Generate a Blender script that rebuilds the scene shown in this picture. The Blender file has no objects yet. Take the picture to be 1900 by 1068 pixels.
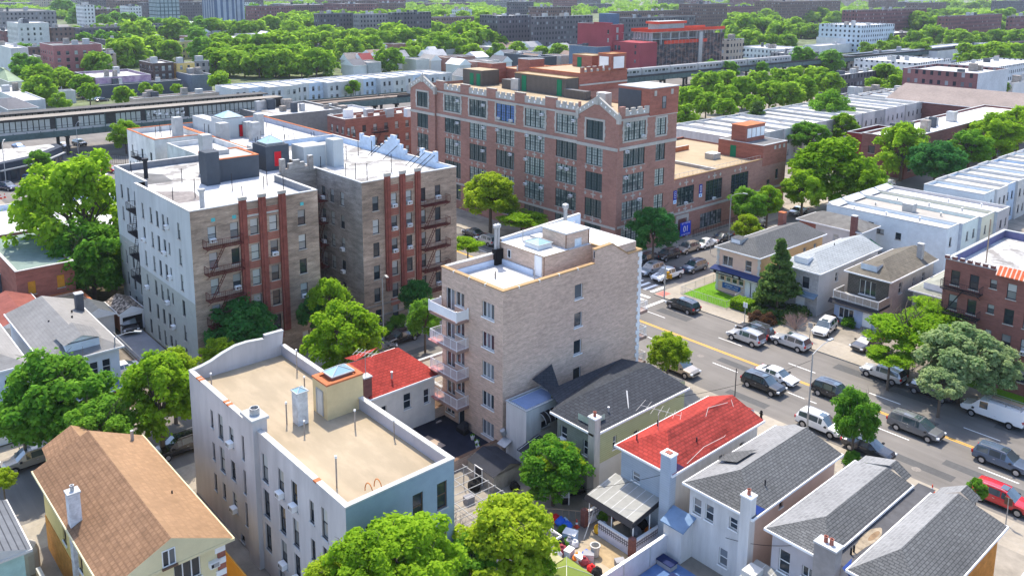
import bpy, math, random
import numpy as np
from mathutils import Vector, Matrix
R_ = math.radians
SC = bpy.context.scene
COL = SC.collection
random.seed(7)
# ---------------------------------------------------------------- camera (fitted from the vanishing points)
FPX, CX, CY, CAMZ = 1579.57, 950.0, 266.0, 43.5
PITCH, YAW, ROLL = .1851, .8417, -.0071
_F = Vector((-math.sin(YAW)*math.cos(PITCH), math.cos(YAW)*math.cos(PITCH), -math.sin(PITCH)))
_R0 = Vector((math.cos(YAW), math.sin(YAW), 0)); _D0 = _F.cross(_R0)
_R = math.cos(ROLL)*_R0 + math.sin(ROLL)*_D0
_D = -math.sin(ROLL)*_R0 + math.cos(ROLL)*_D0
CAM = Vector((0, 0, CAMZ))
cd = bpy.data.cameras.new('camera'); cam = bpy.data.objects.new('camera', cd); COL.objects.link(cam)
cam.matrix_world = Matrix(((_R.x, -_D.x, -_F.x, 0), (_R.y, -_D.y, -_F.y, 0), (_R.z, -_D.z, -_F.z, CAMZ), (0, 0, 0, 1)))
cd.sensor_width = 36; cd.lens = FPX/1900*36; cd.shift_y = -(534-CY)/1900
cd.clip_start = .5; cd.clip_end = 20000
SC.camera = cam
def at(px, py, z=0.0):
    """world point at height z seen at photo pixel px,py"""
    d = _F + _R*((px-CX)/FPX) + _D*((py-CY)/FPX)
    t = (z-CAMZ)/d.z
    return Vector((d.x*t, d.y*t, z))
def onx(px, p, axis):
    """move p along axis (unit vector) until it is seen at photo column px"""
    a = (px-CX)/FPX; w = _R - a*_F; q = p-CAM; ax = Vector(axis)
    return p + ax*(-q.dot(w)/ax.dot(w))
def scale_at(p):
    return FPX/((p-CAM).dot(_F))
# ---------------------------------------------------------------- materials
MATS = {}
def nodes(m):
    m.use_nodes = True
    nt = m.node_tree; nt.nodes.clear()
    return nt, nt.nodes.new, nt.links.new
def M(name, col, var=.14, sc=1.2, st=(1, 1, 1), rough=.88, spec=.1, metal=0., pat=None, col2=None, pp=(1, 1), blot=.12, bump=0., emit=0, coat=0):
    """procedural material: metre-scaled UVs, fine noise, large blotches and an optional brick/shingle/siding/window pattern"""
    if name in MATS: return MATS[name]
    m = bpy.data.materials.new(name); nt, N, L = nodes(m)
    out = N('ShaderNodeOutputMaterial'); b = N('ShaderNodeBsdfPrincipled')
    L(b.outputs[0], out.inputs[0])
    b.inputs['Roughness'].default_value = rough; b.inputs['Metallic'].default_value = metal
    b.inputs['Specular IOR Level'].default_value = spec
    if coat: b.inputs['Coat Weight'].default_value = coat; b.inputs['Coat Roughness'].default_value = .08
    uv = N('ShaderNodeTexCoord')
    mp = N('ShaderNodeMapping'); mp.inputs['Scale'].default_value = st; L(uv.outputs['UV'], mp.inputs[0])
    n1 = N('ShaderNodeTexNoise'); n1.inputs['Scale'].default_value = sc; n1.inputs['Detail'].default_value = 5; n1.inputs['Roughness'].default_value = .65
    L(mp.outputs[0], n1.inputs['Vector'])
    n2 = N('ShaderNodeTexNoise'); n2.inputs['Scale'].default_value = .17; n2.inputs['Detail'].default_value = 4
    L(uv.outputs['UV'], n2.inputs['Vector'])
    def mr(src, lo, hi, a=.3, c=.7):
        r = N('ShaderNodeMapRange'); r.inputs[1].default_value = a; r.inputs[2].default_value = c
        r.inputs[3].default_value = lo; r.inputs[4].default_value = hi; L(src, r.inputs[0]); return r.outputs[0]
    f1 = mr(n1.outputs[0], 1-var, 1+var); f2 = mr(n2.outputs[0], 1-blot, 1+blot)
    mu = N('ShaderNodeMath'); mu.operation = 'MULTIPLY'; L(f1, mu.inputs[0]); L(f2, mu.inputs[1])
    c1 = (*col, 1); c2 = (*(col2 or [c*.6 for c in col]), 1)
    base = None
    if pat in ('brick', 'shingle', 'tile'):
        bt = N('ShaderNodeTexBrick'); bt.offset = .5
        bt.inputs['Scale'].default_value = 1
        bt.inputs['Brick Width'].default_value = pp[0]; bt.inputs['Row Height'].default_value = pp[1]
        bt.inputs['Mortar Size'].default_value = {'brick': .012, 'shingle': .03, 'tile': .055}[pat]
        bt.inputs['Color1'].default_value = c1; bt.inputs['Color2'].default_value = [c*.8 for c in col]+[1]
        bt.inputs['Mortar'].default_value = c2; bt.inputs['Bias'].default_value = -.2
        L(uv.outputs['UV'], bt.inputs['Vector']); base = bt.outputs[0]
    elif pat in ('rows', 'ribs', 'grid'):
        sp = N('ShaderNodeSeparateXYZ'); L(uv.outputs['UV'], sp.inputs[0])
        def band(o, per, duty):
            a = N('ShaderNodeMath'); a.operation = 'DIVIDE'; L(o, a.inputs[0]); a.inputs[1].default_value = per
            fr = N('ShaderNodeMath'); fr.operation = 'FRACT'; L(a.outputs[0], fr.inputs[0])
            g = N('ShaderNodeMath'); g.operation = 'LESS_THAN'; L(fr.outputs[0], g.inputs[0]); g.inputs[1].default_value = duty
            return g.outputs[0]
        if pat == 'rows': fac = band(sp.outputs[1], *pp)
        elif pat == 'ribs': fac = band(sp.outputs[0], *pp)
        else:
            x = N('ShaderNodeMath'); x.operation = 'MAXIMUM'; L(band(sp.outputs[0], *pp), x.inputs[0]); L(band(sp.outputs[1], *pp), x.inputs[1]); fac = x.outputs[0]
        mx = N('ShaderNodeMix'); mx.data_type = 'RGBA'; L(fac, mx.inputs[0]); sw = pat != 'grid'; mx.inputs[6].default_value = c2 if sw else c1; mx.inputs[7].default_value = c1 if sw else c2; base = mx.outputs[2]
    elif pat == 'blend':      # two tones in irregular patches
        r = mr(n1.outputs[0], 0, 1, .45, .58)
        mx = N('ShaderNodeMix'); mx.data_type = 'RGBA'; L(r, mx.inputs[0]); mx.inputs[6].default_value = c1; mx.inputs[7].default_value = c2; base = mx.outputs[2]
    elif pat == 'win':        # far facades: rows of window openings too small to model
        sp = N('ShaderNodeSeparateXYZ'); L(uv.outputs['UV'], sp.inputs[0])
        def inb(o, per, lo, hi):
            a = N('ShaderNodeMath'); a.operation = 'DIVIDE'; L(o, a.inputs[0]); a.inputs[1].default_value = per
            fr = N('ShaderNodeMath'); fr.operation = 'FRACT'; L(a.outputs[0], fr.inputs[0])
            g = N('ShaderNodeMath'); g.operation = 'COMPARE'; L(fr.outputs[0], g.inputs[0]); g.inputs[1].default_value = (lo+hi)/2; g.inputs[2].default_value = (hi-lo)/2
            fl = N('ShaderNodeMath'); fl.operation = 'FLOOR'; L(a.outputs[0], fl.inputs[0])
            return g.outputs[0], fl.outputs[0]
        gu, iu = inb(sp.outputs[0], pp[0], .3, .7); gv, iv = inb(sp.outputs[1], pp[1], .3, .78)
        x = N('ShaderNodeMath'); x.operation = 'MULTIPLY'; L(gu, x.inputs[0]); L(gv, x.inputs[1])
        cb = N('ShaderNodeCombineXYZ'); L(iu, cb.inputs[0]); L(iv, cb.inputs[1])
        wn = N('ShaderNodeTexWhiteNoise'); wn.noise_dimensions = '3D'; L(cb.outputs[0], wn.inputs['Vector'])
        gl = N('ShaderNodeMix'); gl.data_type = 'RGBA'; L(mr(wn.outputs['Value'], 0, 1, .72, 1.0), gl.inputs[0]); gl.inputs[6].default_value = (.02, .025, .035, 1); gl.inputs[7].default_value = (.3, .32, .34, 1)
        mx = N('ShaderNodeMix'); mx.data_type = 'RGBA'; L(x.outputs[0], mx.inputs[0]); mx.inputs[6].default_value = c1; L(gl.outputs[2], mx.inputs[7]); base = mx.outputs[2]
    mm = N('ShaderNodeMix'); mm.data_type = 'RGBA'; mm.blend_type = 'MULTIPLY'; mm.inputs[0].default_value = 1
    if base is None: mm.inputs[6].default_value = c1
    else: L(base, mm.inputs[6])
    cc = N('ShaderNodeCombineColor'); [L(mu.outputs[0], cc.inputs[i]) for i in range(3)]
    L(cc.outputs[0], mm.inputs[7]); L(mm.outputs[2], b.inputs['Base Color'])
    if bump:
        bp = N('ShaderNodeBump'); bp.inputs['Strength'].default_value = bump; bp.inputs['Distance'].default_value = .05
        L(n1.outputs[0], bp.inputs['Height']); L(bp.outputs[0], b.inputs['Normal'])
    if emit: b.inputs['Emission Color'].default_value = c1; b.inputs['Emission Strength'].default_value = emit
    MATS[name] = m; return m
def glass_mat(name, dark=(.02, .03, .04), light=(.42, .44, .42), share=.35):
    """window glass: dark or with a pale blind behind it, chosen per window object"""
    if name in MATS: return MATS[name]
    m = bpy.data.materials.new(name); nt, N, L = nodes(m)
    out = N('ShaderNodeOutputMaterial'); b = N('ShaderNodeBsdfPrincipled'); L(b.outputs[0], out.inputs[0])
    oi = N('ShaderNodeObjectInfo'); isl = N('ShaderNodeNewGeometry')
    a = N('ShaderNodeMath'); a.operation = 'ADD'; L(oi.outputs['Random'], a.inputs[0])
    s = N('ShaderNodeMath'); s.operation = 'MULTIPLY'; s.inputs[1].default_value = .35; L(isl.outputs['Random Per Island'], s.inputs[0]); L(s.outputs[0], a.inputs[1])
    r = N('ShaderNodeMapRange'); r.inputs[1].default_value = 1.15-share; r.inputs[2].default_value = 1.3-share*.6; L(a.outputs[0], r.inputs[0])
    mx = N('ShaderNodeMix'); mx.data_type = 'RGBA'; L(r.outputs[0], mx.inputs[0]); mx.inputs[6].default_value = (*dark, 1); mx.inputs[7].default_value = (*light, 1)
    L(mx.outputs[2], b.inputs['Base Color']); b.inputs['Roughness'].default_value = .08; b.inputs['Specular IOR Level'].default_value = .6
    MATS[name] = m; return m
def leaf_mat(name, a, b_, trans=.6):
    """foliage: colour per leaf clump and per tree, thin translucent cards"""
    m = bpy.data.materials.new(name); nt, N, L = nodes(m)
    out = N('ShaderNodeOutputMaterial'); g = N('ShaderNodeNewGeometry'); oi = N('ShaderNodeObjectInfo')
    at_ = N('ShaderNodeAttribute'); at_.attribute_name = 'tone'
    s = N('ShaderNodeMath'); s.operation = 'MULTIPLY_ADD'; L(g.outputs['Random Per Island'], s.inputs[0]); s.inputs[1].default_value = .5; L(at_.outputs['Fac'], s.inputs[2])
    s2 = N('ShaderNodeMath'); s2.operation = 'MULTIPLY_ADD'; L(oi.outputs['Random'], s2.inputs[0]); s2.inputs[1].default_value = .4; L(s.outputs[0], s2.inputs[2])
    r = N('ShaderNodeMapRange'); r.inputs[1].default_value = .15; r.inputs[2].default_value = 1.6; L(s2.outputs[0], r.inputs[0])
    mx = N('ShaderNodeMix'); mx.data_type = 'RGBA'; L(r.outputs[0], mx.inputs[0]); mx.inputs[6].default_value = (*a, 1); mx.inputs[7].default_value = (*b_, 1)
    d = N('ShaderNodeBsdfDiffuse'); L(mx.outputs[2], d.inputs[0])
    t = N('ShaderNodeBsdfTranslucent'); L(mx.outputs[2], t.inputs[0])
    ms = N('ShaderNodeMixShader'); ms.inputs[0].default_value = trans; L(d.outputs[0], ms.inputs[1]); L(t.outputs[0], ms.inputs[2])
    L(ms.outputs[0], out.inputs[0]); return m
# ---------------------------------------------------------------- mesh building
class MB:
    def __init__(s): s.v = []; s.f = []; s.m = []; s.mats = []
    def mi(s, m):
        if m not in s.mats: s.mats.append(m)
        return s.mats.index(m)
    def face(s, pts, m):
        n = len(s.v); s.v += [tuple(p) for p in pts]; s.f.append(tuple(range(n, n+len(pts)))); s.m.append(s.mi(m))
    def box(s, x0, x1, y0, y1, z0, z1, m, top=None, skip=''):
        a, b, c, d = (x0, y0), (x1, y0), (x1, y1), (x0, y1)
        for k, (p, q) in zip('SENW', ((a, b), (b, c), (c, d), (d, a))):
            if k not in skip: s.face([(*p, z0), (*q, z0), (*q, z1), (*p, z1)], m)
        if 'T' not in skip: s.face([(*a, z1), (*b, z1), (*c, z1), (*d, z1)], top or m)
        if 'B' not in skip: s.face([(*d, z0), (*c, z0), (*b, z0), (*a, z0)], m)
    def prism(s, poly, z0, z1, m, top=None, bottom=False):
        n = len(poly)
        for i in range(n):
            p, q = poly[i], poly[(i+1) % n]
            s.face([(*p, z0), (*q, z0), (*q, z1), (*p, z1)], m)
        s.face([(*p, z1) for p in poly], top or m)
        if bottom: s.face([(*p, z0) for p in reversed(poly)], m)
    def slab(s, poly3, off, m):
        """solid from a 3D polygon pushed by vector off"""
        o = Vector(off); a = [Vector(p) for p in poly3]; b = [p+o for p in a]; n = len(a)
        s.face(a[::-1], m); s.face(b, m)
        for i in range(n):
            j = (i+1) % n; s.face([a[i], a[j], b[j], b[i]], m)
    def tube(s, p0, p1, r, m, n=6, r1=None, cap=True):
        p0, p1 = Vector(p0), Vector(p1); d = (p1-p0)
        if d.length < 1e-6: return
        z = d.normalized(); x = z.orthogonal().normalized(); y = z.cross(x); r1 = r if r1 is None else r1
        a = [p0+(x*math.cos(t)+y*math.sin(t))*r for t in [2*math.pi*i/n for i in range(n)]]
        b = [p1+(x*math.cos(t)+y*math.sin(t))*r1 for t in [2*math.pi*i/n for i in range(n)]]
        for i in range(n):
            j = (i+1) % n; s.face([a[i], a[j], b[j], b[i]], m)
        if cap: s.face(b, m); s.face(a[::-1], m)
    def path(s, pts, r, m, n=5):
        for a, b in zip(pts[:-1], pts[1:]): s.tube(a, b, r, m, n)
    def lathe(s, prof, c, m, n=12):
        cx, cy, cz = c
        rings = [[(cx+r*math.cos(2*math.pi*i/n), cy+r*math.sin(2*math.pi*i/n), cz+z) for i in range(n)] for r, z in prof]
        for a, b in zip(rings[:-1], rings[1:]):
            for i in range(n):
                j = (i+1) % n; s.face([a[i], a[j], b[j], b[i]], m)
        s.face(rings[-1], m)
    def build(s, name, parent=None, smooth=0, loc=None):
        """link as ONE mesh object; vertices are world coordinates, stored relative to the parent / loc"""
        me = bpy.data.meshes.new(name)
        o0 = Vector(loc) if loc is not None else Vector((0, 0, 0))
        if parent is not None and loc is None: o0 = parent.get('_w', None); o0 = Vector(o0) if o0 is not None else Vector((0, 0, 0))
        vs = np.array(s.v, dtype=np.float64).reshape(-1, 3)
        me.from_pydata((vs-np.array(o0)).tolist(), [], s.f)
        for m in s.mats: me.materials.append(m)
        me.polygons.foreach_set('material_index', s.m)
        uvl = me.uv_layers.new(name='UVMap'); uv = np.zeros((len(me.loops), 2)); k = 0
        for f in s.f:
            p = vs[list(f)]; n = np.zeros(3)
            for i in range(len(f)):
                a, b = p[i], p[(i+1) % len(f)]; n += np.cross(a, b)
            l = np.linalg.norm(n); n = n/l if l > 1e-12 else np.array((0, 0, 1.))
            if abs(n[2]) > .995: u, v = np.array((1., 0, 0)), np.array((0, 1., 0))
            else:
                u = np.array((-n[1], n[0], 0)); u /= np.linalg.norm(u); v = np.cross(n, u)
                if v[2] < 0: u, v = -u, -v
            for i in range(len(f)): uv[k] = (p[i]@u, p[i]@v); k += 1
        uvl.data.foreach_set('uv', uv.ravel())
        if smooth:
            me.shade_smooth(); me.set_sharp_from_angle(angle=R_(smooth))
        o = bpy.data.objects.new(name, me); COL.objects.link(o)
        if parent is not None: o.parent = parent
        elif loc is not None: o.location = loc
        return o
def tag(o, label, cat, group=None):
    o['label'] = label; o['category'] = cat
    if group: o['group'] = group
    return o
def thing(name, label, cat, loc, group=None, rz=0):
    o = bpy.data.objects.new(name, None); COL.objects.link(o); o.empty_display_size = .3
    o.location = loc; o.rotation_euler = (0, 0, rz); o['_w'] = tuple(loc)
    return tag(o, label, cat, group)
def kind(o, k): o['kind'] = k; return o
def dup(root, loc, rz=0, label=None, group=None, sc=None):
    r = root.copy(); COL.objects.link(r); r.location = loc; r.rotation_euler = (0, 0, rz)
    if sc is not None: r.scale = sc if hasattr(sc, '__len__') else (sc, sc, sc)
    if label: r['label'] = label
    if group: r['group'] = group
    for ch in list(root.children):
        c = ch.copy(); COL.objects.link(c); c.parent = r
        for gch in list(ch.children):
            d = gch.copy(); COL.objects.link(d); d.parent = c
    return r
def structure(mb, name): return kind(mb.build(name), 'structure')
# ---------------------------------------------------------------- palette
ASPH = M('asphalt', (.170, .159, .147), var=.12, sc=1.1, st=(.07, 1, 1), blot=.16, rough=.9)
ASPH2 = M('asphalt_patch', (.10, .10, .10), var=.12, sc=3, rough=.9)
CONC = M('concrete', (.32, .285, .235), var=.12, sc=2, blot=.14, pat='grid', pp=(1.5, .03), col2=(.3, .28, .25))
CONC2 = M('yard_concrete', (.25, .225, .19), var=.25, sc=.6, blot=.2)
KERB = M('kerb', (.36, .34, .30), var=.08)
GRASS = M('lawn', (.11, .25, .012), var=.3, sc=6, blot=.25)
SOIL = M('soil', (.10, .085, .06), var=.5, sc=1.5, blot=.3)
WPAINT = M('road_white', (.8, .8, .78), var=.12, sc=4)
YPAINT = M('road_yellow', (.75, .42, .05), var=.12, sc=4)
TERRA = M('terrain', (.16, .17, .13), var=.5, sc=.06, blot=.5)
WHITE = M('white_paint', (.78, .78, .77), var=.05)
OFFW = M('off_white', (.52, .51, .48), var=.08)
WROOF = M('white_roof', (.5, .5, .5), var=.07, sc=.5, blot=.12, pat='grid', pp=(2.6, .02), col2=(.26, .26, .26))
WROOF2 = M('worn_white_roof', (.55, .55, .54), var=.25, sc=.35, blot=.2, pat='blend', col2=(.215, .205, .195))
GROOF = M('grey_roof', (.15, .15, .15), var=.2, sc=.5, blot=.2)
BEIGER = M('beige_roof', (.36, .285, .19), var=.07, sc=.5, blot=.1)
BLACKR = M('black_roof', (.035, .037, .045), var=.25, sc=.7)
DARK = M('dark_metal', (.03, .03, .035), var=.1, rough=.6)
BLACK = M('black', (.012, .012, .014), var=.1, rough=.7)
IRON = M('fire_escape_iron', (.12, .035, .03), var=.2, rough=.7)
IRONB = M('black_iron', (.025, .025, .03), var=.1, rough=.6)
GALV = M('galvanised', (.38, .39, .40), var=.15, rough=.45, metal=.4, spec=.5)
RUSTP = M('vent_pipe', (.32, .28, .24), var=.3, sc=2)
STONE = M('limestone', (.42, .395, .35), var=.12)
BRICKR = M('school_brick', (.38, .18, .135), pat='brick', pp=(.24, .085), col2=(.27, .19, .16), var=.16, sc=.8, st=(1, 2.5, 1), blot=.12)
BRICKB = M('apartment_brick', (.44, .33, .245), pat='brick', pp=(.3, .1), col2=(.17, .13, .105), var=.38, sc=.9, st=(.5, 2.2, 1), blot=.3)
BRICKD = M('grey_brick', (.37, .33, .29), pat='brick', pp=(.3, .1), col2=(.14, .12, .11), var=.35, sc=.9, st=(.5, 2.2, 1), blot=.3)
BRICKT = M('tan_brick', (.67, .49, .375), pat='brick', pp=(.3, .1), col2=(.33, .27, .23), var=.19, sc=1.8, st=(.6, 1.8, 1), blot=.10)
BRICKM = M('maroon_brick', (.24, .10, .085), pat='brick', pp=(.3, .1), col2=(.13, .08, .07), var=.2, sc=.9, st=(.6, 2, 1))
BRICKX = M('red_brick', (.38, .13, .09), pat='brick', pp=(.26, .09), col2=(.2, .12, .1), var=.22, sc=.9, st=(.6, 2, 1))
REDP = M('red_pilaster', (.27, .085, .062), pat='brick', pp=(.26, .09), col2=(.17, .06, .05), var=.25, sc=1.2)
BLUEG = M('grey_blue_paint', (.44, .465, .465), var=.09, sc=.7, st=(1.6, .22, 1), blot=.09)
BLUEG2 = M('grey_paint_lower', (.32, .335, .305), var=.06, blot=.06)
WALLG = M('grey_lilac_paint', (.46, .44, .435), var=.12, sc=.6, st=(1.8, .22, 1), blot=.12)
COPW = M('white_coping', (.5, .49, .47), var=.14, sc=1.5, pat='grid', pp=(.6, .05), col2=(.35, .33, .3))
COPT = M('tan_coping', (.36, .24, .125), var=.1, sc=1.5)
COPO = M('orange_coping', (.42, .145, .065), var=.25, sc=1.5)
COPG = M('grey_coping', (.42, .43, .43), var=.1)
GREYP = M('charcoal_bulkhead', (.075, .085, .10), var=.08)
GREYL = M('light_grey_stucco', (.38, .38, .37), var=.14, sc=1)
CREAM = M('cream_stucco', (.60, .47, .26), var=.08, blot=.1)
SHG = M('grey_shingles', (.118, .121, .123), pat='shingle', pp=(.45, .22), col2=(.055, .058, .06), var=.2, sc=2.5)
SHD = M('dark_shingles', (.05, .055, .065), pat='shingle', pp=(.6, .3), col2=(.025, .028, .034), var=.22, sc=2.5)
SHL = M('sunlit_shingles', (.215, .22, .225), pat='shingle', pp=(.6, .3), col2=(.25, .25, .25), var=.15, sc=3)  # grey shingles for sun-facing slopes, sunlight painted into the colour
SHB = M('brown_tiles', (.225, .133, .08), pat='tile', pp=(.42, .34), col2=(.165, .098, .058), var=.2, sc=1.4, blot=.18)
SHR = M('red_tiles', (.36, .05, .04), pat='tile', pp=(.5, .3), col2=(.25, .036, .028), var=.25, sc=1.4, st=(.6, 1.3, 1), blot=.2)
SHRW = M('worn_red_tiles', (.30, .045, .036), pat='tile', pp=(.5, .3), col2=(.19, .032, .026), var=.42, sc=1.1, st=(.5, 1.4, 1))
SHO = M('olive_shingles', (.135, .12, .095), pat='shingle', pp=(.6, .3), col2=(.15, .14, .12), var=.25, sc=1.2)
SHW = M('pale_shingles', (.27, .29, .30), pat='shingle', pp=(.7, .3), col2=(.40, .43, .44), var=.1, sc=2)
SIDO = M('olive_siding', (.45, .46, .27), pat='rows', pp=(.2, .88), col2=(.25, .26, .16), var=.05)
SIDW = M('white_siding', (.58, .575, .56), pat='rows', pp=(.2, .9), col2=(.6, .6, .6), var=.05)
SIDB = M('blue_siding', (.36, .42, .49), pat='rows', pp=(.2, .88), col2=(.29, .35, .42), var=.05)
STUCW = M('white_stucco', (.58, .57, .555), var=.12, sc=.8, st=(2.2, .25, 1), blot=.12)
STUCP = M('peach_stucco', (.60, .44, .36), var=.06, blot=.1)
STUCG = M('grey_stucco', (.40, .38, .40), var=.06)
YELW = M('yellow_stucco', (.70, .55, .24), var=.06, blot=.08)
ORAN = M('orange_brick', (.56, .25, .055), var=.2, sc=1.5, pat='brick', pp=(.3, .1), col2=(.5, .26, .1))
CREAMW = M('cream_gable', (.66, .58, .36), var=.05)
WFRAME = M('white_frame', (.75, .75, .74), var=.03, rough=.5)
DFRAME = M('dark_frame', (.035, .035, .04), var=.05, rough=.5)
GFRAME = M('green_frame', (.03, .055, .055), var=.1, rough=.5)
BFRAME = M('brown_frame', (.15, .09, .06), var=.1, rough=.5)
GL = glass_mat('glass', share=.6)
GLD = glass_mat('dark_glass', light=(.2, .22, .24), share=.25)
GLS = glass_mat('school_glass', dark=(.07, .095, .095), light=(.33, .38, .35), share=.6)
GLB = glass_mat('blue_glass', dark=(.04, .10, .28), light=(.08, .18, .40), share=.7)
SKYL = M('skylight_glass', (.25, .40, .46), var=.1, rough=.1, spec=.6)
GREEND = M('green_door', (.02, .18, .09), var=.05)
REDD = M('red_door', (.55, .02, .03), var=.05)
WOOD = M('weathered_wood', (.32, .24, .17), var=.3, sc=2, st=(.4, 3, 1))
# ---------------------------------------------------------------- windows
WC = {}
def win_mesh(w, h, style, fr, gl, sill):
    key = (round(w, 2), round(h, 2), style, fr.name, gl.name, sill.name if sill else '')
    if key in WC: return WC[key]
    b = MB(); y = .10; t = .055
    def bar(x0, x1, z0, z1, yy=.05): b.box(x0, x1, yy, y+.03, z0, z1, fr, skip='NB')
    def pane(x0, x1, z0, z1, m=None, yy=y): b.face([(x0, yy, z0), (x1, yy, z0), (x1, yy, z1), (x0, yy, z1)], m or gl)
    H = w/2
    if style == 'vent': t = .03
    bar(-H, -H+t, 0, h); bar(H-t, H, 0, h); bar(-H+t, H-t, 0, t); bar(-H+t, H-t, h-t, h)
    if style in ('dh', 'vent'):
        bar(-H+t, H-t, h*.5-.03, h*.5+.03); pane(-H+t, H-t, t, h*.5-.03); pane(-H+t, H-t, h*.5+.03, h-t, yy=y-.02)
    elif style == 'plain': pane(-H+t, H-t, t, h-t)
    elif style[:4] == 'case' or style[:5] == 'slide':
        n = int(style[-1])
        for i in range(n):
            a, c = -H+w*i/n, -H+w*(i+1)/n
            if i: bar(a-.035, a+.035, t, h-t, .04)
            pane(a+.04, c-.04, t, h-t)
    elif style[:5] == 'multi':      # multiNxM : bays with thick mullions, thin glazing bars
        nx, ny = [int(q) for q in style[5:].split('x')]
        for i in range(nx):
            a, c = -H+w*i/nx, -H+w*(i+1)/nx
            if i: bar(a-.09, a+.09, t, h-t, .0)
            bar((a+c)/2-.02, (a+c)/2+.02, t, h-t, .07)
            for j in range(ny):
                z0, z1 = t+(h-2*t)*j/ny, t+(h-2*t)*(j+1)/ny
                if j: bar(a+.05, c-.05, z0-(.045 if j == ny//2 else .018), z0+(.045 if j == ny//2 else .018), .06)
                pane(a+.06, (a+c)/2, z0, z1); pane((a+c)/2, c-.06, z0, z1)
    if sill: b.box(-H-.08, H+.08, -.14, .02, -.1, 0, sill)
    o = b.build('window'); me = o.data; bpy.data.objects.remove(o); WC[key] = me; return me
def add_out(root, side, c, wins, fr=None, gl=None, sill=None):
    '''windows applied to the face of a solid part'''
    add_windows(root, side, c+(.17 if side in 'EN' else -.17), wins, fr or DFRAME, gl or GL, sill)
ROT = {'S': 0, 'E': math.pi/2, 'N': math.pi, 'W': -math.pi/2}
def wpt(side, c, u, d, z):
    return {'S': (u, c-d, z), 'N': (u, c+d, z), 'E': (c+d, u, z), 'W': (c-d, u, z)}[side]
def rel(root, p):
    return Vector(p)-Vector(root['_w'])
def place_mesh(name, me, root, side, c, u, z, d=0.):
    o = bpy.data.objects.new(name, me); COL.objects.link(o); o.parent = root
    o.location = rel(root, wpt(side, c, u, d, z)); o.rotation_euler = (0, 0, ROT[side]); return o
AC_ME = None
def ac_unit(root, side, c, u, z, dark=False):
    global AC_ME
    if AC_ME is None:
        b = MB(); b.box(-.33, .33, -.38, .05, 0, .42, WHITE); b.box(-.27, .27, -.395, -.38, .06, .36, GALV)
        b.box(-.25, -.1, -.399, -.395, .1, .32, DARK)
        o = b.build('air_conditioner'); AC_ME = o.data; bpy.data.objects.remove(o)
    return place_mesh('air_conditioner', AC_ME, root, side, c, u, z)
def wall_face(b, side, c, u0, u1, z0, z1, holes, m, rec=.2):
    """one wall plane with real openings and reveals; holes = (u centre, z bottom, w, h)"""
    H = [(u-w/2, u+w/2, z, z+h) for u, z, w, h in holes]
    H = [q for q in H if q[0] > u0 and q[1] < u1 and q[2] >= z0 and q[3] <= z1]
    zs = sorted({z0, z1, *[q[2] for q in H], *[q[3] for q in H]})
    P = lambda u, z, d=0: wpt(side, c, u, d, z)
    for a, e in zip(zs[:-1], zs[1:]):
        if e-a < 1e-6: continue
        act = sorted((q[0], q[1]) for q in H if q[2] < (a+e)/2 < q[3]); x = u0
        for s0, s1 in act+[(u1, u1)]:
            if s0-x > 1e-6: b.face([P(x, a), P(s0, a), P(s0, e), P(x, e)], m)
            x = max(x, s1)
    for a, e, lo, hi in H:
        for (p, q) in (((a, lo), (e, lo)), ((e, lo), (e, hi)), ((e, hi), (a, hi)), ((a, hi), (a, lo))):
            b.face([P(*p), P(*q), P(*q, -rec), P(*p, -rec)], m)
def add_windows(root, side, c, wins, fr=DFRAME, gl=GL, sill=STONE):
    """wins = (u, z, w, h, style[, options]) ; options: ac, fr, gl, sill"""
    for q in wins:
        u, z, w, h, st = q[:5]; op = q[5] if len(q) > 5 else {}
        me = win_mesh(w, h, st, op.get('fr', fr), op.get('gl', gl), op.get('sill', sill))
        place_mesh('window', me, root, side, c, u, z, -.06)
        if op.get('ac'): ac_unit(root, side, c, u, z+.03)
def grid(us, zs, w, h, st, **op): return [(u, z, w, h, st, dict(op)) for z in zs for u in us]
def some_ac(ws, k, seed=1):
    r = random.Random(seed)
    for q in r.sample(ws, min(k, len(ws))): q[5]['ac'] = 1
    return ws
def coping_ring(b, x0, x1, y0, y1, z, m, t=.32, h=.10, o=.05, gaps=''):
    for k, q in (('S', (x0-o, x1+o, y0-o, y0+t)), ('N', (x0-o, x1+o, y1-t, y1+o)), ('W', (x0-o, x0+t, y0+t, y1-t)), ('E', (x1-t, x1+o, y0+t, y1-t))):
        if k not in gaps: b.box(*q, z, z+h, m)
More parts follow.
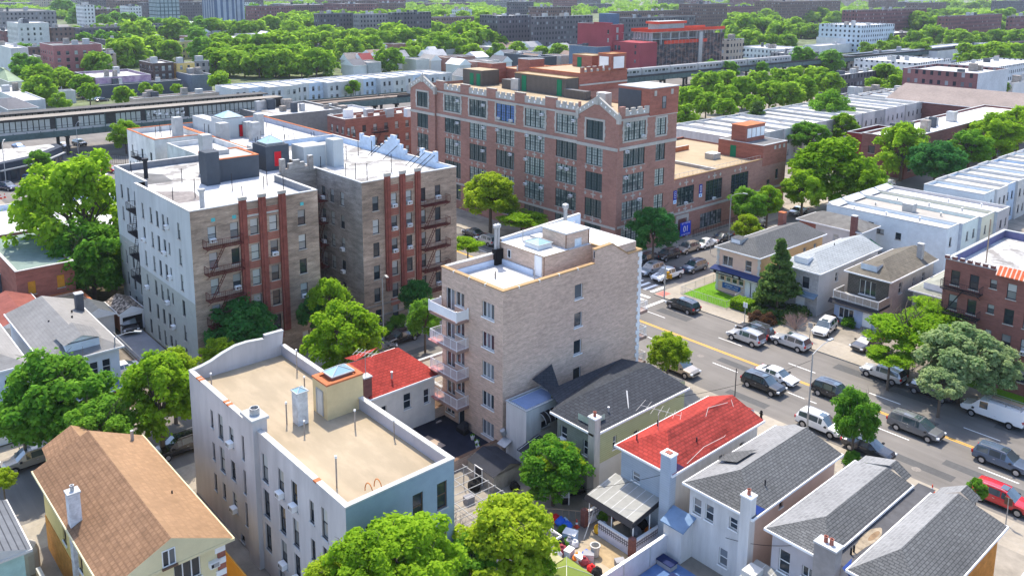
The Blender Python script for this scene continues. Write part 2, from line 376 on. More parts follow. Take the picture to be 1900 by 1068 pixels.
def flat_building(name, label, cat, x0, x1, y0, y1, h, wm, wins=None, roof=WROOF, par=.7, cop=COPW, t=.28, fr=DFRAME, gl=GL, sill=STONE, group=None, wm2=None, base=0., inner=None, sides='SENW'):
    root = thing(name, label, cat, ((x0+x1)/2, (y0+y1)/2, base), group)
    wins = wins or {}; b = MB(); c = {'S': y0, 'E': x1, 'N': y1, 'W': x0}
    for k in sides:
        u0, u1 = (x0, x1) if k in 'SN' else (y0, y1)
        m = (wm2 or {}).get(k, wm)
        wall_face(b, k, c[k], u0, u1, base, h, [q[:4] for q in wins.get(k, [])], m)
    zi = h-par
    if par > .05:
        im = inner or wm
        for (p, q) in (((x0+t, y0+t), (x1-t, y0+t)), ((x1-t, y0+t), (x1-t, y1-t)), ((x1-t, y1-t), (x0+t, y1-t)), ((x0+t, y1-t), (x0+t, y0+t))):
            b.face([(*p, zi), (*q, zi), (*q, h), (*p, h)], im)
    b.build('wall', root)
    r = MB(); tt = t if par > .05 else 0; r.face([(x0+tt, y0+tt, zi), (x1-tt, y0+tt, zi), (x1-tt, y1-tt, zi), (x0+tt, y1-tt, zi)], roof); r.build('roof', root)
    if cop:
        k = MB(); coping_ring(k, x0, x1, y0, y1, h, cop, t=t+.03); k.build('coping', root)
    for k, ws in wins.items(): add_windows(root, k, c[k], ws, fr, gl, sill)
    return root
def part_box(root, name, x0, x1, y0, y1, z0, z1, m, top=None):
    b = MB(); b.box(x0, x1, y0, y1, z0, z1, m, top=top, skip='B'); return b.build(name, root)
def pitched(root, x0, x1, y0, y1, ze, zr, m, axis='Y', hs=0., hn=0., trim=WHITE, m2=None, mh=None, sof=None, th=.16, name='roof', rx=None):
    """hip/gable roof: ridge along axis, hs/hn = hip run at low/high end (0 = gable)"""
    b = MB(); m2 = m2 or m; mh = mh or m
    if axis == 'Y':
        xm = (x0+x1)/2 if rx is None else rx
        A, B_, C_, D_ = (x0, y0, ze), (x1, y0, ze), (x1, y1, ze), (x0, y1, ze); r0, r1 = (xm, y0+hs, zr), (xm, y1-hn, zr)
        b.face([A, r0, r1, D_], m2); b.face([B_, C_, r1, r0], m)
        b.face([A, B_, r0], mh if hs else (trim)); b.face([C_, D_, r1], mh if hn else trim)
    else:
        ym = (y0+y1)/2 if rx is None else rx
        A, B_, C_, D_ = (x0, y0, ze), (x1, y0, ze), (x1, y1, ze), (x0, y1, ze); r0, r1 = (x0+hs, ym, zr), (x1-hn, ym, zr)
        b.face([A, B_, r1, r0], m); b.face([C_, D_, r0, r1], m2)
        b.face([D_, A, r0], mh if hs else trim); b.face([B_, C_, r1], mh if hn else trim)
    o = b.build(name, root)
    g = MB(); e = .06
    for q in ((x0-e, x1+e, y0-e, y0+.02), (x0-e, x1+e, y1-.02, y1+e), (x0-e, x0+.02, y0+.02, y1-.02), (x1-.02, x1+e, y0+.02, y1-.02)):
        g.box(*q, ze-th, ze+.02, trim)
    g.face([(x0, y0, ze-.05), (x1, y0, ze-.05), (x1, y1, ze-.05), (x0, y1, ze-.05)], sof or trim)
    g.build('gutter', root)
    return o
def house(name, label, x0, x1, y0, y1, ze, zr, wm, rm, wins=None, over=.4, hs=0., hn=0., axis='Y', m2=None, mh=None, wm2=None, fr=WFRAME, gl=GL, sill=WHITE, base=0., group=None, trim=WHITE, cat='house', rx=None):
    """x0..y1 are the EAVE extents"""
    a, b_, c_, d_ = x0+over, x1-over, y0+over, y1-over
    root = thing(name, label, cat, ((x0+x1)/2, (y0+y1)/2, base), group)
    b = MB(); wins = wins or {}; c = {'S': c_, 'E': b_, 'N': d_, 'W': a}
    for k in 'SENW':
        u0, u1 = (a, b_) if k in 'SN' else (c_, d_)
        wall_face(b, k, c[k], u0, u1, base, ze-.06, [q[:4] for q in wins.get(k, [])], (wm2 or {}).get(k, wm))
    b.build('wall', root)
    pitched(root, x0, x1, y0, y1, ze, zr, rm, axis, hs, hn, trim, m2, mh, rx=rx)
    for k, ws in wins.items(): add_windows(root, k, c[k], ws, fr, gl, sill)
    return root
def chimney(root, x, y, z0, z1, w, d, m, cap=COPW, pots=1, potm=None, name='chimney'):
    b = MB(); b.box(x-w/2, x+w/2, y-d/2, y+d/2, z0, z1, m, skip='B'); b.box(x-w/2-.06, x+w/2+.06, y-d/2-.06, y+d/2+.06, z1, z1+.12, cap)
    o = b.build(name, root)
    if pots:
        p = MB()
        for i in range(pots):
            xx = x+(i-(pots-1)/2)*.4; p.lathe([(.14, 0), (.12, .35), (.15, .36), (.15, .42), (.1, .42), (.09, .1)], (xx, y, z1+.12), potm or BRICKX, 10)
        q = p.build('chimney_pot', root); q.parent = o
    return o
def pipe(root, x, y, z, h, r=.05, m=None, cap=True):
    b = MB(); b.tube((x, y, z), (x, y, z+h), r, m or RUSTP, 7)
    if cap: b.tube((x, y, z+h*.93), (x, y, z+h+.02), r*1.5, WHITE, 7)
    return b.build('vent_pipe', root)
def skylight(root, x0, x1, y0, y1, z, h=.4, pk=.5, m=GREYL, name='skylight'):
    b = MB(); b.box(x0, x1, y0, y1, z, z+h, m, skip='TB'); c = ((x0+x1)/2, (y0+y1)/2, z+h+pk); e = .1
    q = [(x0-e, y0-e, z+h), (x1+e, y0-e, z+h), (x1+e, y1+e, z+h), (x0-e, y1+e, z+h)]
    for i in range(4): b.face([q[i], q[(i+1) % 4], c], SKYL)
    for p in q: b.tube(p, c, .04, COPG, 4)
    for i in range(4): b.tube(q[i], q[(i+1) % 4], .05, COPG, 4)
    return b.build(name, root)
def door(root, side, c, u, z, w, h, m=WHITE, d=.03, frame=None):
    b = MB(); P = lambda uu, dd, zz: wpt(side, c, uu, dd, zz)
    def bx(u0, u1, z0, z1, d0, d1, mm):
        p = [P(u0, d0, z0), P(u1, d1, z1)]; xs = sorted((p[0][0], p[1][0])); ys = sorted((p[0][1], p[1][1])); b.box(*xs, *ys, z0, z1, mm)
    bx(u-w/2, u+w/2, z, z+h, .004, d, m)
    f = frame or WFRAME
    bx(u-w/2-.1, u-w/2, z, z+h+.1, .003, d+.04, f); bx(u+w/2, u+w/2+.1, z, z+h+.1, .003, d+.04, f); bx(u-w/2, u+w/2, z+h, z+h+.1, .003, d+.04, f)
    return b.build('door', root)
def rail(b, pts, h, m, r=.025, step=.14, mid=False):
    """balustrade: top and bottom rail with balusters along pts"""
    for p, q in zip(pts[:-1], pts[1:]):
        p, q = Vector(p), Vector(q); n = max(1, int((q-p).length/step)); up = Vector((0, 0, h))
        b.tube(p+up, q+up, r*1.3, m, 4); b.tube(p+Vector((0, 0, .1)), q+Vector((0, 0, .1)), r, m, 4)
        for i in range(n+1):
            s = p.lerp(q, i/n); b.tube(s, s+up, r*(.7 if i % 8 else 1.5), m, 4, cap=False)
# ================================================================ GROUND
b = MB(); b.face([(-3400, -300, -.35), (500, -300, -.35), (500, 3600, -.35), (-3400, 3600, -.35)], TERRA); structure(b, 'ground')
RX0, RX1, AY0, AY1 = -82.9, -72.6, 73.5, 92.2            # side street and avenue kerb lines
b = MB(); b.face([(-420, -60, 0), (120, -60, 0), (120, 640, 0), (-420, 640, 0)], ASPH); structure(b, 'road')
def block(x0, x1, y0, y1, yard=None, m=CONC, inset=4.2):
    k = MB(); k.box(x0, x1, y0, y1, -.2, .13, KERB, top=m, skip='B'); structure(k, 'sidewalk')
    if yard:
        k = MB(); a = inset; k.face([(x0+a, y0+a, .134), (x1-a, y0+a, .134), (x1-a, y1-a, .134), (x0+a, y1-a, .134)], yard); structure(k, 'yard_ground')
block(RX1, 70, -40, AY0, CONC2)
block(RX1, 70, AY1, 420, CONC2)
block(-134, RX0, -50, AY0, SOIL)
block(-214, RX0, AY1, 420, CONC2)
block(-214, -168, -40, 34, CONC2)
FARY = M('far_yard', (.12, .145, .075), var=.5, sc=.15, blot=.4)
for i in range(9):
    block(-420-i*160, -262-i*160, -300, 330, FARY, inset=3); block(-420-i*160, -262-i*160, 345, 1500, FARY, inset=3)
b = MB()
def dash(xa, xb, y, w, m, z=.006): b.face([(xa, y-w/2, z), (xb, y-w/2, z), (xb, y+w/2, z), (xa, y+w/2, z)], m)
for x0, x1 in ((-69.6, 60),):
    dash(x0, x1, 83.22, .13, YPAINT); dash(x0, x1, 83.5, .13, YPAINT)
for x0, x1 in ((-215, -87),):
    dash(x0, x1, 83.22, .13, YPAINT); dash(x0, x1, 83.5, .13, YPAINT)
k = -38.25+9.75*10
while k > -215:
    if not (-87 < k < -66): dash(k, k+3.4, 86.65, .12, WPAINT)
    if not (-87 < k+3.8 < -66): dash(k+3.8, k+7.2, 80.03, .12, WPAINT)
    k -= 9.75
dash(-72.3, -66.2, 86.65, .12, WPAINT)
b.face([(-70.6, 83.6, .006), (-70.1, 83.6, .006), (-70.1, 91.8, .006), (-70.6, 91.8, .006)], WPAINT)
for i in range(13):
    y = 74.4+i*1.35; b.face([(-72.3-2.6, y, .006), (-72.3, y, .006), (-72.3, y+.6, .006), (-72.3-2.6, y+.6, .006)], WPAINT)
for i in range(7):
    x = RX0+.9+i*1.35
    b.face([(x, 92.9, .006), (x+.55, 92.9, .006), (x+.55, 95.9, .006), (x, 95.9, .006)], WPAINT)
    b.face([(x, 69.9, .006), (x+.55, 69.9, .006), (x+.55, 72.9, .006), (x, 72.9, .006)], WPAINT)
structure(b, 'road_marking')
b = MB()
r = random.Random(3)
for i in range(30):
    x = r.uniform(-120, 10); y = r.uniform(74.6, 91); l = r.uniform(2, 9); w = r.uniform(.5, 1.6)
    b.face([(x, y, .004), (x+l, y, .004), (x+l, y+w, .004), (x, y+w, .004)], ASPH2)
for i in range(10):
    x = r.uniform(-82, -75); y = r.uniform(0, 140); b.face([(x, y, .004), (x+1.2, y, .004), (x+1.2, y+5, .004), (x, y+5, .004)], ASPH2)
structure(b, 'road_patch')
# tactile pads and corner lawn
b = MB(); b.box(-72.5, -71.1, 92.5, 94.2, .12, .136, M('tactile_red', (.55, .16, .13), var=.1)); structure(b, 'kerb_ramp')
# ================================================================ SCHOOL
def cross_me():
    b = MB(); y = -.03
    b.box(-.55, .55, y, .02, -.11, .11, STONE); b.box(-.11, .11, y-.003, .02, -.55, .55, STONE)
    for s in (-1.75, 1.75):
        b.slab([(s-.3, y, 0), (s, y, -.36), (s+.3, y, 0), (s, y, .36)], (0, .05, 0), STONE)
    o = b.build('stone_ornament'); me = o.data; bpy.data.objects.remove(o); return me
CROSS = cross_me()
SX0, SX1, SY0, SY1, SH = -142.5, -86.9, 100.0, 114.7, 23.2
bays = [-129.3, -121.57, -113.83, -106.05, -98.25]; ends = [-138.55, -91.55]
fl = [19.1, 14.85, 10.6, 6.2, 2.0]
sch = thing('school_building', 'large red brick school with limestone trim, gabled ends and battlements at the avenue corner', 'school', ((SX0+SX1)/2, (SY0+SY1)/2, 0))
b = MB(); Sw = []; Ew = []
for f, z in enumerate(fl):
    for i, u in enumerate(bays): Sw.append((u, z, 5.0, 3.1, 'multi4x6', {'gl': GLB if (f == 0 and i == 2) else GLS}))
    Ew += [(103.95, z+.05, 5.25, 2.95, 'multi4x6', {}), (110.6, z+.1, 2.45, 2.8, 'multi2x6', {})]
wall_face(b, 'S', SY0, SX0, SX1, 0, SH, [q[:4] for q in Sw], BRICKR)
wall_face(b, 'E', SX1, SY0, SY1, 0, SH, [q[:4] for q in Ew], BRICKR)
wall_face(b, 'W', SX0, SY0, 136, 0, SH, [], BRICKR); wall_face(b, 'N', SY1, -111.8, SX1, 0, SH, [], BRICKR)
wall_face(b, 'E', -111.8, SY1, 136, 0, SH, [], BRICKR); wall_face(b, 'N', 136, SX0, -111.8, 0, SH, [], BRICKR)
b.build('wall', sch)
b = MB(); b.face([(SX0, SY0, SH-.6), (SX1, SY0, SH-.6), (SX1, SY1, SH-.6), (SX0, SY1, SH-.6)], BEIGER); b.face([(SX0, SY1, SH-.6), (-111.8, SY1, SH-.6), (-111.8, 136, SH-.6), (SX0, 136, SH-.6)], BEIGER); b.build('roof', sch)
add_windows(sch, 'S', SY0, Sw, GFRAME, GLS, STONE); add_windows(sch, 'E', SX1, Ew, GFRAME, GLS, STONE)
def surround(root, side, c, u, z, w, h):
    b = MB(); t = .34
    def q(u0, u1, z0, z1, d=.06):
        P, Q = wpt(side, c, u0, 0, z0), wpt(side, c, u1, d, z1); xs = sorted((P[0], Q[0])); ys = sorted((P[1], Q[1])); b.box(*xs, *ys, z0, z1, STONE)
    for k in range(5):
        e = .13 if k % 2 else 0
        q(u-w/2-t-e, u-w/2, z+k*h/5, z+(k+1)*h/5); q(u+w/2, u+w/2+t+e, z+k*h/5, z+(k+1)*h/5)
    q(u-w/2-t, u+w/2+t, z+h, z+h+t); q(u-w/2-t, u+w/2+t, z-.28, z-.1)
    b.build('window_surround', root)
for u in bays: surround(sch, 'S', SY0, u, fl[0], 5.0, 3.1)
surround(sch, 'E', SX1, 103.95, fl[0]+.05, 5.25, 2.95); surround(sch, 'E', SX1, 110.6, fl[0]+.1, 2.45, 2.8)
# projecting gabled end bays
for gx, x0, x1 in ((-138.55, -142.7, -134.4), (-91.1, -95.4, -86.6)):
    y = SY0-.45; g = MB(); zp = 24.5 if gx < -100 else 25.1; z0 = 22.5 if gx < -100 else 22.6
    u = ends[0] if gx < -100 else ends[1]
    ww = [(u, z, 3.7, 3.0, 'multi3x6', {}) for z in fl]
    wall_face(g, 'S', y, x0, x1, 0, z0, [q[:4] for q in ww], BRICKR)
    g.face([(x0, y, z0), (x1, y, z0), (gx, y, zp)], BRICKR)
    for xx in (x0, x1): g.face([(xx, y, 0), (xx, SY0, 0), (xx, SY0, z0), (xx, y, z0)], BRICKR)
    g.build('gable_wall', sch); add_windows(sch, 'S', y, ww, GFRAME, GLS, STONE); surround(sch, 'S', y, u, fl[0], 3.7, 3.0)
    k = MB()
    for xa, xb, za, zb in ((x0-.2, gx, z0, zp), (x1+.2, gx, z0, zp)):
        k.slab([(xa, y-.12, za-.15), (xb, y-.12, zb-.1), (xb, y-.12, zb+1.0), (xa, y-.12, za+.85)], (0, .45, 0), STONE)
        for t in (.2, .4, .6, .8):
            px, pz = xa+(xb-xa)*t, za+(zb-za)*t+.4; k.slab([(px-.16, y-.15, pz), (px, y-.15, pz-.2), (px+.16, y-.15, pz), (px, y-.15, pz+.2)], (0, .04, 0), WHITE)
    for xx, zz in ((x0, z0+.4), (x1, z0+.4), (gx, zp+.5)):
        k.box(xx-.28, xx+.28, y-.2, y+.4, zz-.9, zz+.35, STONE); k.lathe([(.22, 0), (.3, .15), (.12, .3), (.16, .4), (.02, .6)], (xx, y+.1, zz+.35), STONE, 8)
    k.build('gable_coping', sch)
k = MB()                                        # string courses
for z, h in ((17.72, .5), (22.45, .3), (5.0, .35)):
    k.box(-134.4, -95.4, SY0-.14, SY0, z, z+h, STONE); k.box(SX1, SX1+.14, SY0, SY1, z, z+h, STONE)
    k.box(-142.7, -134.4, SY0-.6, SY0-.45, z, z+h, STONE) if z < 22 else None; k.box(-95.4, -86.6, SY0-.6, SY0-.45, z, z+h, STONE) if z < 22 else None
k.build('stone_band', sch)
p = MB()                                        # parapet with battlements
def crenel(b, side, c, u0, u1, z):
    n = 4; w = (u1-u0)/(2*n-1)
    def bx(a, e, za, zb, d0, d1, m):
        P, Q = wpt(side, c, a, d0, za), wpt(side, c, e, d1, zb); b.box(*sorted((P[0], Q[0])), *sorted((P[1], Q[1])), za, zb, m)
    bx(u0, u1, z, z+.75, -.35, .06, STONE)
    for i in range(n): bx(u0+2*i*w, u0+(2*i+1)*w, z+.75, z+1.2, -.35, .063, STONE)
    for i in range(n-1):
        m = u0+(2*i+1.5)*w; bx(m-.17, m+.17, z+.2, z+.55, .06, .075, WHITE); bx(m-.42, m-.36, z+.05, z+.7, .06, .07, GREYL); bx(m+.36, m+.42, z+.05, z+.7, .06, .07, GREYL)
last = -134.4
for u in bays:
    p = MB(); crenel(p, 'S', SY0, u-2.6, u+2.6, 23.15); p.build('battlement', sch); p = MB(); p.box(last, u-2.6, SY0-.1, SY0+.35, 23.1, 24.7, BRICKR); p.box(last-.03, u-2.57, SY0-.14, SY0+.4, 24.7, 24.8, STONE); p.build('parapet', sch); last = u+2.6
p = MB(); p.box(last, -95.4, SY0-.1, SY0+.35, 23.1, 24.7, BRICKR); p.build('parapet', sch); p = MB()
crenel(p, 'E', SX1, 101.4, 107.3, 23.15); p.build('battlement', sch); p = MB(); p.box(SX1-.35, SX1+.1, 100.2, 101.4, 23.1, 24.7, BRICKR)
p.build('parapet', sch)
t = MB(); t.box(-93.5, -86.75, 107.3, 114.7, 22.6, 27, BRICKX, top=GROOF); t.box(-93.6, -86.65, 107.2, 114.8, 27, 27.15, COPG)
t.box(-93.45, -88.6, 107.2, 107.3, 23, 26.6, GREYP); t.build('stair_tower', sch)
add_out(sch, 'E', -86.75, [(110.9, 23.6, 1.0, 2.0, 'dh', {})], GFRAME, GLD)
for y0_, z_ in ((108.6, 26.2), (112.9, 26.2)): part_box(sch, 'stone_block', -86.75, -86.68, y0_-.3, y0_+.3, z_-.4, z_+.45, STONE)
for z in (14.05, 9.7, 5.55):
    for u in bays: place_mesh('stone_ornament', CROSS, sch, 'S', SY0, u, z+.25)
    place_mesh('stone_ornament', CROSS, sch, 'E', SX1, 103.95, z+.25)
    for u in ends: place_mesh('stone_ornament', CROSS, sch, 'S', SY0-.45, u, z+.25)
# roof structures
DKR = M('ribbed_dark_metal', (.13, .115, .10), pat='ribs', pp=(.35, .7), col2=(.07, .062, .055), var=.08)
q = at(295, 0, 0)
def rb(name, x0, x1, y0, y1, z0, z1, m, top=GROOF, cop=None):
    b = MB(); b.box(x0, x1, y0, y1, z0, z1, m, top=top, skip='B')
    if cop: coping_ring(b, x0, x1, y0, y1, z1, cop, t=.3, h=.12)
    return b.build(name, sch)
rb('roof_bulkhead', -141.4, -135.2, 112.2, 117, 22.6, 25.8, DKR, BEIGER); rb('roof_bulkhead', -142.4, -137.5, 117.05, 121, 22.6, 26.8, BRICKX)
rb('roof_bulkhead', -126.5, -112.1, 113.6, 117, 22.6, 26.0, DKR, BEIGER, COPT); rb('roof_bulkhead', -130, -126.55, 113.2, 115, 22.6, 24.5, DKR)
rb('roof_bulkhead', -112.05, -106.5, 113, 114.5, 22.6, 24.2, DKR)
rb('upper_storey', -126, -112.05, 117.05, 131, 22.6, 26.8, BRICKX, BEIGER, COPO)
rb('upper_storey', -139, -126.05, 121, 132, 22.6, 25.6, BRICKX, BEIGER, COPO)
rb('stair_tower', -131.5, -127.8, 119, 123, 22.6, 28.2, BRICKX, GROOF, COPG); rb('stair_tower', -123.5, -118, 127, 131, 25.6, 29.2, BRICKX, BEIGER, COPT)
rb('stair_tower', -115.4, -112, 126, 130.5, 26.0, 30.0, BRICKX, COPT, COPO)
b = MB(); b.box(-115.0, -112.6, 125.9, 125.99, 27.2, 29.5, WHITE); b.box(-111.99, -111.9, 126.7, 129.8, 27.2, 29.5, WHITE); b.build('vent_panel', sch)
for x in (-138.4, -136.2): door(sch, 'S', 112.2, x, 22.6, 1.0, 2.4, GREEND, frame=GREEND)
for x in (-123.7, -113.8): door(sch, 'S', 113.6, x, 22.6, 1.1, 3.0, GREEND, frame=GREEND)
door(sch, 'S', 127, -121.5, 26.4, 1.0, 2.3, GREEND, frame=GREEND)
b = MB()
for i in range(5): b = MB(); b.box(-112.3, -112, 117.6+i*1.7, 118.5+i*1.7, 26.9, 27.9, BRICKX); b.box(-112.32, -111.97, 117.6+i*1.7, 118.5+i*1.7, 27.9, 28.0, STONE); b.box(-112.25, -112.1, 118.5+i*1.7, 119.3+i*1.7, 26.9, 27.4, STONE); b.build('battlement', sch)
b = MB()
b.box(-112.05, -111.9, 117.2, 131, 24.4, 24.7, STONE); b.build('stone_band', sch)
for i in range(5): b = MB(); b.box(-134+i*3, -132.4+i*3, 120.85, 121.2, 25.4, 26.5, STONE); b.build('battlement', sch)
for (x, y) in ((-127, 113), (-101, 110), (-99, 114)): rb('air_handler', x, x+2.2, y, y+1.6, 22.6, 24.9, GALV, WHITE)
for side, c, lst in (('S', SY0, [(-127.6, 21.2), (-119.9, 21.2), (-115.6, 19.3), (-112.2, 19.3), (-104.2, 21.3), (-96.6, 21.2), (-119.8, 17), (-104.5, 17.2), (-107.9, 17.2), (-115.8, 17.1), (-127.7, 16.9), (-112.3, 13.1), (-99.4, 12.8), (-98, 12.8), (-108.2, 12.9), (-108.2, 8.4), (-104.2, 8.4), (-97, 8.4), (-120, 12.6), (-127.8, 12.7)]), ('E', SX1, [(102, 21.5), (105.9, 19.3), (102, 17.2), (101.9, 13), (105.4, 8.9), (102.2, 4.6)])):
    for u, z in lst: ac_unit(sch, side, c+(0 if side == 'S' else 0), u, z)
# banners hung on the school
def glyphs(root, side, c, u0, u1, z0, z1, n, m, vertical=False, seed=1, d=.03):
    """strokes standing in for small lettering that the photograph does not resolve"""
    r = random.Random(seed); b = MB()
    for i in range(n):
        if vertical: a, e, lo, hi = u0, u1, z1-(i+.85)*(z1-z0)/n, z1-(i+.1)*(z1-z0)/n
        else: a, e, lo, hi = u0+(i+.12)*(u1-u0)/n, u0+(i+.85)*(u1-u0)/n, z0, z1
        w, h = (e-a), (hi-lo); t = min(w, h)*.24; k = r.randrange(5)
        bars = [[(0, 0, t, h), (w-t, 0, w, h), (0, h-t, w, h)], [(0, 0, t, h), (0, 0, w, t), (0, h/2-t/2, w*.8, h/2+t/2), (0, h-t, w, h)], [(w/2-t/2, 0, w/2+t/2, h), (0, h-t, w, h)], [(0, h-t, w, h), (w-t, h/2, w, h), (0, h/2-t/2, w, h/2+t/2), (0, 0, t, h/2), (0, 0, w, t)], [(0, 0, t, h), (w-t, 0, w, h), (0, 0, w, t), (0, h-t, w, h)]][k]
        for x0, y0, x1, y1 in bars:
            b.face([wpt(side, c, a+x0, d+.001*i, lo+y0), wpt(side, c, a+x1, d+.001*i, lo+y0), wpt(side, c, a+x1, d+.001*i, lo+y1), wpt(side, c, a+x0, d+.001*i, lo+y1)], m)
    return b.build('lettering', root)
BLUEB = M('banner_blue', (.02, .04, .30), var=.08)
def banner(label, side, c, u, z, w, h, seed):
    t = thing('banner', label, 'banner', wpt(side, c, u, .1, z)); bb = MB()
    P, Q = wpt(side, c, u-w/2, .04, z), wpt(side, c, u+w/2, .10, z+h); bb.box(*sorted((P[0], Q[0])), *sorted((P[1], Q[1])), z+h*.28, z+h, BLUEB)
    bb.box(*sorted((P[0], Q[0])), *sorted((P[1], Q[1])), z, z+h*.28-.004, M('banner_pale', (.5, .68, .85)))
    bb.build('cloth', t); glyphs(t, side, c+(.1 if side in 'E' else -.1), u-w*.3, u+w*.3, z+h*.36, z+h*.93, 4, WHITE, True, seed, .012)
    e = MB(); zz = z+h*.14
    pp = [wpt(side, c, u+w*.2*math.cos(a), .112, zz+w*.2*math.sin(a)) for a in [i*math.pi/3 for i in range(6)]]; e.face(pp, BLUEB); e.build('emblem', t)
banner('blue vertical banner beside the tall window nearest the school corner over the gate', 'E', SX1, 115.0, 6.7, .85, 2.3, 2)
banner('blue vertical banner between two big annex windows', 'E', SX1, 122.3, 6.7, .85, 2.3, 3)
banner('blue vertical banner left of the gabled corner bay on the avenue front', 'S', SY0, -95.9+.9, 6.2, .8, 2.3, 4)
def text(root, s, loc, rot, size, m, name='lettering'):
    c = bpy.data.curves.new(name, 'FONT'); c.body = s; c.size = size; c.align_x = 'CENTER'; c.align_y = 'CENTER'; c.extrude = .004; c.materials.append(m)
    o = bpy.data.objects.new(name, c); COL.objects.link(o); o.parent = root; me = bpy.data.meshes.new_from_object(o.evaluated_get(bpy.context.evaluated_depsgraph_get())); bpy.data.objects.remove(o); o = bpy.data.objects.new(name, me); COL.objects.link(o); o.parent = root; o.location = rel(root, loc); o.rotation_euler = rot; return o
t = thing('banner', 'bright blue banner with large white digits on the gate fence', 'banner', (-85.9, 117.2, .2))
bb = MB(); bb.box(-85.98, -85.9, 115.7, 118.6, .9, 3.3, M('banner_bright', (.02, .06, .55))); bb.build('cloth', t)
text(t, '01', (-85.88, 117.2, 2.05), (R_(90), 0, R_(90)), 1.5, WHITE)
glyphs(t, 'E', -85.9, 116, 118.4, 3.0, 3.25, 6, WHITE, seed=5, d=.012); glyphs(t, 'E', -85.9, 116, 118.4, 1.02, 1.25, 7, WHITE, seed=6, d=.012)
# ---- annex
AX0, AN0, AN1, AH = -112.0, 114.75, 150.2, 10.75
ann = thing('school_annex', 'low red brick school annex with beige roof and arched limestone gate', 'school', (-99, 132, 0))
Aw = [(118.07, 6.1, 4.8, 3.2, 'multi4x6', {'ac': 1}), (126.4, 5.6, 5.0, 3.7, 'multi4x6', {'ac': 1}), (134.5, 5.3, 5.6, 4.0, 'multi4x6', {'ac': 1}), (147.2, 6.4, 1.0, 1.9, 'dh'), (144.3, 4.9, 1.1, 1.7, 'dh'), (125.9, .9, 6.5, 2.6, 'multi4x4'), (144.2, 9.9-.3, .01, .01, 'plain')][:6]
b = MB(); wall_face(b, 'E', SX1, AN0, AN1, 0, AH, [q[:4] for q in Aw], BRICKR); wall_face(b, 'N', AN1, AX0, SX1, 0, AH, [], BRICKR); wall_face(b, 'W', AX0, AN0, AN1, 0, AH, [], BRICKR)
for q_ in ((AX0, AX0+.3, AN0, AN1), (SX1-.3, SX1, AN0, 141.8)): b.box(*q_, AH, AH+.15, BRICKX, skip='B')
b.build('wall', ann)
b = MB(); b.face([(AX0, AN0, AH-.35), (SX1, AN0, AH-.35), (SX1, AN1, AH-.35), (AX0, AN1, AH-.35)], BEIGER)
b.box(-104, -103.5, AN0, 141, AH-.35, AH+.6, COPO, top=GREYL); b.box(-103.5, -87.5, 127.5, 128.1, AH-.35, AH+.2, GREYL); b.box(-112, -104.1, AN0, 141, AH-.35, AH-.2, GROOF); b.build('roof', ann)
add_windows(ann, 'E', SX1, Aw, GFRAME, GLD, STONE)
for u in (118.1, 126.4, 134.5): place_mesh('stone_ornament', CROSS, ann, 'E', SX1, u, 10.0)
place_mesh('stone_ornament', CROSS, ann, 'E', SX1, 118.1, 5.35)
k = MB(); k.box(SX1, SX1+.14, AN0, AN1, 4.6, 5.0, STONE); k.box(SX1-.33, SX1+.06, AN0, 141.8, AH+.15, AH+.27, COPT); k.build('stone_band', ann)
g = MB()
g.box(SX1, SX1+.2, 115.5, 116.0, 0, 4.4, STONE); g.box(SX1, SX1+.2, 118.5, 119.0, 0, 4.4, STONE); g.box(SX1, SX1+.2, 116.0, 118.5, 3.75, 4.4, STONE)
g.face([(SX1+.03, 116, 0), (SX1+.03, 118.5, 0), (SX1+.03, 118.5, 3.2), (SX1+.03, 117.9, 3.7), (SX1+.03, 116.6, 3.7), (SX1+.03, 116, 3.2)], BRICKM); g.build('gate', ann)
t = MB(); t.box(-97, SX1+.05, 141.8, 150.3, 9.5, 13.5, BRICKX, top=GROOF); coping_ring(t, -97, SX1+.05, 141.8, 150.3, 13.5, COPG); t.box(-94.5, -91.2, 142.4, 149, 13.5, 16.6, BRICKX, top=COPO); t.box(-94.6, -91.1, 142.3, 149.1, 16.6, 16.75, COPO)
for i in range(4): t.box(-91.2, -91.1, 142.8+i*1.55, 144.1+i*1.55, 14.3, 16.1, WHITE)
for i in range(3): t.box(SX1+.05, SX1+.12, 145.6+i*1.6, 146.2+i*1.6, 12.4, 13.1, STONE)
t.build('stair_tower', ann); door(ann, 'S', 141.8, -93.5, 10.4, 1.1, 2.2, GREEND, frame=GREEND)
b = MB(); rail(b, [(-87.2, AN0+.5, AH+.25), (-87.2, 141.5, AH+.25)], .7, GALV, .025, 1.2); b.build('railing', ann)
rb2 = MB(); rb2.box(-96, -94, 136, 138.4, AH-.35, AH+.8, GALV, top=WHITE); rb2.build('air_handler', ann)
# school fence along the pavement
t = tag((lambda b: (rail(b, [(-85.9, 119.4, .13), (-85.9, 149, .13)], 1.3, IRONB, .03, .5), b.build('iron_fence', loc=(-85.9, 134, 0)))[1])(MB()), 'black iron fence along the school annex pavement', 'fence')
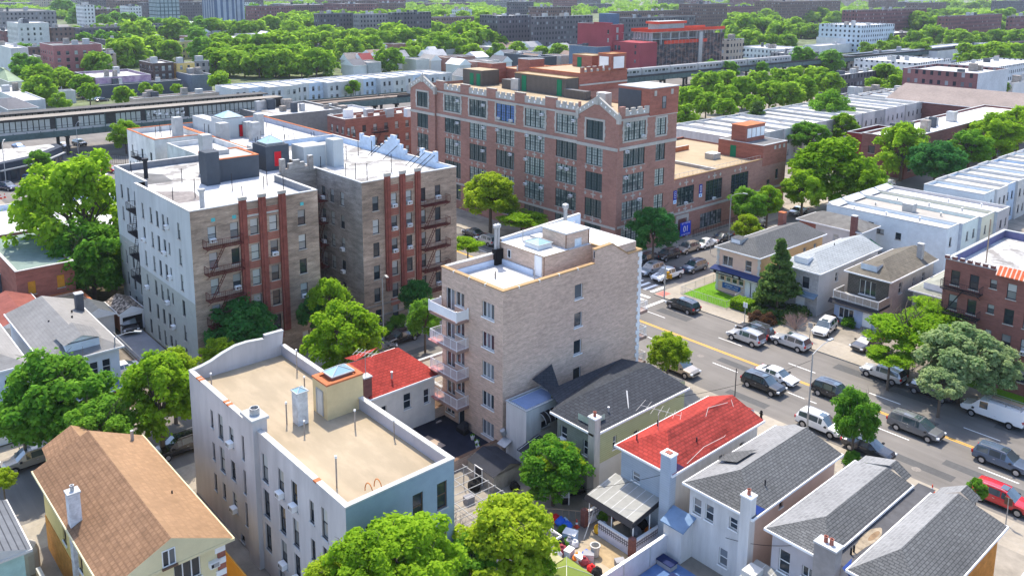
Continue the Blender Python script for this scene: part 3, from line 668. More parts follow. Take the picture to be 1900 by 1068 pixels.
# ================================================================ APARTMENT BLOCKS
def fire_escape(root, side, c, u0, u1, zs, m=IRON, depth=1.1, z_low=None):
    b = MB()
    P = lambda u, d, z: Vector(wpt(side, c, u, d, z))
    for i, z in enumerate(zs):
        n = int((u1-u0)/.16)
        for k in range(n+1):
            u = u0+(u1-u0)*k/n; b.tube(P(u, .02, z), P(u, depth, z), .035, m, 4, cap=False)
        for d in (.03, depth): b.tube(P(u0, d, z-.03), P(u1, d, z-.03), .05, m, 4)
        rail(b, [P(u0, .05, z), P(u0, depth, z), P(u1, depth, z), P(u1, .05, z)], .95, m, .02, .22)
        for u in (u0+.2, u1-.2): b.tube(P(u, 0, z-.7), P(u, depth, z-.05), .03, m, 4)
        if i+1 < len(zs) or z_low is not None:
            z2 = zs[i+1] if i+1 < len(zs) else z_low
            ua, ub = (u0+.5, u0+2.2)
            for o in (.35, .8): b.tube(P(ub, o, z), P(ua, o, z2), .04, m, 4)
            for k in range(11):
                t = k/10; b.tube(P(ub+(ua-ub)*t, .35, z+(z2-z)*t), P(ub+(ua-ub)*t, .8, z+(z2-z)*t), .03, m, 4, cap=False)
    return b.build('fire_escape', root)
FZ = [15.38, 12.38, 9.38, 6.36, 3.35]
HA = 19.2
Ew = some_ac(grid([35.4, 37.95, 40.3, 42.62, 46.2], FZ, .95, 1.8, 'dh'), 6, 5) + [(46.2, .5, .9, 1.6, 'dh'), (42.6, .2, 1.1, 2.3, 'plain')]
Sw = []
for z in FZ+[.6]:
    for u, w in ((-103.95, .75), (-101.15, .75), (-99.1, .78), (-97.15, .78), (-95.75, .5), (-92.45, .8)):
        Sw.append((u, z+(.45 if w == .5 else 0), w, 1.35 if w == .5 else 1.85, 'dh', {'ac': (int(u*7+z*3) % 6 == 0)}))
    for u in (-115.8, -113.2, -110.6, -108.3): Sw.append((u, z, .8, 1.8, 'dh', {}))
A = thing('apartment_building', 'six storey brown brick apartment wing with pale grey painted side wall and dark red pilasters', 'apartment building', (-104, 41, 0))
b = MB(); X0, X1, Y0, Y1 = -106.4, -88.9, 33.1, 48.4
sw = [q[:4] for q in Sw]
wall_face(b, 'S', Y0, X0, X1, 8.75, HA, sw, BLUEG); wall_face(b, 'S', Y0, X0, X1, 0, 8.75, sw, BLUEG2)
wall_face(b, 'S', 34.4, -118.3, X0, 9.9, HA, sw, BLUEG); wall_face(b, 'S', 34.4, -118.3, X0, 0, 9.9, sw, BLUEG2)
b.face([(X0, Y0, 0), (X0, 34.4, 0), (X0, 34.4, HA), (X0, Y0, HA)], BLUEG2)
wall_face(b, 'E', X1, Y0, Y1, 0, HA, [q[:4] for q in Ew], BRICKB); wall_face(b, 'N', Y1, -99.8, X1, 0, HA, [], BRICKD)
wall_face(b, 'W', -118.3, 34.4, 54.3, 0, HA, [], BRICKD)
Cw = grid([50.2, 52.6], FZ+[.5], .9, 1.7, 'dh')
wall_face(b, 'E', -99.8, Y1, 54.3, 0, HA, [q[:4] for q in Cw], BRICKD)
for (p, q) in (((X0, Y0+.3), (X1-.3, Y0+.3)), ((X1-.3, Y0+.3), (X1-.3, Y1-.3)), ((X1-.3, Y1-.3), (-99.5, Y1-.3)), ((-118, 34.7), (X0, 34.7)), ((-118, 34.7), (-118, 54.3)), ((X0, 34.7), (X0, Y0+.3))):
    b.face([(*p, 18.4), (*q, 18.4), (*q, HA), (*p, HA)], M('parapet_inner', (.2, .21, .23)))
b.build('wall', A)
add_windows(A, 'E', X1, Ew); add_windows(A, 'S', Y0, [q for q in Sw if q[0] > X0]); add_windows(A, 'S', 34.4, [q for q in Sw if q[0] < X0]); add_windows(A, 'E', -99.8, Cw)
b = MB(); r18 = 18.4
b.face([(-118, 34.7, r18), (X0, 34.7, r18), (X0, 54.3, r18), (-118, 54.3, r18)], WROOF2); b.face([(X0, Y0+.3, r18), (X1-.3, Y0+.3, r18), (X1-.3, Y1-.3, r18), (X0, Y1-.3, r18)], WROOF)
b.face([(X0, Y1-.3, r18), (-99.8, Y1-.3, r18), (-99.8, 54.3, r18), (X0, 54.3, r18)], WROOF)
b.face([(-117.5, 35.2, r18+.006), (-108, 35.2, r18+.006), (-108, 38.4, r18+.006), (-113, 38.8, r18+.006)], GROOF)
b.face([(-104.5, 34, r18+.006), (-96.4, 34, r18+.006), (-96, 37.5, r18+.006), (-101, 38.2, r18+.006)], M('roof_patch', (.22, .2, .19), var=.3)); b.build('roof', A)
k = MB(); k.box(X0, X1+.05, Y0-.05, Y0+.33, HA, HA+.1, COPW); k.box(X1-.33, X1+.05, Y0+.33, Y1, HA, HA+.1, COPG); k.box(-118.3, X0, 34.35, 34.7, HA, HA+.1, COPW); k.box(-118.3, -117.95, 34.7, 54.3, HA, HA+.1, COPW)
k.box(-99.8, X1-.33, Y1-.33, Y1+.03, HA, HA+.1, COPW); k.box(-100.1, -99.75, Y1+.03, 54.3, HA, HA+.1, COPG); k.build('coping', A)
b = MB()                                        # front piers, brick trim
for u in (38.98, 41.3, 43.75):
    b.box(X1, X1+.28, u-.42, u+.42, 4.3 if u < 43 else 3.0, 19.6, REDP, top=COPG); b.box(X1+.28, X1+.36, u-.14, u+.14, 4.3 if u < 43 else 3.0, 19.55, REDP)
    b.box(X1-.02, X1+.33, u-.47, u+.47, 19.6, 19.95, STONE)
b.build('pilaster', A)
b = MB()
for z in [q+1.9 for q in FZ]+[2.0]:
    for u in (40.3, 42.62):
        b = MB(); b.box(X1, X1+.05, u-.75, u+.75, z+.1, z+1.05, MATS['panel_stripes'] if 'panel_stripes' in MATS else M('panel_stripes', (.33, .085, .06), pat='rows', pp=(.24, .5), col2=(.24, .15, .11))); b.build('brick_panel', A)
b = MB(); b.box(X1, X1+.08, 39.45, 43.3, 17.5, 17.75, STONE); b.build('stone_band', A)
b = MB()
for u, z in ((35.6, 17.9), (38, 17.8), (46.3, 17.9)): b.box(X1, X1+.05, u-.22, u+.22, z-.2, z+.2, M('verdigris_tile', (.1, .42, .42)))
b.build('tile_ornament', A)
fire_escape(A, 'E', X1, 34.3, 38.5, [14.95, 11.95, 8.95, 5.95])
fire_escape(A, 'S', 34.4, -110.9, -107, [15, 12, 9, 6], IRONB)
for args in ((-104.6, -102.5, 40.6, 42.3, r18, 22.6, GREYP),): part_box(A, 'roof_bulkhead', *args)
b = MB(); coping_ring(b, -110, -103.5, 42.6, 48, 21.3, COPO, t=.4); b.box(-110, -103.5, 42.6, 48, r18, 21.3, GREYP, top=GREYL, skip='B'); b.box(-108.2, -106.6, 44, 45.4, 21.3, 21.9, GALV); b.build('roof_bulkhead', A)
for x, y, h in ((-98.1, 34.7, 1.6), (-97.8, 37.2, 2.3), (-106.6, 39, 1.8), (-110.3, 43.2, 1.6), (-98.1, 41.9, 2.2), (-95.1, 41.8, 1.2), (-98.2, 46.5, 2), (-94.6, 46.9, 1.8), (-96.4, 45.2, 1.7), (-116.5, 36, 1.6)): pipe(A, x, y, r18, h, .05, DARK, False)
for x, y, h in ((-92.7, 36, 2.2), (-112, 36.4, 2.6)):
    b = MB(); b.lathe([(.26, 0), (.26, h*.85), (.4, h*.88), (.42, h), (.2, h)], (x, y, r18), GREYL if x > -100 else DARK, 10); b.build('vent_stack', A)
b = MB()                                        # ornate low pediment over the court
b.prism([(0, 0)]*0 or [(-100.15, 49.3), (-99.7, 49.3), (-99.7, 53.6), (-100.15, 53.6)], HA, HA+.55, BRICKD)
for y in (49.2, 53.2): b.box(-100.25, -99.6, y, y+.6, HA, HA+1.9, BRICKD, top=COPG)
b.box(-100.15, -99.7, 50.3, 52.6, HA+.55, HA+1.2, BRICKD, top=COPG); b.box(-100.15, -99.7, 51, 51.9, HA+1.2, HA+1.55, BRICKD, top=COPG); b.build('pediment', A)
# ---- second wing
BX0, BX1, BY0, BY1 = -121.0, -88.6, 54.3, 69.1
Ew = grid([56.25, 59.0, 61.3, 63.5, 65.95], FZ, .92, 1.82, 'dh')+grid([56.4, 59.0, 61.3], [.35], .9, 1.9, 'dh')
some_ac(Ew, 10, 8)
Sw = grid([-98.1, -95.9, -93.4], FZ+[.4], 1.0, 1.75, 'dh')
for q in Sw: q[5]['ac'] = q[0] in (-98.1,) and q[1] > 9 or (q[0] == -93.4 and 6 < q[1] < 12)
Bq = flat_building('apartment_building', 'six storey brown brick apartment wing with black roof braces and red pilasters, nearer the avenue', 'apartment building', BX0, BX1, BY0, BY1, HA, BRICKB, {'E': Ew, 'S': Sw}, roof=WROOF2, par=.8, cop=COPG, wm2={'S': BRICKD, 'N': BRICKD}, inner=M('parapet_blue', (.5, .6, .72)))
b = MB()
for u in (57.98, 60.27, 62.65):
    b.box(BX1, BX1+.28, u-.4, u+.4, 4.5, 19.6, REDP, top=COPG); b.box(BX1+.28, BX1+.36, u-.13, u+.13, 4.5, 19.55, REDP); b.box(BX1-.02, BX1+.33, u-.45, u+.45, 19.6, 20.0, STONE)
b.build('pilaster', Bq)
b = MB()
for z in [q+1.9 for q in FZ]+[2.2]:
    for u in (59.0, 61.3):
        b = MB(); b.box(BX1, BX1+.05, u-.72, u+.72, z+.1, z+1.05, MATS['panel_stripes']); b.build('brick_panel', Bq)
b = MB(); b.box(BX1, BX1+.09, BY0, BY1, 2.75, 2.95, BRICKD); b.box(BX1, BX1+.09, BY0, BY1, 1.3, 1.45, BRICKD); b.build('brick_band', Bq)
fire_escape(Bq, 'E', BX1, 63.0, 67.2, [14.9, 11.9, 8.9, 5.95, 3.0])
fire_escape(Bq, 'S', BY0, -99.5, -97, [15.3, 12.3, 9.3, 6.3])
for c in (-110.5, -103.3, -94.6):
    b = MB()
    st = ((3.2, .7), (2.2, 1.3), (1.3, 1.9), (.6, 2.4)) if c == -103.3 else ((1.9, .6), (1.2, 1.2))
    z = HA
    for w, h in st: b.box(c-w, c+w, BY1-.36, BY1+.06, z, HA+h, M('parapet_blue', (.5, .6, .72)), top=COPW, skip='B'); z = HA+h
    for s in (-1, 1):
        if c != -103.3: b.box(c+s*1.55-.3, c+s*1.55+.3, BY1-.4, BY1+.1, HA+.6, HA+1.5, MATS['parapet_blue'], top=COPW)
    b.build('parapet', Bq)
b = MB()
for x in (-106, -105.3, -102, -96.3, -95.2, -93.8, -92.9): b.tube((x, BY1-.4, HA+1), (x-.5, BY1-2.6, r18), .05, DARK, 5)
b.build('brace', Bq)
lb = MB(); lb.box(-107.8, -104.3, 54.9, 58.3, r18, 21.3, BLUEG, top=GREYL, skip='B'); lb.box(-104.28, -102.2, 58.3, 59.9, r18, 22.2, BLUEG, top=COPG, skip='B'); lb.build('roof_bulkhead', Bq)
rdb = MB(); rdb.box(-109.6, -105.6, 50, 53.4, r18, 21.8, GREYP, skip='B'); q = rdb.build('roof_bulkhead', A); door(A, 'E', -105.6, 51.7, r18+.55, 1.0, 2.0, REDD, frame=GREYP); skylight(A, -109, -106.2, 50.5, 52.9, 21.8, .25, .9)
for x, y, h in ((-106.1, 62.6, 2), (-107.2, 65.3, 2.2), (-105.9, 66.8, 2.2), (-96, 56.5, 1.8), (-93.4, 56.4, 2.3), (-92.4, 57.5, 2.3), (-94.6, 62.7, 2.5), (-103.5, 57, 1.5)): pipe(Bq, x, y, r18, h, .05, DARK, False)
# ---- rear white-painted block and its neighbour
RW = M('dirty_white_paint', (.60, .60, .58), var=.22, sc=.6, st=(1, .4, 1))
R1 = flat_building('apartment_building', 'white painted apartment block with red coping and iron fire escapes facing the station plaza', 'apartment building', -153.2, -121.2, 55.5, 72, 18.2, RW, {'S': grid([-150, -146], [14, 11, 8, 5], .9, 1.8, 'dh')}, roof=WROOF, par=.9, cop=COPO, inner=M('parapet_lilac', (.36, .38, .44)))
S1 = flat_building('apartment_building', 'narrow white painted apartment wing with a black fire escape beside the rear court', 'apartment building', -153.4, -140.0, 47.2, 55.4, 18.2, RW, {'S': grid([-151, -146.2, -142], [14, 11, 8, 5], .9, 1.8, 'dh')}, roof=WROOF, par=.9, cop=COPO)
fire_escape(S1, 'S', 47.2, -148.6, -144.5, [14.2, 11.2, 8.2], IRONB)
S2 = flat_building('apartment_building', 'stubby white apartment wing between the rear court and the grey painted block', 'apartment building', -135.6, -118.6, 47.6, 55.4, 18.2, RW, {'S': grid([-132.5, -129], [14, 11, 8, 5], .9, 1.8, 'dh')}, roof=WROOF, par=.7, cop=COPG)
fire_escape(S2, 'S', 47.6, -133.6, -130, [14.2, 11.2, 8.2], IRON)
z = 17.3
for root, a in ((R1, (-153.3+.6, -140, 58.5, 60.6, 19.6, BLUEG)), (R1, (-143, -138.4, 58.0, 62.2, 20.6, BLUEG)), (R1, (-138.3, -136.9, 61.5, 62.8, 20, GREYL)), (R1, (-139.4, -137.8, 64, 65.2, 21, GREYL)), (R1, (-135, -133.4, 61, 62.4, 20.4, GREYL)), (R1, (-136.5, -134.7, 56, 57.6, 20.6, GREYL)), (S1, (-147, -145.4, 52.6, 54, 20.6, GREYL)), (S2, (-127.5, -125.8, 49.5, 51, 20.6, GREYL))):
    part_box(root, 'roof_bulkhead', *a[:4], z, a[4], a[5], COPG)
skylight(R1, -142.6, -138.8, 58.4, 61.8, 20.6, .2, 1.0)
door(R1, 'E', -138.4, 61.4, 17.4, .9, 2.0, REDD, frame=GREYP)
r = random.Random(4)
for i in range(16): pipe(R1, r.uniform(-150, -123), r.uniform(57, 70), z, r.uniform(1.4, 2.2), .05, DARK, False)
for i in range(4): pipe(S1, r.uniform(-152, -141), r.uniform(49, 54), z, 1.8, .05, DARK, False); pipe(S2, r.uniform(-134, -123), r.uniform(49, 54), z, 1.8, .05, DARK, False)
# ================================================================ GREY PAINTED THREE-STOREY BUILDING
gx0, gx1, gy0, gy1, gh = -67.9, -42.6, 24.35, 32.9, 11.3
Sw = []
for r_, z in enumerate((7.75, 4.9, 2.15)):
    for u, w, h, a in ((-63.45, .5, 1.5, 0), (-61.75, .9, 2.1, 0), (-59.72, .8, 1.6, 1), (-57.57, .5, 2.0, 0), (-53.95, .95, 2.15, 0), (-51.45, .9, 2.1, 1), (-49.47, .85, 2.1, 1), (-47.05, .6, 1.6, 0), (-45.35, .8, 2.15, 0)):
        if r_ == 2 and u == -61.75: w, h = .55, 1.35
        Sw.append((u, z+(2.1-h)*.5, w, h, 'dh', {'ac': a and (r_+int(u)) % 2}))
Sw += [(-58.6, .35, .7, .6, 'plain', {}), (-52, .2, 1.0, 1.4, 'plain', {}), (-48.3, .2, 1.0, 1.4, 'plain', {})]
Ew = grid([29.83, 31.85], [8.0, 4.9, 2.1], .85, 2.0, 'dh')+grid([26.2], [7.4], .9, 2.0, 'dh')
G = thing('apartment_house', 'grey painted three storey apartment house with a flat beige roof and curved front parapet', 'apartment building', ((gx0+gx1)/2, (gy0+gy1)/2, 0))
b = MB()
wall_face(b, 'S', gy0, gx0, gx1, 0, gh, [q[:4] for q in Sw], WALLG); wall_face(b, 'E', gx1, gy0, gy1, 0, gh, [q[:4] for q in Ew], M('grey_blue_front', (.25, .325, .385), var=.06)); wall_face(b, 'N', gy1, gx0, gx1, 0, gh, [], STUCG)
prof = [(24.35, 11.3), (25.4, 11.45), (26.2, 11.65), (27.2, 12.05), (28.4, 12.4), (29.5, 12.45), (31.0, 12.3), (31.1, 12.62), (32.9, 12.6)]
b.face([(gx0, 24.35, 0), (gx0, 32.9, 0)]+[(gx0, y, z) for y, z in prof[::-1]], WALLG)
b.face([(gx0+.3, 24.6, 10.4), (gx0+.3, 32.6, 10.4)]+[(gx0+.3, y, z) for y, z in prof[::-1]], WALLG)
b.face([(gx0, 24.65, 10.4), (gx1-.3, 24.65, 10.4), (gx1-.3, 24.65, gh), (gx0, 24.65, gh)], WALLG); b.face([(gx0, 32.6, 10.4), (gx1-.3, 32.6, 10.4), (gx1-.3, 32.6, gh), (gx0, 32.6, gh)], STUCG); b.face([(gx1-.3, 24.65, 10.4), (gx1-.3, 32.6, 10.4), (gx1-.3, 32.6, gh), (gx1-.3, 24.65, gh)], WALLG)
b.build('wall', G); add_windows(G, 'S', gy0, Sw, DFRAME, GL, COPG); add_windows(G, 'E', gx1, Ew, BFRAME, GLD, COPG)
b = MB(); b.face([(gx0+.3, 24.65, 10.4), (gx1-.3, 24.65, 10.4), (gx1-.3, 32.6, 10.4), (gx0+.3, 32.6, 10.4)], M('tan_roof', (.325, .268, .188), var=.07, sc=.55, blot=.08, pat='blend', col2=(.355, .29, .205), st=(.4, 1.1, 1))); b.build('roof', G)
k = MB()
for p, q in zip(prof[:-1], prof[1:]):
    if q[0]-p[0] > .2: k.slab([(gx0-.05, p[0], p[1]), (gx0+.36, p[0], p[1]), (gx0+.36, q[0], q[1]), (gx0-.05, q[0], q[1])], (0, 0, .1), COPG)
k.box(gx0+.36, -56.6, gy0-.06, gy0+.36, gh, gh+.1, COPW); k.box(-54.9, gx1+.05, gy0-.06, gy0+.36, gh, gh+.1, COPW); k.box(gx1-.36, gx1+.05, gy0+.36, gy1-.36, gh, gh+.1, COPG); k.box(gx0+.36, gx1+.05, gy1-.36, gy1+.05, gh, gh+.1, COPW)
for xx in (-66.2, -65.7, -60.8, -60.2, -46.6): k.box(xx, xx+.4, gy0-.07, gy0+.37, gh-.02, gh+.108, COPO)
k.build('coping', G)
b = MB(); b.box(-56.6, -54.9, gy0-.35, gy0+.75, 0, 12.1, WALLG, top=COPG); b.box(-56.75, -54.75, gy0-.48, gy0+.88, 12.1, 12.3, COPG); b.lathe([(.36, 0), (.36, .5), (.3, .5), (.3, .1)], (-55.7, gy0+.2, 12.3), GALV, 12); b.build('chimney', G)
b = MB(); bx = (-56.6, -54.4, 29.8, 33.0); b.box(*bx, 10.4, 13.2, CREAM, top=COPO, skip='B'); coping_ring(b, *bx, 13.2, COPO, t=.35, h=.14)
b.build('roof_bulkhead', G); door(G, 'S', 29.8, -55.5, 10.5, .85, 2.0, OFFW, frame=GREYL); skylight(G, -56.2, -54.9, 30.6, 32.4, 13.22, .35, .45, BRICKX)
b = MB(); b.box(-56.0, -55.1, 27.7, 28.55, 10.4, 12.95, M('dirty_white_shaft', (.55, .55, .54), var=.3, sc=1.5), skip='B'); b.build('roof_shaft', G); skylight(G, -55.95, -55.15, 27.75, 28.5, 12.95, .08, .3)
for x, y, h in ((-63.5, 32.0, 2.1), (-65.3, 25.2, 1.4), (-56.0, 27.2, 1.8), (-46.2, 25.8, 2.3), (-51.9, 30.7, 1.6), (-48.9, 32.2, 1.5), (-53.6, 27.4, 1.2), (-59.9, 30.8, 1.3)): pipe(G, x, y, 10.4, h, .055)
b = MB()
for y in (26.75, 27.45):
    pts = [Vector((-43.2-.5*(1-math.cos(a)), y, 10.6+.75*math.sin(a)+.15)) for a in [math.pi*i/10 for i in range(11)]]
    b.path([Vector((-43.2, y, 10.4))]+pts, .035, M('rust_orange', (.55, .2, .06)), 6)
b.build('ladder_hoop', G)
# ================================================================ TAN BRICK SIX-STOREY BUILDING
tx0, tx1, ty0, ty1, th = -62.2, -53.3, 46.7, 65.4, 17.0
T = thing('apartment_building', 'tall tan brick apartment building with white railed balconies and a white roof', 'apartment building', ((tx0+tx1)/2, (ty0+ty1)/2, 0))
Ew = grid([56.3], [14.0, 11.15, 8.35, 5.5, 2.6], 1.1, 1.45, 'plain')
Sw = grid([-55.35], [13.9, 11.0, 8.15, 5.25, 2.4], 1.7, 1.5, 'case3')
for zf in (13.05, 10.2, 7.3, 4.45): Sw += [(-60.9, zf, 1.35, 2.15, 'slide2', {'sill': None}), (-59.42, zf+.75, 1.3, 1.4, 'case2', {})]
Sw += [(-61.0, 2.4, 1.3, 1.3, 'case2', {}), (-59.3, 1.75, 1.0, 2.1, 'plain', {'sill': None})]
b = MB(); wall_face(b, 'S', ty0, tx0, tx1, 0, th, [q[:4] for q in Sw], BRICKT); wall_face(b, 'E', tx1, ty0, ty1, 0, th, [q[:4] for q in Ew], BRICKT)
b.face([(tx1, 58.41, th), (tx1, 63.3, th), (tx1, 60.9, 18.5), (tx1, 58.45, 18.38)], BRICKT)
wall_face(b, 'N', ty1, tx0, tx1, 0, th, [], BRICKT); wall_face(b, 'W', tx0, ty0, ty1, 0, th, [], BRICKT)
b.face([(tx0, 54, th), (tx0, ty1, th), (tx0, ty1, 18.9), (tx0, 54, 18.3)], BRICKT)
for p, q in (((tx0+.3, ty0+.3), (tx1-.3, ty0+.3)), ((tx1-.3, ty0+.3), (tx1-.3, 60.5)), ((tx0+.3, ty0+.3), (tx0+.3, 60))): b.face([(*p, 15.9), (*q, 15.9), (*q, th), (*p, th)], BRICKT)
b.build('wall', T)
add_windows(T, 'E', tx1, [q[:5]+({'sill': WHITE},) for q in Ew], WFRAME, GLD); add_windows(T, 'S', ty0, Sw, WFRAME, GLD, WHITE)
b = MB(); b.face([(tx0+.3, ty0+.3, 15.9), (tx1-.3, ty0+.3, 15.9), (tx1-.3, 61, 15.9), (tx0+.3, 61, 15.9)], WROOF)
FL = M('blue_flashing', (.62, .70, .80), var=.1)
b.box(tx0+.3, tx0+.42, ty0+.3, 53.8, 15.9, 16.45, FL); b.box(tx0+.42, -57, 53.7, 53.82, 15.9, 16.45, FL); b.build('roof', T)
k = MB(); k.box(tx0-.08, tx1+.08, ty0-.08, ty0+.38, th, th+.09, COPT); k.box(tx1-.38, tx1+.08, ty0+.38, 58.4, th, th+.09, COPT); k.box(tx0-.08, tx0+.38, ty0+.38, 54, th, th+.09, COPW); k.box(tx0+.38, tx1+.08, ty1-.4, ty1+.08, th-.05, th+.09, COPT)
for p, q in (((58.38, 18.38), (60.9, 18.5)), ((60.9, 18.5), (63.3, 16.95)), ((63.3, 16.95), (ty1-.4, 16.95))): k.slab([(tx1-.38, p[0], p[1]), (tx1+.08, p[0], p[1]), (tx1+.08, q[0], q[1]), (tx1-.38, q[0], q[1])], (0, 0, .09), COPT)
for y in (48.5, 51, 53.5, 56): k.box(tx1-.1, tx1+.14, y, y+.06, th-.1, th+.12, WHITE)
for x in (-60.3, -58, -55.7): k.box(x, x+.06, ty0-.14, ty0+.1, th-.1, th+.12, WHITE)
k.slab([(tx0-.08, 54, 18.3), (tx0+.3, 54, 18.3), (tx0+.3, ty1, 18.9), (tx0-.08, ty1, 18.9)], (0, 0, .1), COPW); k.face([(tx0+.3, 54, 15.9), (tx0+.3, ty1, 15.9), (tx0+.3, ty1, 18.9), (tx0+.3, 54, 18.3)], FL); k.build('coping', T)
b = MB()
b.box(tx0+.35, -55.65, 53.9, 60.5, 15.9, 18.05, BRICKT, top=WROOF, skip='B'); b.box(tx0+.3, -55.58, 53.82, 57.2, 18.05, 18.12, COPT, top=WROOF)
b.box(-59.4, -56.2, 57.25, 60.48, 18.1, 19.5, BRICKT, skip='B'); b.box(-56.2, -56.05, 57.25, 60.48, 15.9, 19.5, BRICKT, skip='B'); b.box(-59.5, -55.95, 57.15, 60.6, 19.5, 19.62, COPG, top=WROOF)
b.box(tx0+.35, tx1-.4, 60.52, 65.0, 15.9, 17.9, BRICKT, top=WROOF, skip='B'); b.box(-57, tx1-.02, 60.45, 60.7, 17.9, 18.05, COPT); b.build('penthouse', T)
b = MB()
for p in ((-55.62, 53.86), (-56.03, 57.2), (-56.03, 60.45)): b.tube((*p, 15.9), (*p, 18.05 if p[0] > -55.8 else 19.5), .05, M('copper_gutter', (.18, .1, .06)), 5)
b.build('downpipe', T)
add_out(T, 'S', 53.9, [(-60.6, 16.75, .5, .85, 'plain', {})], WFRAME, GLD, None); door(T, 'S', 53.9, -56.4, 15.95, .8, 1.95, WHITE)
add_out(T, 'E', -56.05, [(58.9, 17.9, .95, .95, 'plain', {'gl': M('pale_panel', (.7, .78, .82))})], WFRAME, GLD, None); add_out(T, 'S', 60.52, [(-54.8, 16.6, 1.1, .8, 'plain', {})], WFRAME, GLD, None)
skylight(T, -59.4, -57.4, 54.8, 56.6, 18.12, .45, .4, WHITE)
part_box(T, 'roof_hatch', -61.2, -59.8, 57.2, 58.6, 18.12, 18.32, GALV)
b = MB()
for y in (53.2, 53.55): b.tube((-61.9, y, 15.9), (-61.9, y, 19.6), .16, GALV, 9); b.lathe([(.16, 0), (.28, .1), (.28, .35), (.05, .5)], (-61.9, y, 19.6), GALV, 9)
b.box(-62.1, -61.5, 52.9, 53.88, 15.9, 17.5, BLACK); b.build('flue', T)
b = MB(); b.tube((-60.3, 61.4, 17.9), (-60.3, 61.4, 20.6), .2, GALV, 10); b.lathe([(.2, 0), (.34, .15), (.34, .5), (.1, .62)], (-60.3, 61.4, 20.5), GALV, 10)
b.tube((-59.6, 62, 17.9), (-59.6, 62, 19.2), .13, GALV, 8); b.build('flue', T)
for x, y, h in ((-60.5, 55.6, 1.2), (-58.9, 50.6, .6), (-58.7, 50.4, .5), (-55.6, 52.6, 1.3)): pipe(T, x, y, 15.9 if y < 54 else 18.1, h, .05, GALV if y > 50.7 else DARK, False)
for i, zf in enumerate((13.0, 10.15, 7.25, 4.4)):
    b = MB(); x0, x1, y0 = -62.3, -58.1, 45.25
    b.box(x0, x1, y0, ty0, zf-.28, zf, M('balcony_slab', (.3, .2, .16)), top=M('balcony_floor', (.4, .25, .22))); o = b.build('balcony_slab', T)
    b = MB()
    if i == 0:
        for q in ((x0, x1, y0, y0+.05), (x0, x0+.05, y0+.05, ty0), (x1-.05, x1, y0+.05, ty0)): b.box(*q, zf+.06, zf+.98, WHITE)
        for q in ((x0, y0), (x1, y0), (x0, ty0-.1), (x1, ty0-.1)): b.box(q[0]-.06, q[0]+.06, q[1]-.06, q[1]+.06, zf, zf+1.08, WHITE)
    else: rail(b, [(x0+.05, ty0-.05, zf), (x0+.05, y0+.05, zf), (x1-.05, y0+.05, zf), (x1-.05, ty0-.05, zf)], 1.0, WHITE, .022, .13)
    b.build('balcony_railing', T)
    if i: part_box(T, 'balcony_mat', x0+.1, x0+1.5, y0-.25, y0+.5, zf+.005, zf+.06, M('pink_rug', (.62, .28, .26), var=.25))
    f = MB(); f.box(tx1-1.6-.8*i*0, tx1+.02, ty1, ty1+1.2, zf-.2, zf, WHITE) if 0 else None
for zf in (10.15, 7.25, 4.4, 1.9):
    b = MB(); b.box(-57, tx1-.1, ty1, ty1+1.5, zf-.3, zf, M('balcony_slab', (.3, .2, .16))); b.box(-57, tx1-.1, ty1+1.42, ty1+1.5, zf, zf+.1, WHITE); rail(b, [(tx1-.15, ty1+.05, zf), (tx1-.15, ty1+1.45, zf), (-57, ty1+1.45, zf)], 1.0, WHITE, .02, .14); b.build('front_balcony', T)
b = MB()
for k_ in range(int(16.8/.42)): b.box(tx1-.34, tx1+.05+(.04 if k_ % 2 else 0), ty1-.3-(.22 if k_ % 2 else 0), ty1+.06, k_*.42, k_*.42+.4, WHITE)
b.build('quoin', T)
# rear terrace with black roof deck and low brick walls
b = MB(); b.box(tx0, -54.2, 40.3, ty0, 0, 1.86, BRICKT, top=M('terrace_membrane', (.022, .025, .04), var=.3, sc=.6)); b.box(-54.2, -53.8, 40.3, ty0, 0, 2.6, BRICKT, top=BFRAME); b.box(tx0-.1, tx0+.2, 40.3, ty0, 0, 2.9, BRICKT, top=BFRAME); b.box(-58.5, -54.9, 40.25, 40.5, 1.6, 2.0, BRICKT)
b.face([(-59.5, 40.8, 1.866), (-57.2, 40.8, 1.866), (-57.4, 43.4, 1.866), (-59.9, 43.2, 1.866)], M('terrace_tan', (.38, .3, .24))); b.build('terrace', T)
for x, y in ((-56.6, 45.9), (-55.6, 45.6), (-55.0, 45.2)):
    p = thing('plant_pot', {-56.6: 'white pot near the grill on the black terrace', -55.6: 'white pot with a plant under the lowest triple window', -55.0: 'white pot nearest the terrace end wall'}[x], 'plant pot', (x, y, 1.86)); b = MB(); b.lathe([(.14, 0), (.22, .4), (.2, .42), (.05, .4)], (x, y, 1.86), WHITE, 10); b.build('pot', p)
    b = MB(); rr = random.Random(int(x*10))
    for i in range(14): a = rr.uniform(0, 6.28); b.slab([(x, y, 2.0), (x+.25*math.cos(a), y+.25*math.sin(a), 2.3), (x+.1*math.cos(a+.5), y+.1*math.sin(a+.5), 2.4)], (0, 0, .02), GRASS)
    b.build('leaves', p)
gr = thing('grill', 'covered black barbecue grill on the black terrace', 'grill', (-58.2, 46.0, 1.86)); b = MB(); b.box(-58.8, -57.6, 45.7, 46.3, 1.86, 2.3, BLACK); b.build('cabinet', gr)
b = MB(); b.slab([(-58.7, 45.68, 2.3), (-57.7, 45.68, 2.3), (-57.75, 45.78, 2.6), (-57.9, 45.9, 2.75), (-58.5, 45.9, 2.75), (-58.65, 45.78, 2.6)], (0, .6, 0), DARK); b.build('lid', gr)
TSF = 1.0377
for o in [T]+[o for o in list(COL.objects) if o.parent is None and o.get('category') in ('plant pot', 'grill')]:
    l = o.location; o.location = (l.x*TSF, l.y*TSF, CAMZ-(CAMZ-l.z)*TSF); o.scale = (TSF,)*3
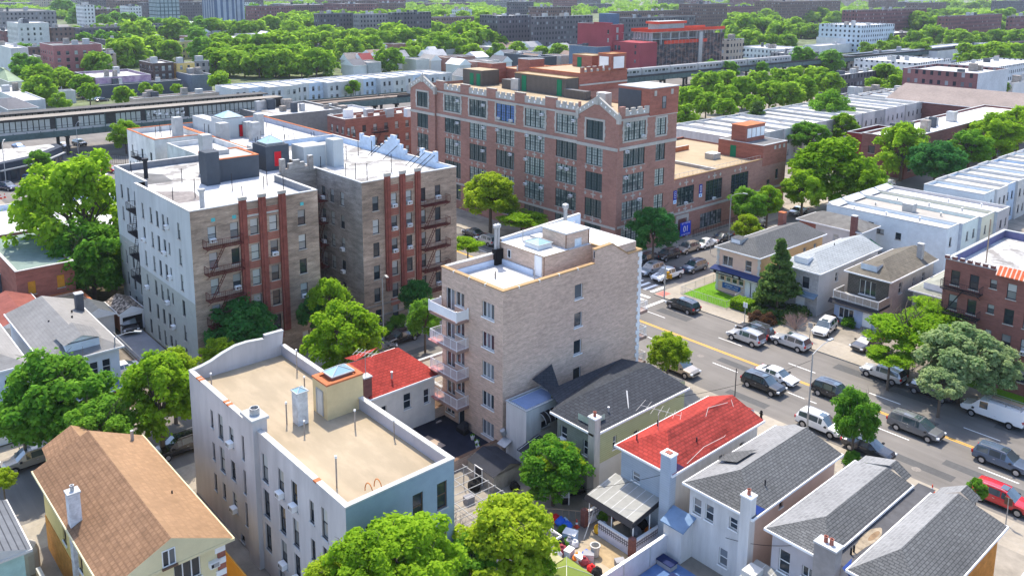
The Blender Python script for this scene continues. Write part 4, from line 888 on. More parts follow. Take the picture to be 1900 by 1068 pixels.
def solid(name, root, polys, m=None):
    b = MB()
    for p in polys: b.face(p[0], p[1])
    return b.build(name, root)
def eave_trim(root, pts, m=WHITE, h=.16, t=.1, closed=True):
    b = MB()
    for p, q in zip(pts, pts[1:]+(pts[:1] if closed else [])):
        p, q = Vector(p), Vector(q); d = (q-p).normalized(); n = Vector((d.y, -d.x, 0))*t
        b.slab([p-Vector((0, 0, h)), q-Vector((0, 0, h)), q+Vector((0, 0, .03)), p+Vector((0, 0, .03))], n, m)
    b.build('gutter', root)
# ---------------------------------------------------------------- olive house beside the tan building
H = thing('house', 'olive sided house with a big charcoal shingle roof beside the tan apartment building', 'house', (-48.6, 56, 0))
b = MB(); Ew = [(55.3, 2.9, .75, 1.35, 'dh'), (52.4, 3.6, .5, 1.2, 'dh')]; Sw = [(-48.6, 3.6, .8, 1.5, 'dh', {'ac': 1}), (-45.9, 3.5, .7, 1.4, 'dh')]
wall_face(b, 'E', -44.9, 49.8, 62, 2.9, 6.15, [q[:4] for q in Ew], SIDO); wall_face(b, 'E', -44.9, 49.8, 62, 0, 2.9, [], SIDW)
wall_face(b, 'S', 49.8, -49.4, -44.9, 0, 6.15, [q[:4] for q in Sw], M('grey_green_siding', (.22, .24, .2), pat='rows', pp=(.2, .88), col2=(.16, .17, .15)))
wall_face(b, 'N', 62, -52.5, -44.9, 0, 6.15, [], SIDO); wall_face(b, 'W', -52.5, 52, 62, 0, 6.15, [], SIDO); b.build('wall', H)
add_windows(H, 'E', -44.9, Ew, WFRAME, GLD, WHITE); add_windows(H, 'S', 49.8, Sw, WFRAME, GLD, WHITE)
solid('roof', H, [([(-44.5, 49.3, 6.2), (-44.5, 62.4, 6.2), (-48.6, 61.6, 7.4), (-48.6, 52.5, 7.4)], SHD), ([(-49.8, 49.3, 6.2), (-44.5, 49.3, 6.2), (-48.6, 52.5, 7.4)], SHD), ([(-49.8, 49.3, 6.2), (-48.6, 52.5, 7.4), (-48.6, 61.6, 7.4), (-52.9, 62.4, 6.2), (-52.9, 51.9, 6.2), (-50.6, 51.0, 6.1)], SHD), ([(-44.5, 62.4, 6.2), (-52.9, 62.4, 6.2), (-48.6, 61.6, 7.4)], SHD), ([(-49.5, 62.3, 6.1), (-46.3, 62.3, 6.1), (-46.3, 64.2, 5.6), (-49.5, 64.2, 5.6)], SHG), ([(-46.3, 62.3, 6.1), (-46.3, 64.2, 5.6), (-46.3, 64.2, 0), (-46.3, 62.3, 0)], SIDO), ([(-49.5, 64.2, 5.6), (-46.3, 64.2, 5.6), (-46.3, 64.2, 0), (-49.5, 64.2, 0)], SIDO), ([(-55.0, 51.9, 6.5), (-52.6, 51.9, 6.2), (-52.6, 53.2, 6.2), (-55, 54.5, 7.3)], SHD)])
eave_trim(H, [(-49.8, 49.3, 6.2), (-44.5, 49.3, 6.2), (-44.5, 62.4, 6.2)], closed=False)
chimney(H, -44.75, 49.55, 0, 7.6, .75, .7, M('sooty_stucco', (.40, .37, .33), var=.25, sc=.8, st=(2, .3, 1)), WHITE, 1)
b = MB(); b.box(-47.0, -45.4, 49.9, 51.6, 6.25, 7.0, M('dormer_green', (.36, .42, .34)), top=SHD, skip='B'); b.build('dormer', H)
b = MB(); b.slab([(-51.9, 47.2, 2.35), (-45.2, 47.2, 2.35), (-45.2, 49.8, 2.9), (-51.9, 49.8, 2.9)], (0, 0, .08), BLACKR)
for i in range(9): x = -51.7+i*.8; b.tube((x, 47.2, 2.45), (x, 49.8, 3.0), .035, COPG, 4)
for x in (-51.6, -48.5, -45.4): b.tube((x, 47.3, 0), (x, 47.3, 2.35), .06, WHITE, 5)
b.build('porch_roof', H); pipe(H, -45.9, 52.6, 6.5, .55, .07, GALV)
b = MB(); b.slab([(-45.35, 54.6, 6.46), (-45.25, 54.6, 6.43), (-46.9, 56.3, 6.95), (-47.0, 56.2, 6.98)], (0, 0, .05), GALV); b.build('flashing_strip', H)
# ---------------------------------------------------------------- white stucco building with a flat blue-grey roof
W_ = flat_building('house', 'narrow white stucco house with a flat blue-grey roof and a striped black awning', 'house', -54.8, -52.05, 48.45, 53.0, 5.6, STUCW, {'E': [(50.9, 3.1, 1.1, .8, 'plain')]}, roof=M('blue_grey_roof', (.20, .26, .40), var=.15, sc=.6), par=.08, cop=None, fr=WFRAME, gl=GLD)
b = MB(); coping_ring(b, -54.8, -52.05, 48.45, 53, 5.52, COPG, t=.12, h=.12); b.build('coping', W_)
b = MB()
for i in range(6):
    a0, a1 = math.pi/2*i/6, math.pi/2*(i+1)/6; f = lambda a: (-52.05+.9*math.sin(a), 4.1+.75*math.cos(a))
    b.face([(f(a0)[0], 50.1, f(a0)[1]), (f(a0)[0], 51.9, f(a0)[1]), (f(a1)[0], 51.9, f(a1)[1]), (f(a1)[0], 50.1, f(a1)[1])], BLACK)
    for y in (50.1, 50.7, 51.3, 51.9): b.tube((f(a0)[0]+.01, y, f(a0)[1]+.01), (f(a1)[0]+.01, y, f(a1)[1]+.01), .03, COPG, 4)
b.build('awning', W_)
b = MB(); b.slab([(-55.0, 48.4, 1.9), (-53.9, 48.4, 1.9), (-53.9, 47.5, 1.5), (-55.0, 47.5, 1.5)], (0, 0, .06), GALV); b.tube((-54.9, 48.3, 2.2), (-54.9, 48.1, 2.7), .25, GALV, 10); b.build('door_canopy', W_)
# shed with dark roof and the pergola
S_ = thing('shed', 'low block shed with a sagging black felt roof below the white stucco house', 'shed', (-52.2, 45.2, 0))
b = MB(); b.box(-54.4, -50.9, 43.6, 46.9, 0, 1.7, M('shed_block', (.34, .31, .27), var=.25), skip='TB'); b.build('wall', S_)
b = MB(); b.face([(-54.5, 43.5, 1.7), (-50.8, 43.5, 1.6), (-50.8, 45.4, 2.2), (-54.5, 45.4, 2.3)], BLACKR); b.face([(-54.5, 47, 1.7), (-50.8, 47, 1.6), (-50.8, 45.4, 2.2), (-54.5, 45.4, 2.3)], BLACKR); b.face([(-50.9, 43.5, 1.6), (-50.9, 47, 1.6), (-50.9, 45.4, 2.2)], MATS['shed_block']); b.face([(-54.4, 43.5, 1.6), (-54.4, 47, 1.6), (-54.4, 45.4, 2.2)], MATS['shed_block']); b.build('roof', S_); door(S_, 'S', 43.6, -52.9, 0.1, .9, 1.5, DARK)
pg = thing('pergola', 'open white pipe pergola frame in the back yard behind the grey apartment house', 'pergola', (-49, 39, .13)); b = MB()
for i in range(8): b.tube((-53.4+i*.95, 36.2, 2.1), (-53.0+i*.95, 42.4, 2.2), .035, GREYL, 5)
for y in (36.3, 38.3, 40.3, 42.3): b.tube((-53.6, y, 2.12), (-46.4, y, 2.12), .04, GREYL, 5)
b.build('roof_bars', pg)
for x in (-53.4, -50, -46.6):
    for y in (36.3, 42.3): c_ = MB(); c_.tube((x, y, .13), (x, y, 2.1), .045, GREYL, 5); c_.build('post', pg)
# ---------------------------------------------------------------- red-roofed row house with the striped patio cover
H = house('house', 'narrow house with a worn bright red roof, blue-grey rear siding and a striped patio cover', -42.3, -36.4, 49.4, 62.3, 6.2, 7.7, STUCW, SHRW, {'S': [(-40.3, 3.7, .8, .8, 'dh')], 'E': [(56.6, 3.6, .75, 1.4, 'dh'), (59.6, 3.6, .75, 1.4, 'dh')]}, hs=3.0, hn=.6, wm2={'S': SIDB}, mh=SHR, m2=SHR, gl=GLD)
solid('front_roof', H, [([(-41.5, 62.2, 6.5), (-38.6, 62.2, 6.5), (-38.6, 64.2, 5.7), (-41.5, 64.2, 5.7)], SHR), ([(-38.6, 62.2, 6.5), (-38.6, 64.2, 5.7), (-38.6, 64.2, 0), (-38.6, 62.2, 0)], STUCW)])
chimney(H, -36.95, 49.6, 0, 7.7, .95, .8, SIDB, WHITE, 0); part_box(H, 'chimney_pot', -37.2, -36.7, 49.4, 49.8, 7.82, 7.9, BRICKX)
b = MB(); b.tube((-40.4, 52.6, 7.1), (-40.4, 52.6, 9.0), .025, GALV, 5); b.tube((-42.0, 52.2, 8.9), (-38.7, 53.3, 8.9), .018, OFFW, 5)
for i in range(7): t = i/6; p = Vector((-42.0+3.3*t, 52.2+1.1*t, 8.9)); b.tube(p+Vector((-.35, 1.05-.5*t, 0)), p-Vector((-.35, 1.05-.5*t, 0)), .012, OFFW, 4)
b.build('antenna', H)
pts = [Vector((-37.2, 54.2, 6.5)), Vector((-38.1, 55.3, 6.9)), Vector((-38.6, 56.5, 7.25)), Vector((-39.3, 58, 7.75)), Vector((-38.9, 60.3, 7.6))]
b = MB(); b.path(pts, .02, OFFW, 4); b.path([Vector((-36.6, 51.5, 6.3)), Vector((-37, 54.3, 6.5)), Vector((-36.9, 57, 6.45)), Vector((-37.7, 60, 6.7)), Vector((-39, 61, 7.6))], .02, OFFW, 4); b.build('cable', H)
for x, y, z in ((-41.0, 50.6, 6.75), (-41.4, 53.8, 6.7), (-37.6, 54.1, 6.6)): pipe(H, x, y, z, .55, .06, DARK, False)
solid('chimney_flashing', H, [([(-36.45, 50.0, 6.25), (-36.45, 51.0, 6.25), (-37.1, 50.1, 6.95)], M('flashing_plum', (.06, .04, .09)))])
P_ = thing('patio_cover', 'grey and white striped metal patio cover on thin posts behind the red roofed house', 'patio cover', (-40, 48, .13))
b = MB(); AW = M('striped_awning', (.29, .29, .27), pat='ribs', pp=(.8, .94), col2=(.5, .5, .5), var=.12)
b.slab([(-42.6, 46.5, 2.75), (-37.7, 46.5, 2.75), (-37.6, 49.8, 3.35), (-42.5, 49.8, 3.35)], (0, 0, .1), AW); b.slab([(-42.7, 46.2, 2.45), (-37.6, 46.2, 2.45), (-37.6, 46.5, 2.85), (-42.7, 46.5, 2.85)], (0, .02, 0), DARK); b.slab([(-37.65, 46.3, 2.45), (-37.65, 49.8, 3.0), (-37.65, 49.8, 3.45), (-37.65, 46.3, 2.85)], (.05, 0, 0), DARK); b.build('roof', P_)
for x, y in ((-42.4, 46.6), (-40, 46.6), (-37.8, 46.6), (-37.8, 48.6), (-42.4, 48.8)): c_ = MB(); c_.tube((x, y, .13), (x, y, 2.8), .05, WHITE, 5); c_.build('post', P_)
b = MB()
for x0, x1, y0, y1 in ((-41.0, -37.4, 46.15, 46.35), (-37.6, -37.4, 46.35, 49.8), (-42.6, -42.4, 46.2, 49.0)): b.box(x0, x1, y0, y1, .13, .75, M('porch_blue_block', (.55, .57, .68))); b.box(x0, x1, y0, y1, .75, 1.3, M('pierced_block', (.62, .62, .66), pat='grid', pp=(.22, .45), col2=(.16, .16, .2)), skip='B'); b.box(x0-.03, x1+.03, y0-.03, y1+.03, 1.3, 1.38, WHITE)
b.build('porch_wall', P_)
b = MB(); b.box(-37.75, -37.3, 46.0, 46.45, .13, 1.7, BRICKM); b.box(-42.8, -42.35, 46.0, 46.45, .13, 1.6, BRICKM); b.build('pier', P_)
# ---------------------------------------------------------------- white house with grey roof
H = house('house', 'white house with a peach side wall, grey shingle roof and a small eyebrow dormer', -35.3, -29.2, 49.3, 62.3, 6.2, 7.5, STUCW, SHG, {'S': [(-34.2, 3.9, .75, 1.3, 'dh'), (-33.1, 3.9, .75, 1.3, 'dh'), (-31.0, 4.3, .7, .9, 'dh'), (-31.7, .9, .75, 1.4, 'dh')], 'E': [(53.8, 5.0, .55, .8, 'plain', {'fr': BFRAME})]}, hs=3.0, hn=.5, wm2={'E': STUCP}, m2=SHL, gl=GLD)
solid('front_roof', H, [([(-34.6, 62.3, 6.5), (-32.4, 62.3, 6.9), (-32.4, 63.4, 6.4), (-34.6, 64.3, 5.9)], SHL)])
b = MB(); b.face([(-35.1, 53.4, 6.55), (-35.1, 55.2, 6.55), (-33.2, 56.0, 7.3), (-33.2, 53.2, 7.3)], SHG); b.box(-34.9, -33.2, 53.6, 55.0, 6.2, 6.5, WHITE, skip='B'); b.build('dormer', H)
chimney(H, -29.75, 49.5, 0, 7.7, .8, .75, STUCW, WHITE, 1); pipe(H, -30.5, 52.9, 6.6, .6, .06, DARK, False)
solid('chimney_flashing', H, [([(-29.25, 49.9, 6.25), (-29.25, 51.0, 6.25), (-29.9, 50.0, 6.95)], M('flashing_blue', (.03, .06, .22)))])
b = MB(); b.box(-36.2, -34.5, 48.3, 49.7, .13, 3.0, STUCW, skip='B'); b.slab([(-36.4, 48.1, 2.9), (-34.2, 48.1, 2.9), (-34.2, 49.7, 3.5), (-36.4, 49.7, 3.5)], (0, 0, .1), M('blue_shed_roof', (.16, .24, .36))); b.build('rear_porch', H)
# ---------------------------------------------------------------- twin houses with a flat link roof
TW = dict(gl=GLD)
H = house('house', 'grey plastered house with sunlit-pale and grey shingle slopes, left of the dark flat link roof', -28.1, -23.5, 49.1, 62.2, 6.2, 7.0, STUCG, SHG, {'S': [(-26.7, 3.3, .85, 1.7, 'dh'), (-24.9, 3.9, .9, .8, 'case2')]}, hs=3.4, hn=.4, m2=SHL, rx=-25.4, gl=GLD)
b = MB(); b.face([(-27.9, 62.2, 6.2), (-25.4, 62.2, 7.0), (-25.4, 63.4, 7.0), (-27.9, 63.6, 6.2)], SHL); b.face([(-25.4, 62.2, 7.0), (-24.1, 62.2, 6.3), (-24.1, 63.3, 6.3), (-25.4, 63.4, 7.0)], SHG); b.build('front_roof', H)
chimney(H, -23.4, 49.0, 0, 7.5, 1.5, .9, M('grey_chimney', (.28, .26, .25), var=.15), COPG, 2); LINK = H
b = MB(); b.face([(-23.55, 49.8, 5.95), (-22.25, 49.8, 5.95), (-22.25, 63.3, 5.95), (-23.55, 63.3, 5.95)], M('link_roof', (.085, .085, .09), var=.25, sc=.8)); b.box(-23.4, -22.3, 49.8, 62, 0, 5.9, STUCG)
pts = [(-22.9+.42*math.cos(a)*(1+.3*math.sin(3*a)), 53.5+2.2*math.sin(a), 5.956) for a in [i*math.pi/9 for i in range(18)]]; b.face(pts, M('puddle_silt', (.28, .23, .165), var=.35, sc=2)); b.face([(-22.8+.2*math.cos(a), 54.4+.8*math.sin(a), 5.962) for a in [i*math.pi/6 for i in range(12)]], M('silt_dark', (.22, .15, .09), var=.3, sc=3)); b.build('flat_roof', LINK)
for y in (51.3, 51.7): pipe(LINK, -22.9, y, 5.95, .5, .07, BLACK, False)
H = house('house', 'grey shingled house with orange brick side wall, right of the dark flat link roof', -22.2, -16.9, 49.3, 62.2, 6.2, 7.3, ORAN, SHG, {'E': [(57.2, 3.6, .6, .9, 'dh')]}, hs=3.2, hn=.3, m2=SHL, rx=-20.2, gl=GLD, trim=WHITE)
b = MB(); b.face([(-22.0, 62.2, 6.2), (-20.2, 62.2, 7.3), (-20.2, 63.5, 7.3), (-22.0, 63.6, 6.2)], SHL); b.face([(-20.2, 62.2, 7.3), (-19.2, 62.2, 6.75), (-19.2, 63.5, 6.75), (-20.2, 63.5, 7.3)], SHG); b.build('front_roof', H)
solid('chimney_flashing', H, [([(-22.6, 49.5, 6.0), (-21.9, 49.2, 5.9), (-22.4, 50.4, 6.4)], MATS['flashing_blue'])])
b = MB(); b.slab([(-16.4, 57, 2.6), (-14.6, 57, 2.6), (-14.6, 61.2, 2.7), (-16.4, 61.2, 2.7)], (0, 0, .08), GALV)
for y in (57.2, 59, 61): b.tube((-14.7, y, .13), (-14.7, y, 2.6), .05, WHITE, 5)
b.build('side_canopy', H)
H = house('house', 'house with a plain grey shingle roof at the bottom right corner', -14.4, -7.5, 49.3, 62.8, 6.2, 7.8, SIDW, SHG, {}, hs=3, hn=.4, mh=SHG, m2=M('grey_shingles_plain', (.12, .13, .135), var=.15, sc=3))
H = house('house', 'neighbouring house roof beyond the bottom right corner', -6.2, -.6, 49.3, 62.8, 6.2, 7.6, SIDW, SHG, {}, hs=3, hn=.4)
# rear porch of the twin: striped canopy
PC = thing('patio_cover', 'white panelled patio cover behind the grey plastered house of the pair', 'patio cover', (-26.5, 47.5, .13)); b = MB()
b.slab([(-28.8, 45.6, 2.6), (-24.4, 45.6, 2.6), (-24.4, 49.5, 3.1), (-28.8, 49.5, 3.1)], (0, 0, .1), AW); b.box(-28.7, -27.7, 47.4, 48.6, 3.05, 3.45, OFFW); b.build('roof', PC)
for x in (-28.6, -24.6): c_ = MB(); c_.tube((x, 45.8, .13), (x, 45.8, 2.6), .05, WHITE, 5); c_.build('post', PC)
# ---------------------------------------------------------------- red hip-roof house and the flat garage behind the tan building
H = house('house', 'white walled house with a bright red hip roof, brick chimney and rooftop aerial', -71.9, -63.8, 39.4, 47.6, 5.2, 7.3, M('pale_stucco', (.66, .62, .56), var=.08), SHR, {'E': [(41.2, 2.6, .6, 1.2, 'dh'), (43.9, 2.6, .9, 1.6, 'dh'), (46.2, 2.4, .7, 1.5, 'dh')], 'S': [(-66, 2.4, .8, 1.4, 'dh')]}, hs=3.2, hn=2.2, m2=SHR, mh=SHR, gl=GLD)
chimney(H, -64.6, 39.5, 0, 7.2, .85, .8, BRICKM, COPG, 0)
b = MB(); b.tube((-64.6, 39.5, 7.3), (-64.6, 39.5, 9.9), .03, GALV, 5); b.tube((-65.4, 39.0, 9.6), (-63.8, 40.0, 9.6), .025, OFFW, 4)
for i in range(6): t = i/5; p = Vector((-65.4+1.6*t, 39+t, 9.6)); b.tube(p+Vector((-.4, .6, 0)), p-Vector((-.4, .6, 0)), .018, OFFW, 4)
b.build('antenna', H); pipe(H, -64.9, 42.6, 5.9, .7, .09, GALV)
solid('dormer', H, [([(-71.9, 41.5, 5.9), (-71.9, 45.5, 5.9), (-69.5, 43.5, 7.0)], SHR), ([(-71.9, 41.5, 5.9), (-69.5, 43.5, 7.0), (-69.9, 41.6, 6.3)], SHR)])
g_ = flat_building('garage', 'low garage with a flat stained roof between the red hip roof and tan building', 'garage', -71.5, -64.7, 48.4, 57.5, 3.1, BRICKT, {}, roof=M('garage_roof', (.23, .20, .165), var=.15), par=.12, cop=COPG)
# ---------------------------------------------------------------- yellow house with the brown roof, bottom left
H = house('house', 'yellow stucco house with a wide brown tiled gable roof at the bottom left', -68.6, -50.9, 12.3, 20.5, 6.6, 8.5, YELW, SHB, {'S': [(-62.5, 3.6, 1.0, 1.5, 'dh', {'fr': BFRAME}), (-58.5, 3.6, .9, 1.4, 'dh', {'fr': BFRAME}), (-55, 3.6, .9, 1.4, 'dh', {'fr': BFRAME})], 'E': [(17.5, 4.6, 1.75, 1.55, 'slide3', {'fr': WFRAME}), (15.2, 1.6, 1.3, 1.6, 'case2', {'fr': WFRAME})]}, axis='X', hs=0, hn=0, m2=M('sunlit_brown_tiles', (.30, .19, .11), pat='tile', pp=(.5, .42), col2=(.265, .165, .096), var=.1, sc=2), trim=CREAMW, wm2={'E': CREAMW}, gl=GLD, rx=16.45, over=.5)  # sun-facing slope: same brown tiles, sunlight painted in as a lighter tone
add_out(H, 'E', -50.9, [(16.2, 6.68, .85, 1.15, 'case2')], WFRAME, GLD, BFRAME)
b = MB(); b.box(-68.1, -51.35, 12.75, 12.9, 0, 3.0, ORAN)
for i in range(14): b.box(-51.4, -51.32+(.03 if i % 2 else 0), 19.5-(.15 if i % 2 else 0), 20.05, i*.44, i*.44+.42, WHITE if i % 2 else BRICKX)
b.build('brick_facing', H)
chimney(H, -59.4, 12.9, 0, 9.1, .75, .75, M('old_white_brick', (.52, .52, .53), var=.3, sc=2), COPG, 1, GALV)
b = MB(); b.tube((-67.3, 19.3, 7.0), (-67.3, 19.3, 8.0), .13, GALV, 8); b.build('flue', H); pipe(H, -57.6, 18.9, 7.2, .35, .06, DARK, False); ac_unit(H, 'E', -51.4, 19.2, 4.9)
solid('rear_roof', H, [([(-73.4, 16.3, 7.0), (-68.4, 16.3, 7.2), (-68.4, 13.6, 6.0), (-73.4, 14.0, 5.8)], SHB), ([(-73.4, 16.3, 7.0), (-68.4, 16.3, 7.2), (-68.4, 18.6, 6.1), (-73.4, 18.4, 5.9)], MATS['sunlit_brown_tiles']), ([(-73.3, 14.2, 5.75), (-73.3, 18.3, 5.85), (-73.3, 18.3, 0), (-73.3, 14.2, 0)], YELW), ([(-73.3, 14.2, 5.75), (-68.4, 13.8, 5.9), (-68.4, 13.8, 0), (-73.3, 14.2, 0)], YELW)])
f = tag((lambda b: (b.box(-66.5, -48.4, 21.9, 22.0, .13, 2.0, M('amber_fence', (.55, .30, .06), var=.1)), b.build('fence', loc=(-58, 22, .13)))[1])(MB()), 'amber panel fence along the alley beside the brown roofed house', 'fence')
H = house('house', 'house with a dark grey tiled roof cut by the left edge at the bottom', -66.5, -59.2, 2.0, 10.1, 6.2, 7.8, M('teal_wall', (.34, .50, .46)), SHD, {}, hs=0, hn=0, axis='X', m2=M('slate_tiles', (.13, .14, .155), pat='rows', pp=(.45, .8), col2=(.05, .055, .065), var=.15), trim=OFFW)
W2 = tag((lambda b: (b.box(-63.2, -52, 10.9, 11.2, .13, 2.1, BRICKT, top=COPG), b.build('garden_wall', loc=(-58, 11, .13)))[1])(MB()), 'brown brick garden wall between the dark roofed house and the yellow house', 'wall')
rb_ = thing('shed', 'small lean-to with a white domed roof beside the yellow house', 'shed', (-66.4, 10.9, .13)); b = MB(); b.lathe([(.9, 0), (.9, 1.6), (.75, 2.0), (.4, 2.25), (.05, 2.35)], (-66.4, 10.9, .13), OFFW, 14); b.build('body', rb_)
# ---------------------------------------------------------------- grey-roofed white houses, left
PH = M('pale_grey_shingle', (.19, .19, .19), pat='rows', pp=(.3, .88), col2=(.155, .155, .155), var=.15)
H = house('house', 'white house with a broad pale grey hip roof and front dormer, left of the driveway', -106.6, -88.9, 18.0, 25.4, 6.2, 7.8, M('pale_blue_white', (.66, .70, .75), var=.05), PH, {'E': [(21.3, 3.5, .8, 1.6, 'dh'), (22.5, 3.5, .8, 1.6, 'dh'), (23.7, 3.5, .8, 1.6, 'dh'), (20, 3.5, .8, 1.6, 'dh')]}, hs=1.0, hn=4.5, axis='X', m2=M('pale_shingle_sunny', (.25, .245, .24), pat='rows', pp=(.3, .9), col2=(.22, .215, .21), var=.12), mh=PH, gl=GLD)  # sunny copy of the pale shingle: sunlight on that slope put into its colour
b = MB(); b.box(-92.5, -90.0, 20.2, 23.4, 6.3, 7.5, MATS['pale_blue_white'], skip='BT'); b.face([(-93.6, 21.8, 8.3), (-89.8, 21.8, 8.1), (-89.8, 20.0, 7.4), (-93.2, 19.9, 7.4)], PH); b.face([(-93.6, 21.8, 8.3), (-89.8, 21.8, 8.1), (-89.8, 23.6, 7.4), (-93.2, 23.7, 7.4)], PH); b.face([(-90.0, 20.2, 7.4), (-90.0, 23.4, 7.4), (-90.0, 21.8, 8.1)], WHITE); b.build('dormer', H)
chimney(H, -101.5, 24.6, 5, 8.5, .8, .8, M('dark_chimney', (.10, .10, .11)), GALV, 0); b = MB(); b.slab([(-88.9, 19.4, 2.9), (-86.7, 19.4, 2.5), (-86.7, 25, 2.5), (-88.9, 25, 2.9)], (0, 0, .1), M('porch_blue', (.12, .16, .26))); b.box(-88.8, -86.8, 19.5, 24.9, 0, 2.5, BRICKX, skip='T'); b.build('porch', H)
for x, y, z in ((-98, 20.6, 7.2), (-97.5, 22.8, 7.3), (-99.5, 23.3, 7.2)): pipe(H, x, y, z, .25, .1, DARK, False)
H = house('house', 'white house with a grey hip roof and box dormer at the left edge', -106, -90.5, 9.6, 17.0, 6.2, 7.8, MATS['pale_blue_white'], PH, {'E': [(12.9, 3.4, 1.4, 1.6, 'case2'), (15.2, 3.4, .9, 1.6, 'dh')]}, hs=1, hn=4.2, axis='X', m2=MATS['pale_shingle_sunny'], mh=PH, gl=GLD)
b = MB(); b.box(-95, -92.2, 12.4, 14.6, 6.5, 7.7, WHITE, top=PH, skip='B'); b.build('dormer', H); add_out(H, 'E', -92.2, [(13.5, 6.7, 1.0, .8, 'plain')], WFRAME, GLD, None)
b = MB(); b.slab([(-90.6, 9.9, 2.9), (-87.2, 9.9, 2.4), (-87.2, 17, 2.4), (-90.6, 17, 2.9)], (0, 0, .12), MATS['porch_blue']); b.box(-90.4, -87.4, 10, 16.8, 0, 2.4, WHITE, skip='T'); b.build('porch', H); add_out(H, 'E', -87.4, [(15.4, .9, 1.2, 1.3, 'case2'), (13, .9, 1.2, 1.3, 'case2'), (11, .9, 1.2, 1.3, 'case2')], WFRAME, GLD, None)
H = house('house', 'low house with a faded red roof behind the pale grey hip roof', -117.5, -107.2, 17.4, 23.0, 4.4, 5.4, STUCW, M('faded_red', (.22, .075, .06), var=.2, sc=1), {}, axis='X', hs=0, hn=0)
# brick building at the left edge
L_ = flat_building('brick_building', 'dark red brick building with boarded orange arched windows at the left edge', 'building', -138, -118.5, 21.7, 28.5, 7.2, BRICKX, {'E': [(23.4, 3.9, .9, 1.7, 'dh'), (26.8, 4.0, .9, 1.7, 'dh'), (23.8, .4, .9, 1.7, 'dh'), (26.9, .4, .9, 1.6, 'dh')]}, roof=M('teal_roof', (.19, .25, .225), var=.12), par=.3, cop=COPW, fr=M('board_orange', (.6, .28, .03)), gl=M('boards', (.62, .30, .04), var=.2))
F_ = flat_building('shed', 'flat roofed outbuilding with an orange tiled rim by the brick building', 'shed', -123.8, -117.6, 23.0, 27.8, 3.2, BRICKT, {}, roof=BEIGER, par=.3, cop=COPO) if 0 else flat_building('shed', 'flat roofed outbuilding with an orange tiled rim by the brick building', 'shed', -118.3, -112.8, 24.0, 29.0, 3.2, BRICKT, {}, roof=BEIGER, par=.3, cop=COPO)
S3 = house('shed', 'grey gabled shed behind the pale grey hip roof', -112.2, -107.6, 26.2, 30.2, 2.9, 4.0, SIDW, M('charcoal_shed_roof', (.10, .11, .12), var=.2), {}, axis='X', over=.25)
GG = house('garage', 'old white framed garage with an open door and littered roof ending the driveway', -113.2, -107.4, 30.4, 33.6, 2.6, 3.4, M('garage_wall', (.42, .2, .13), var=.2), M('littered_roof', (.12, .10, .085), var=.9, sc=2.5, pat='blend', col2=(.32, .27, .22)), {}, axis='X', over=.2, cat='garage')
b = MB(); b.box(-107.6, -107.5, 30.7, 33.3, 0, 2.1, BLACK); b.build('door', GG); b = MB(); b.box(-107.55, -107.4, 30.5, 30.8, 0, 2.45, WHITE); b.box(-107.55, -107.4, 33.2, 33.5, 0, 2.45, WHITE); b.box(-107.55, -107.4, 30.8, 33.2, 2.1, 2.45, WHITE); b.build('door_frame', GG)  # black sheet paints the shade inside the open garage doorway
b = MB(); b.box(-107.3, -RX0*-1 if 0 else -83.2, 29.5, 32.9, .05, .142, M('driveway', (.25, .26, .285), var=.1)); structure(b, 'driveway')
b = MB(); b.box(-107.3, -83.2, 25.6, 29.0, .05, .141, M('driveway_tan', (.19, .165, .135), var=.15)); structure(b, 'driveway')
FN = tag((lambda b: (rail(b, [(-106, 29.2, .14), (-84, 29.2, .14)], 1.0, GALV, .025, .35), b.build('fence', loc=(-95, 29.2, .14)))[1])(MB()), 'chain link fence between the two driveways', 'fence')
# ================================================================ UPPER SIDE OF THE AVENUE
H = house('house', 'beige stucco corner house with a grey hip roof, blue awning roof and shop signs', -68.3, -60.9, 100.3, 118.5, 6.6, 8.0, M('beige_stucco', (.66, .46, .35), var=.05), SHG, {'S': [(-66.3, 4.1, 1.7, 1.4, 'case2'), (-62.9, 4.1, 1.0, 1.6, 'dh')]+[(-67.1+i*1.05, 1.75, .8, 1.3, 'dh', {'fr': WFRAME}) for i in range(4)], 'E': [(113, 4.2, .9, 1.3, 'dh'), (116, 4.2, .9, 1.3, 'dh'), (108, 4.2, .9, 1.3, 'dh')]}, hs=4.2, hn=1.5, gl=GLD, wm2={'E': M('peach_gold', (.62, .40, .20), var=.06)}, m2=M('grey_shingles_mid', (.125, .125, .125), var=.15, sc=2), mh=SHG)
CH = H; b = MB(); b.slab([(-68.4, 100.7, 3.75), (-60.9, 100.7, 3.75), (-60.7, 99.7, 3.3), (-68.6, 99.7, 3.3)], (0, 0, .12), M('navy_roof', (.035, .05, .13))); b.box(-68.5, -60.8, 99.75, 100.7, 3.1, 3.3, OFFW); b.build('awning_roof', H)
b = MB(); b.box(-67.9, -63.4, 99.66, 99.72, 2.95, 3.45, BLACK); b.build('sign', H); glyphs(H, 'S', 99.66, -67.4, -64.7, 3.1, 3.3, 12, WHITE, seed=11, d=.01)
b = MB(); b.lathe([(.28, 0), (.28, .02)], (0, 0, 0), WHITE, 10) if 0 else b.face([(-64.1+.42*math.cos(a), 99.645, 3.2+.16*math.sin(a)) for a in [i*math.pi/8 for i in range(16)]], GALV); b.build('emblem', H)
b = MB(); b.box(-66.9, -63.9, 100.6, 100.66, .75, 1.55, M('sign_blue', (.03, .10, .30))); b.build('sign', H); glyphs(H, 'S', 100.6, -66.5, -65.2, 1.2, 1.42, 6, WHITE, seed=12, d=.01); glyphs(H, 'S', 100.6, -65.0, -64.2, 1.2, 1.38, 5, WHITE, seed=13, d=.01); glyphs(H, 'S', 100.6, -66.3, -64.3, .88, 1.02, 11, WHITE, seed=14, d=.01)
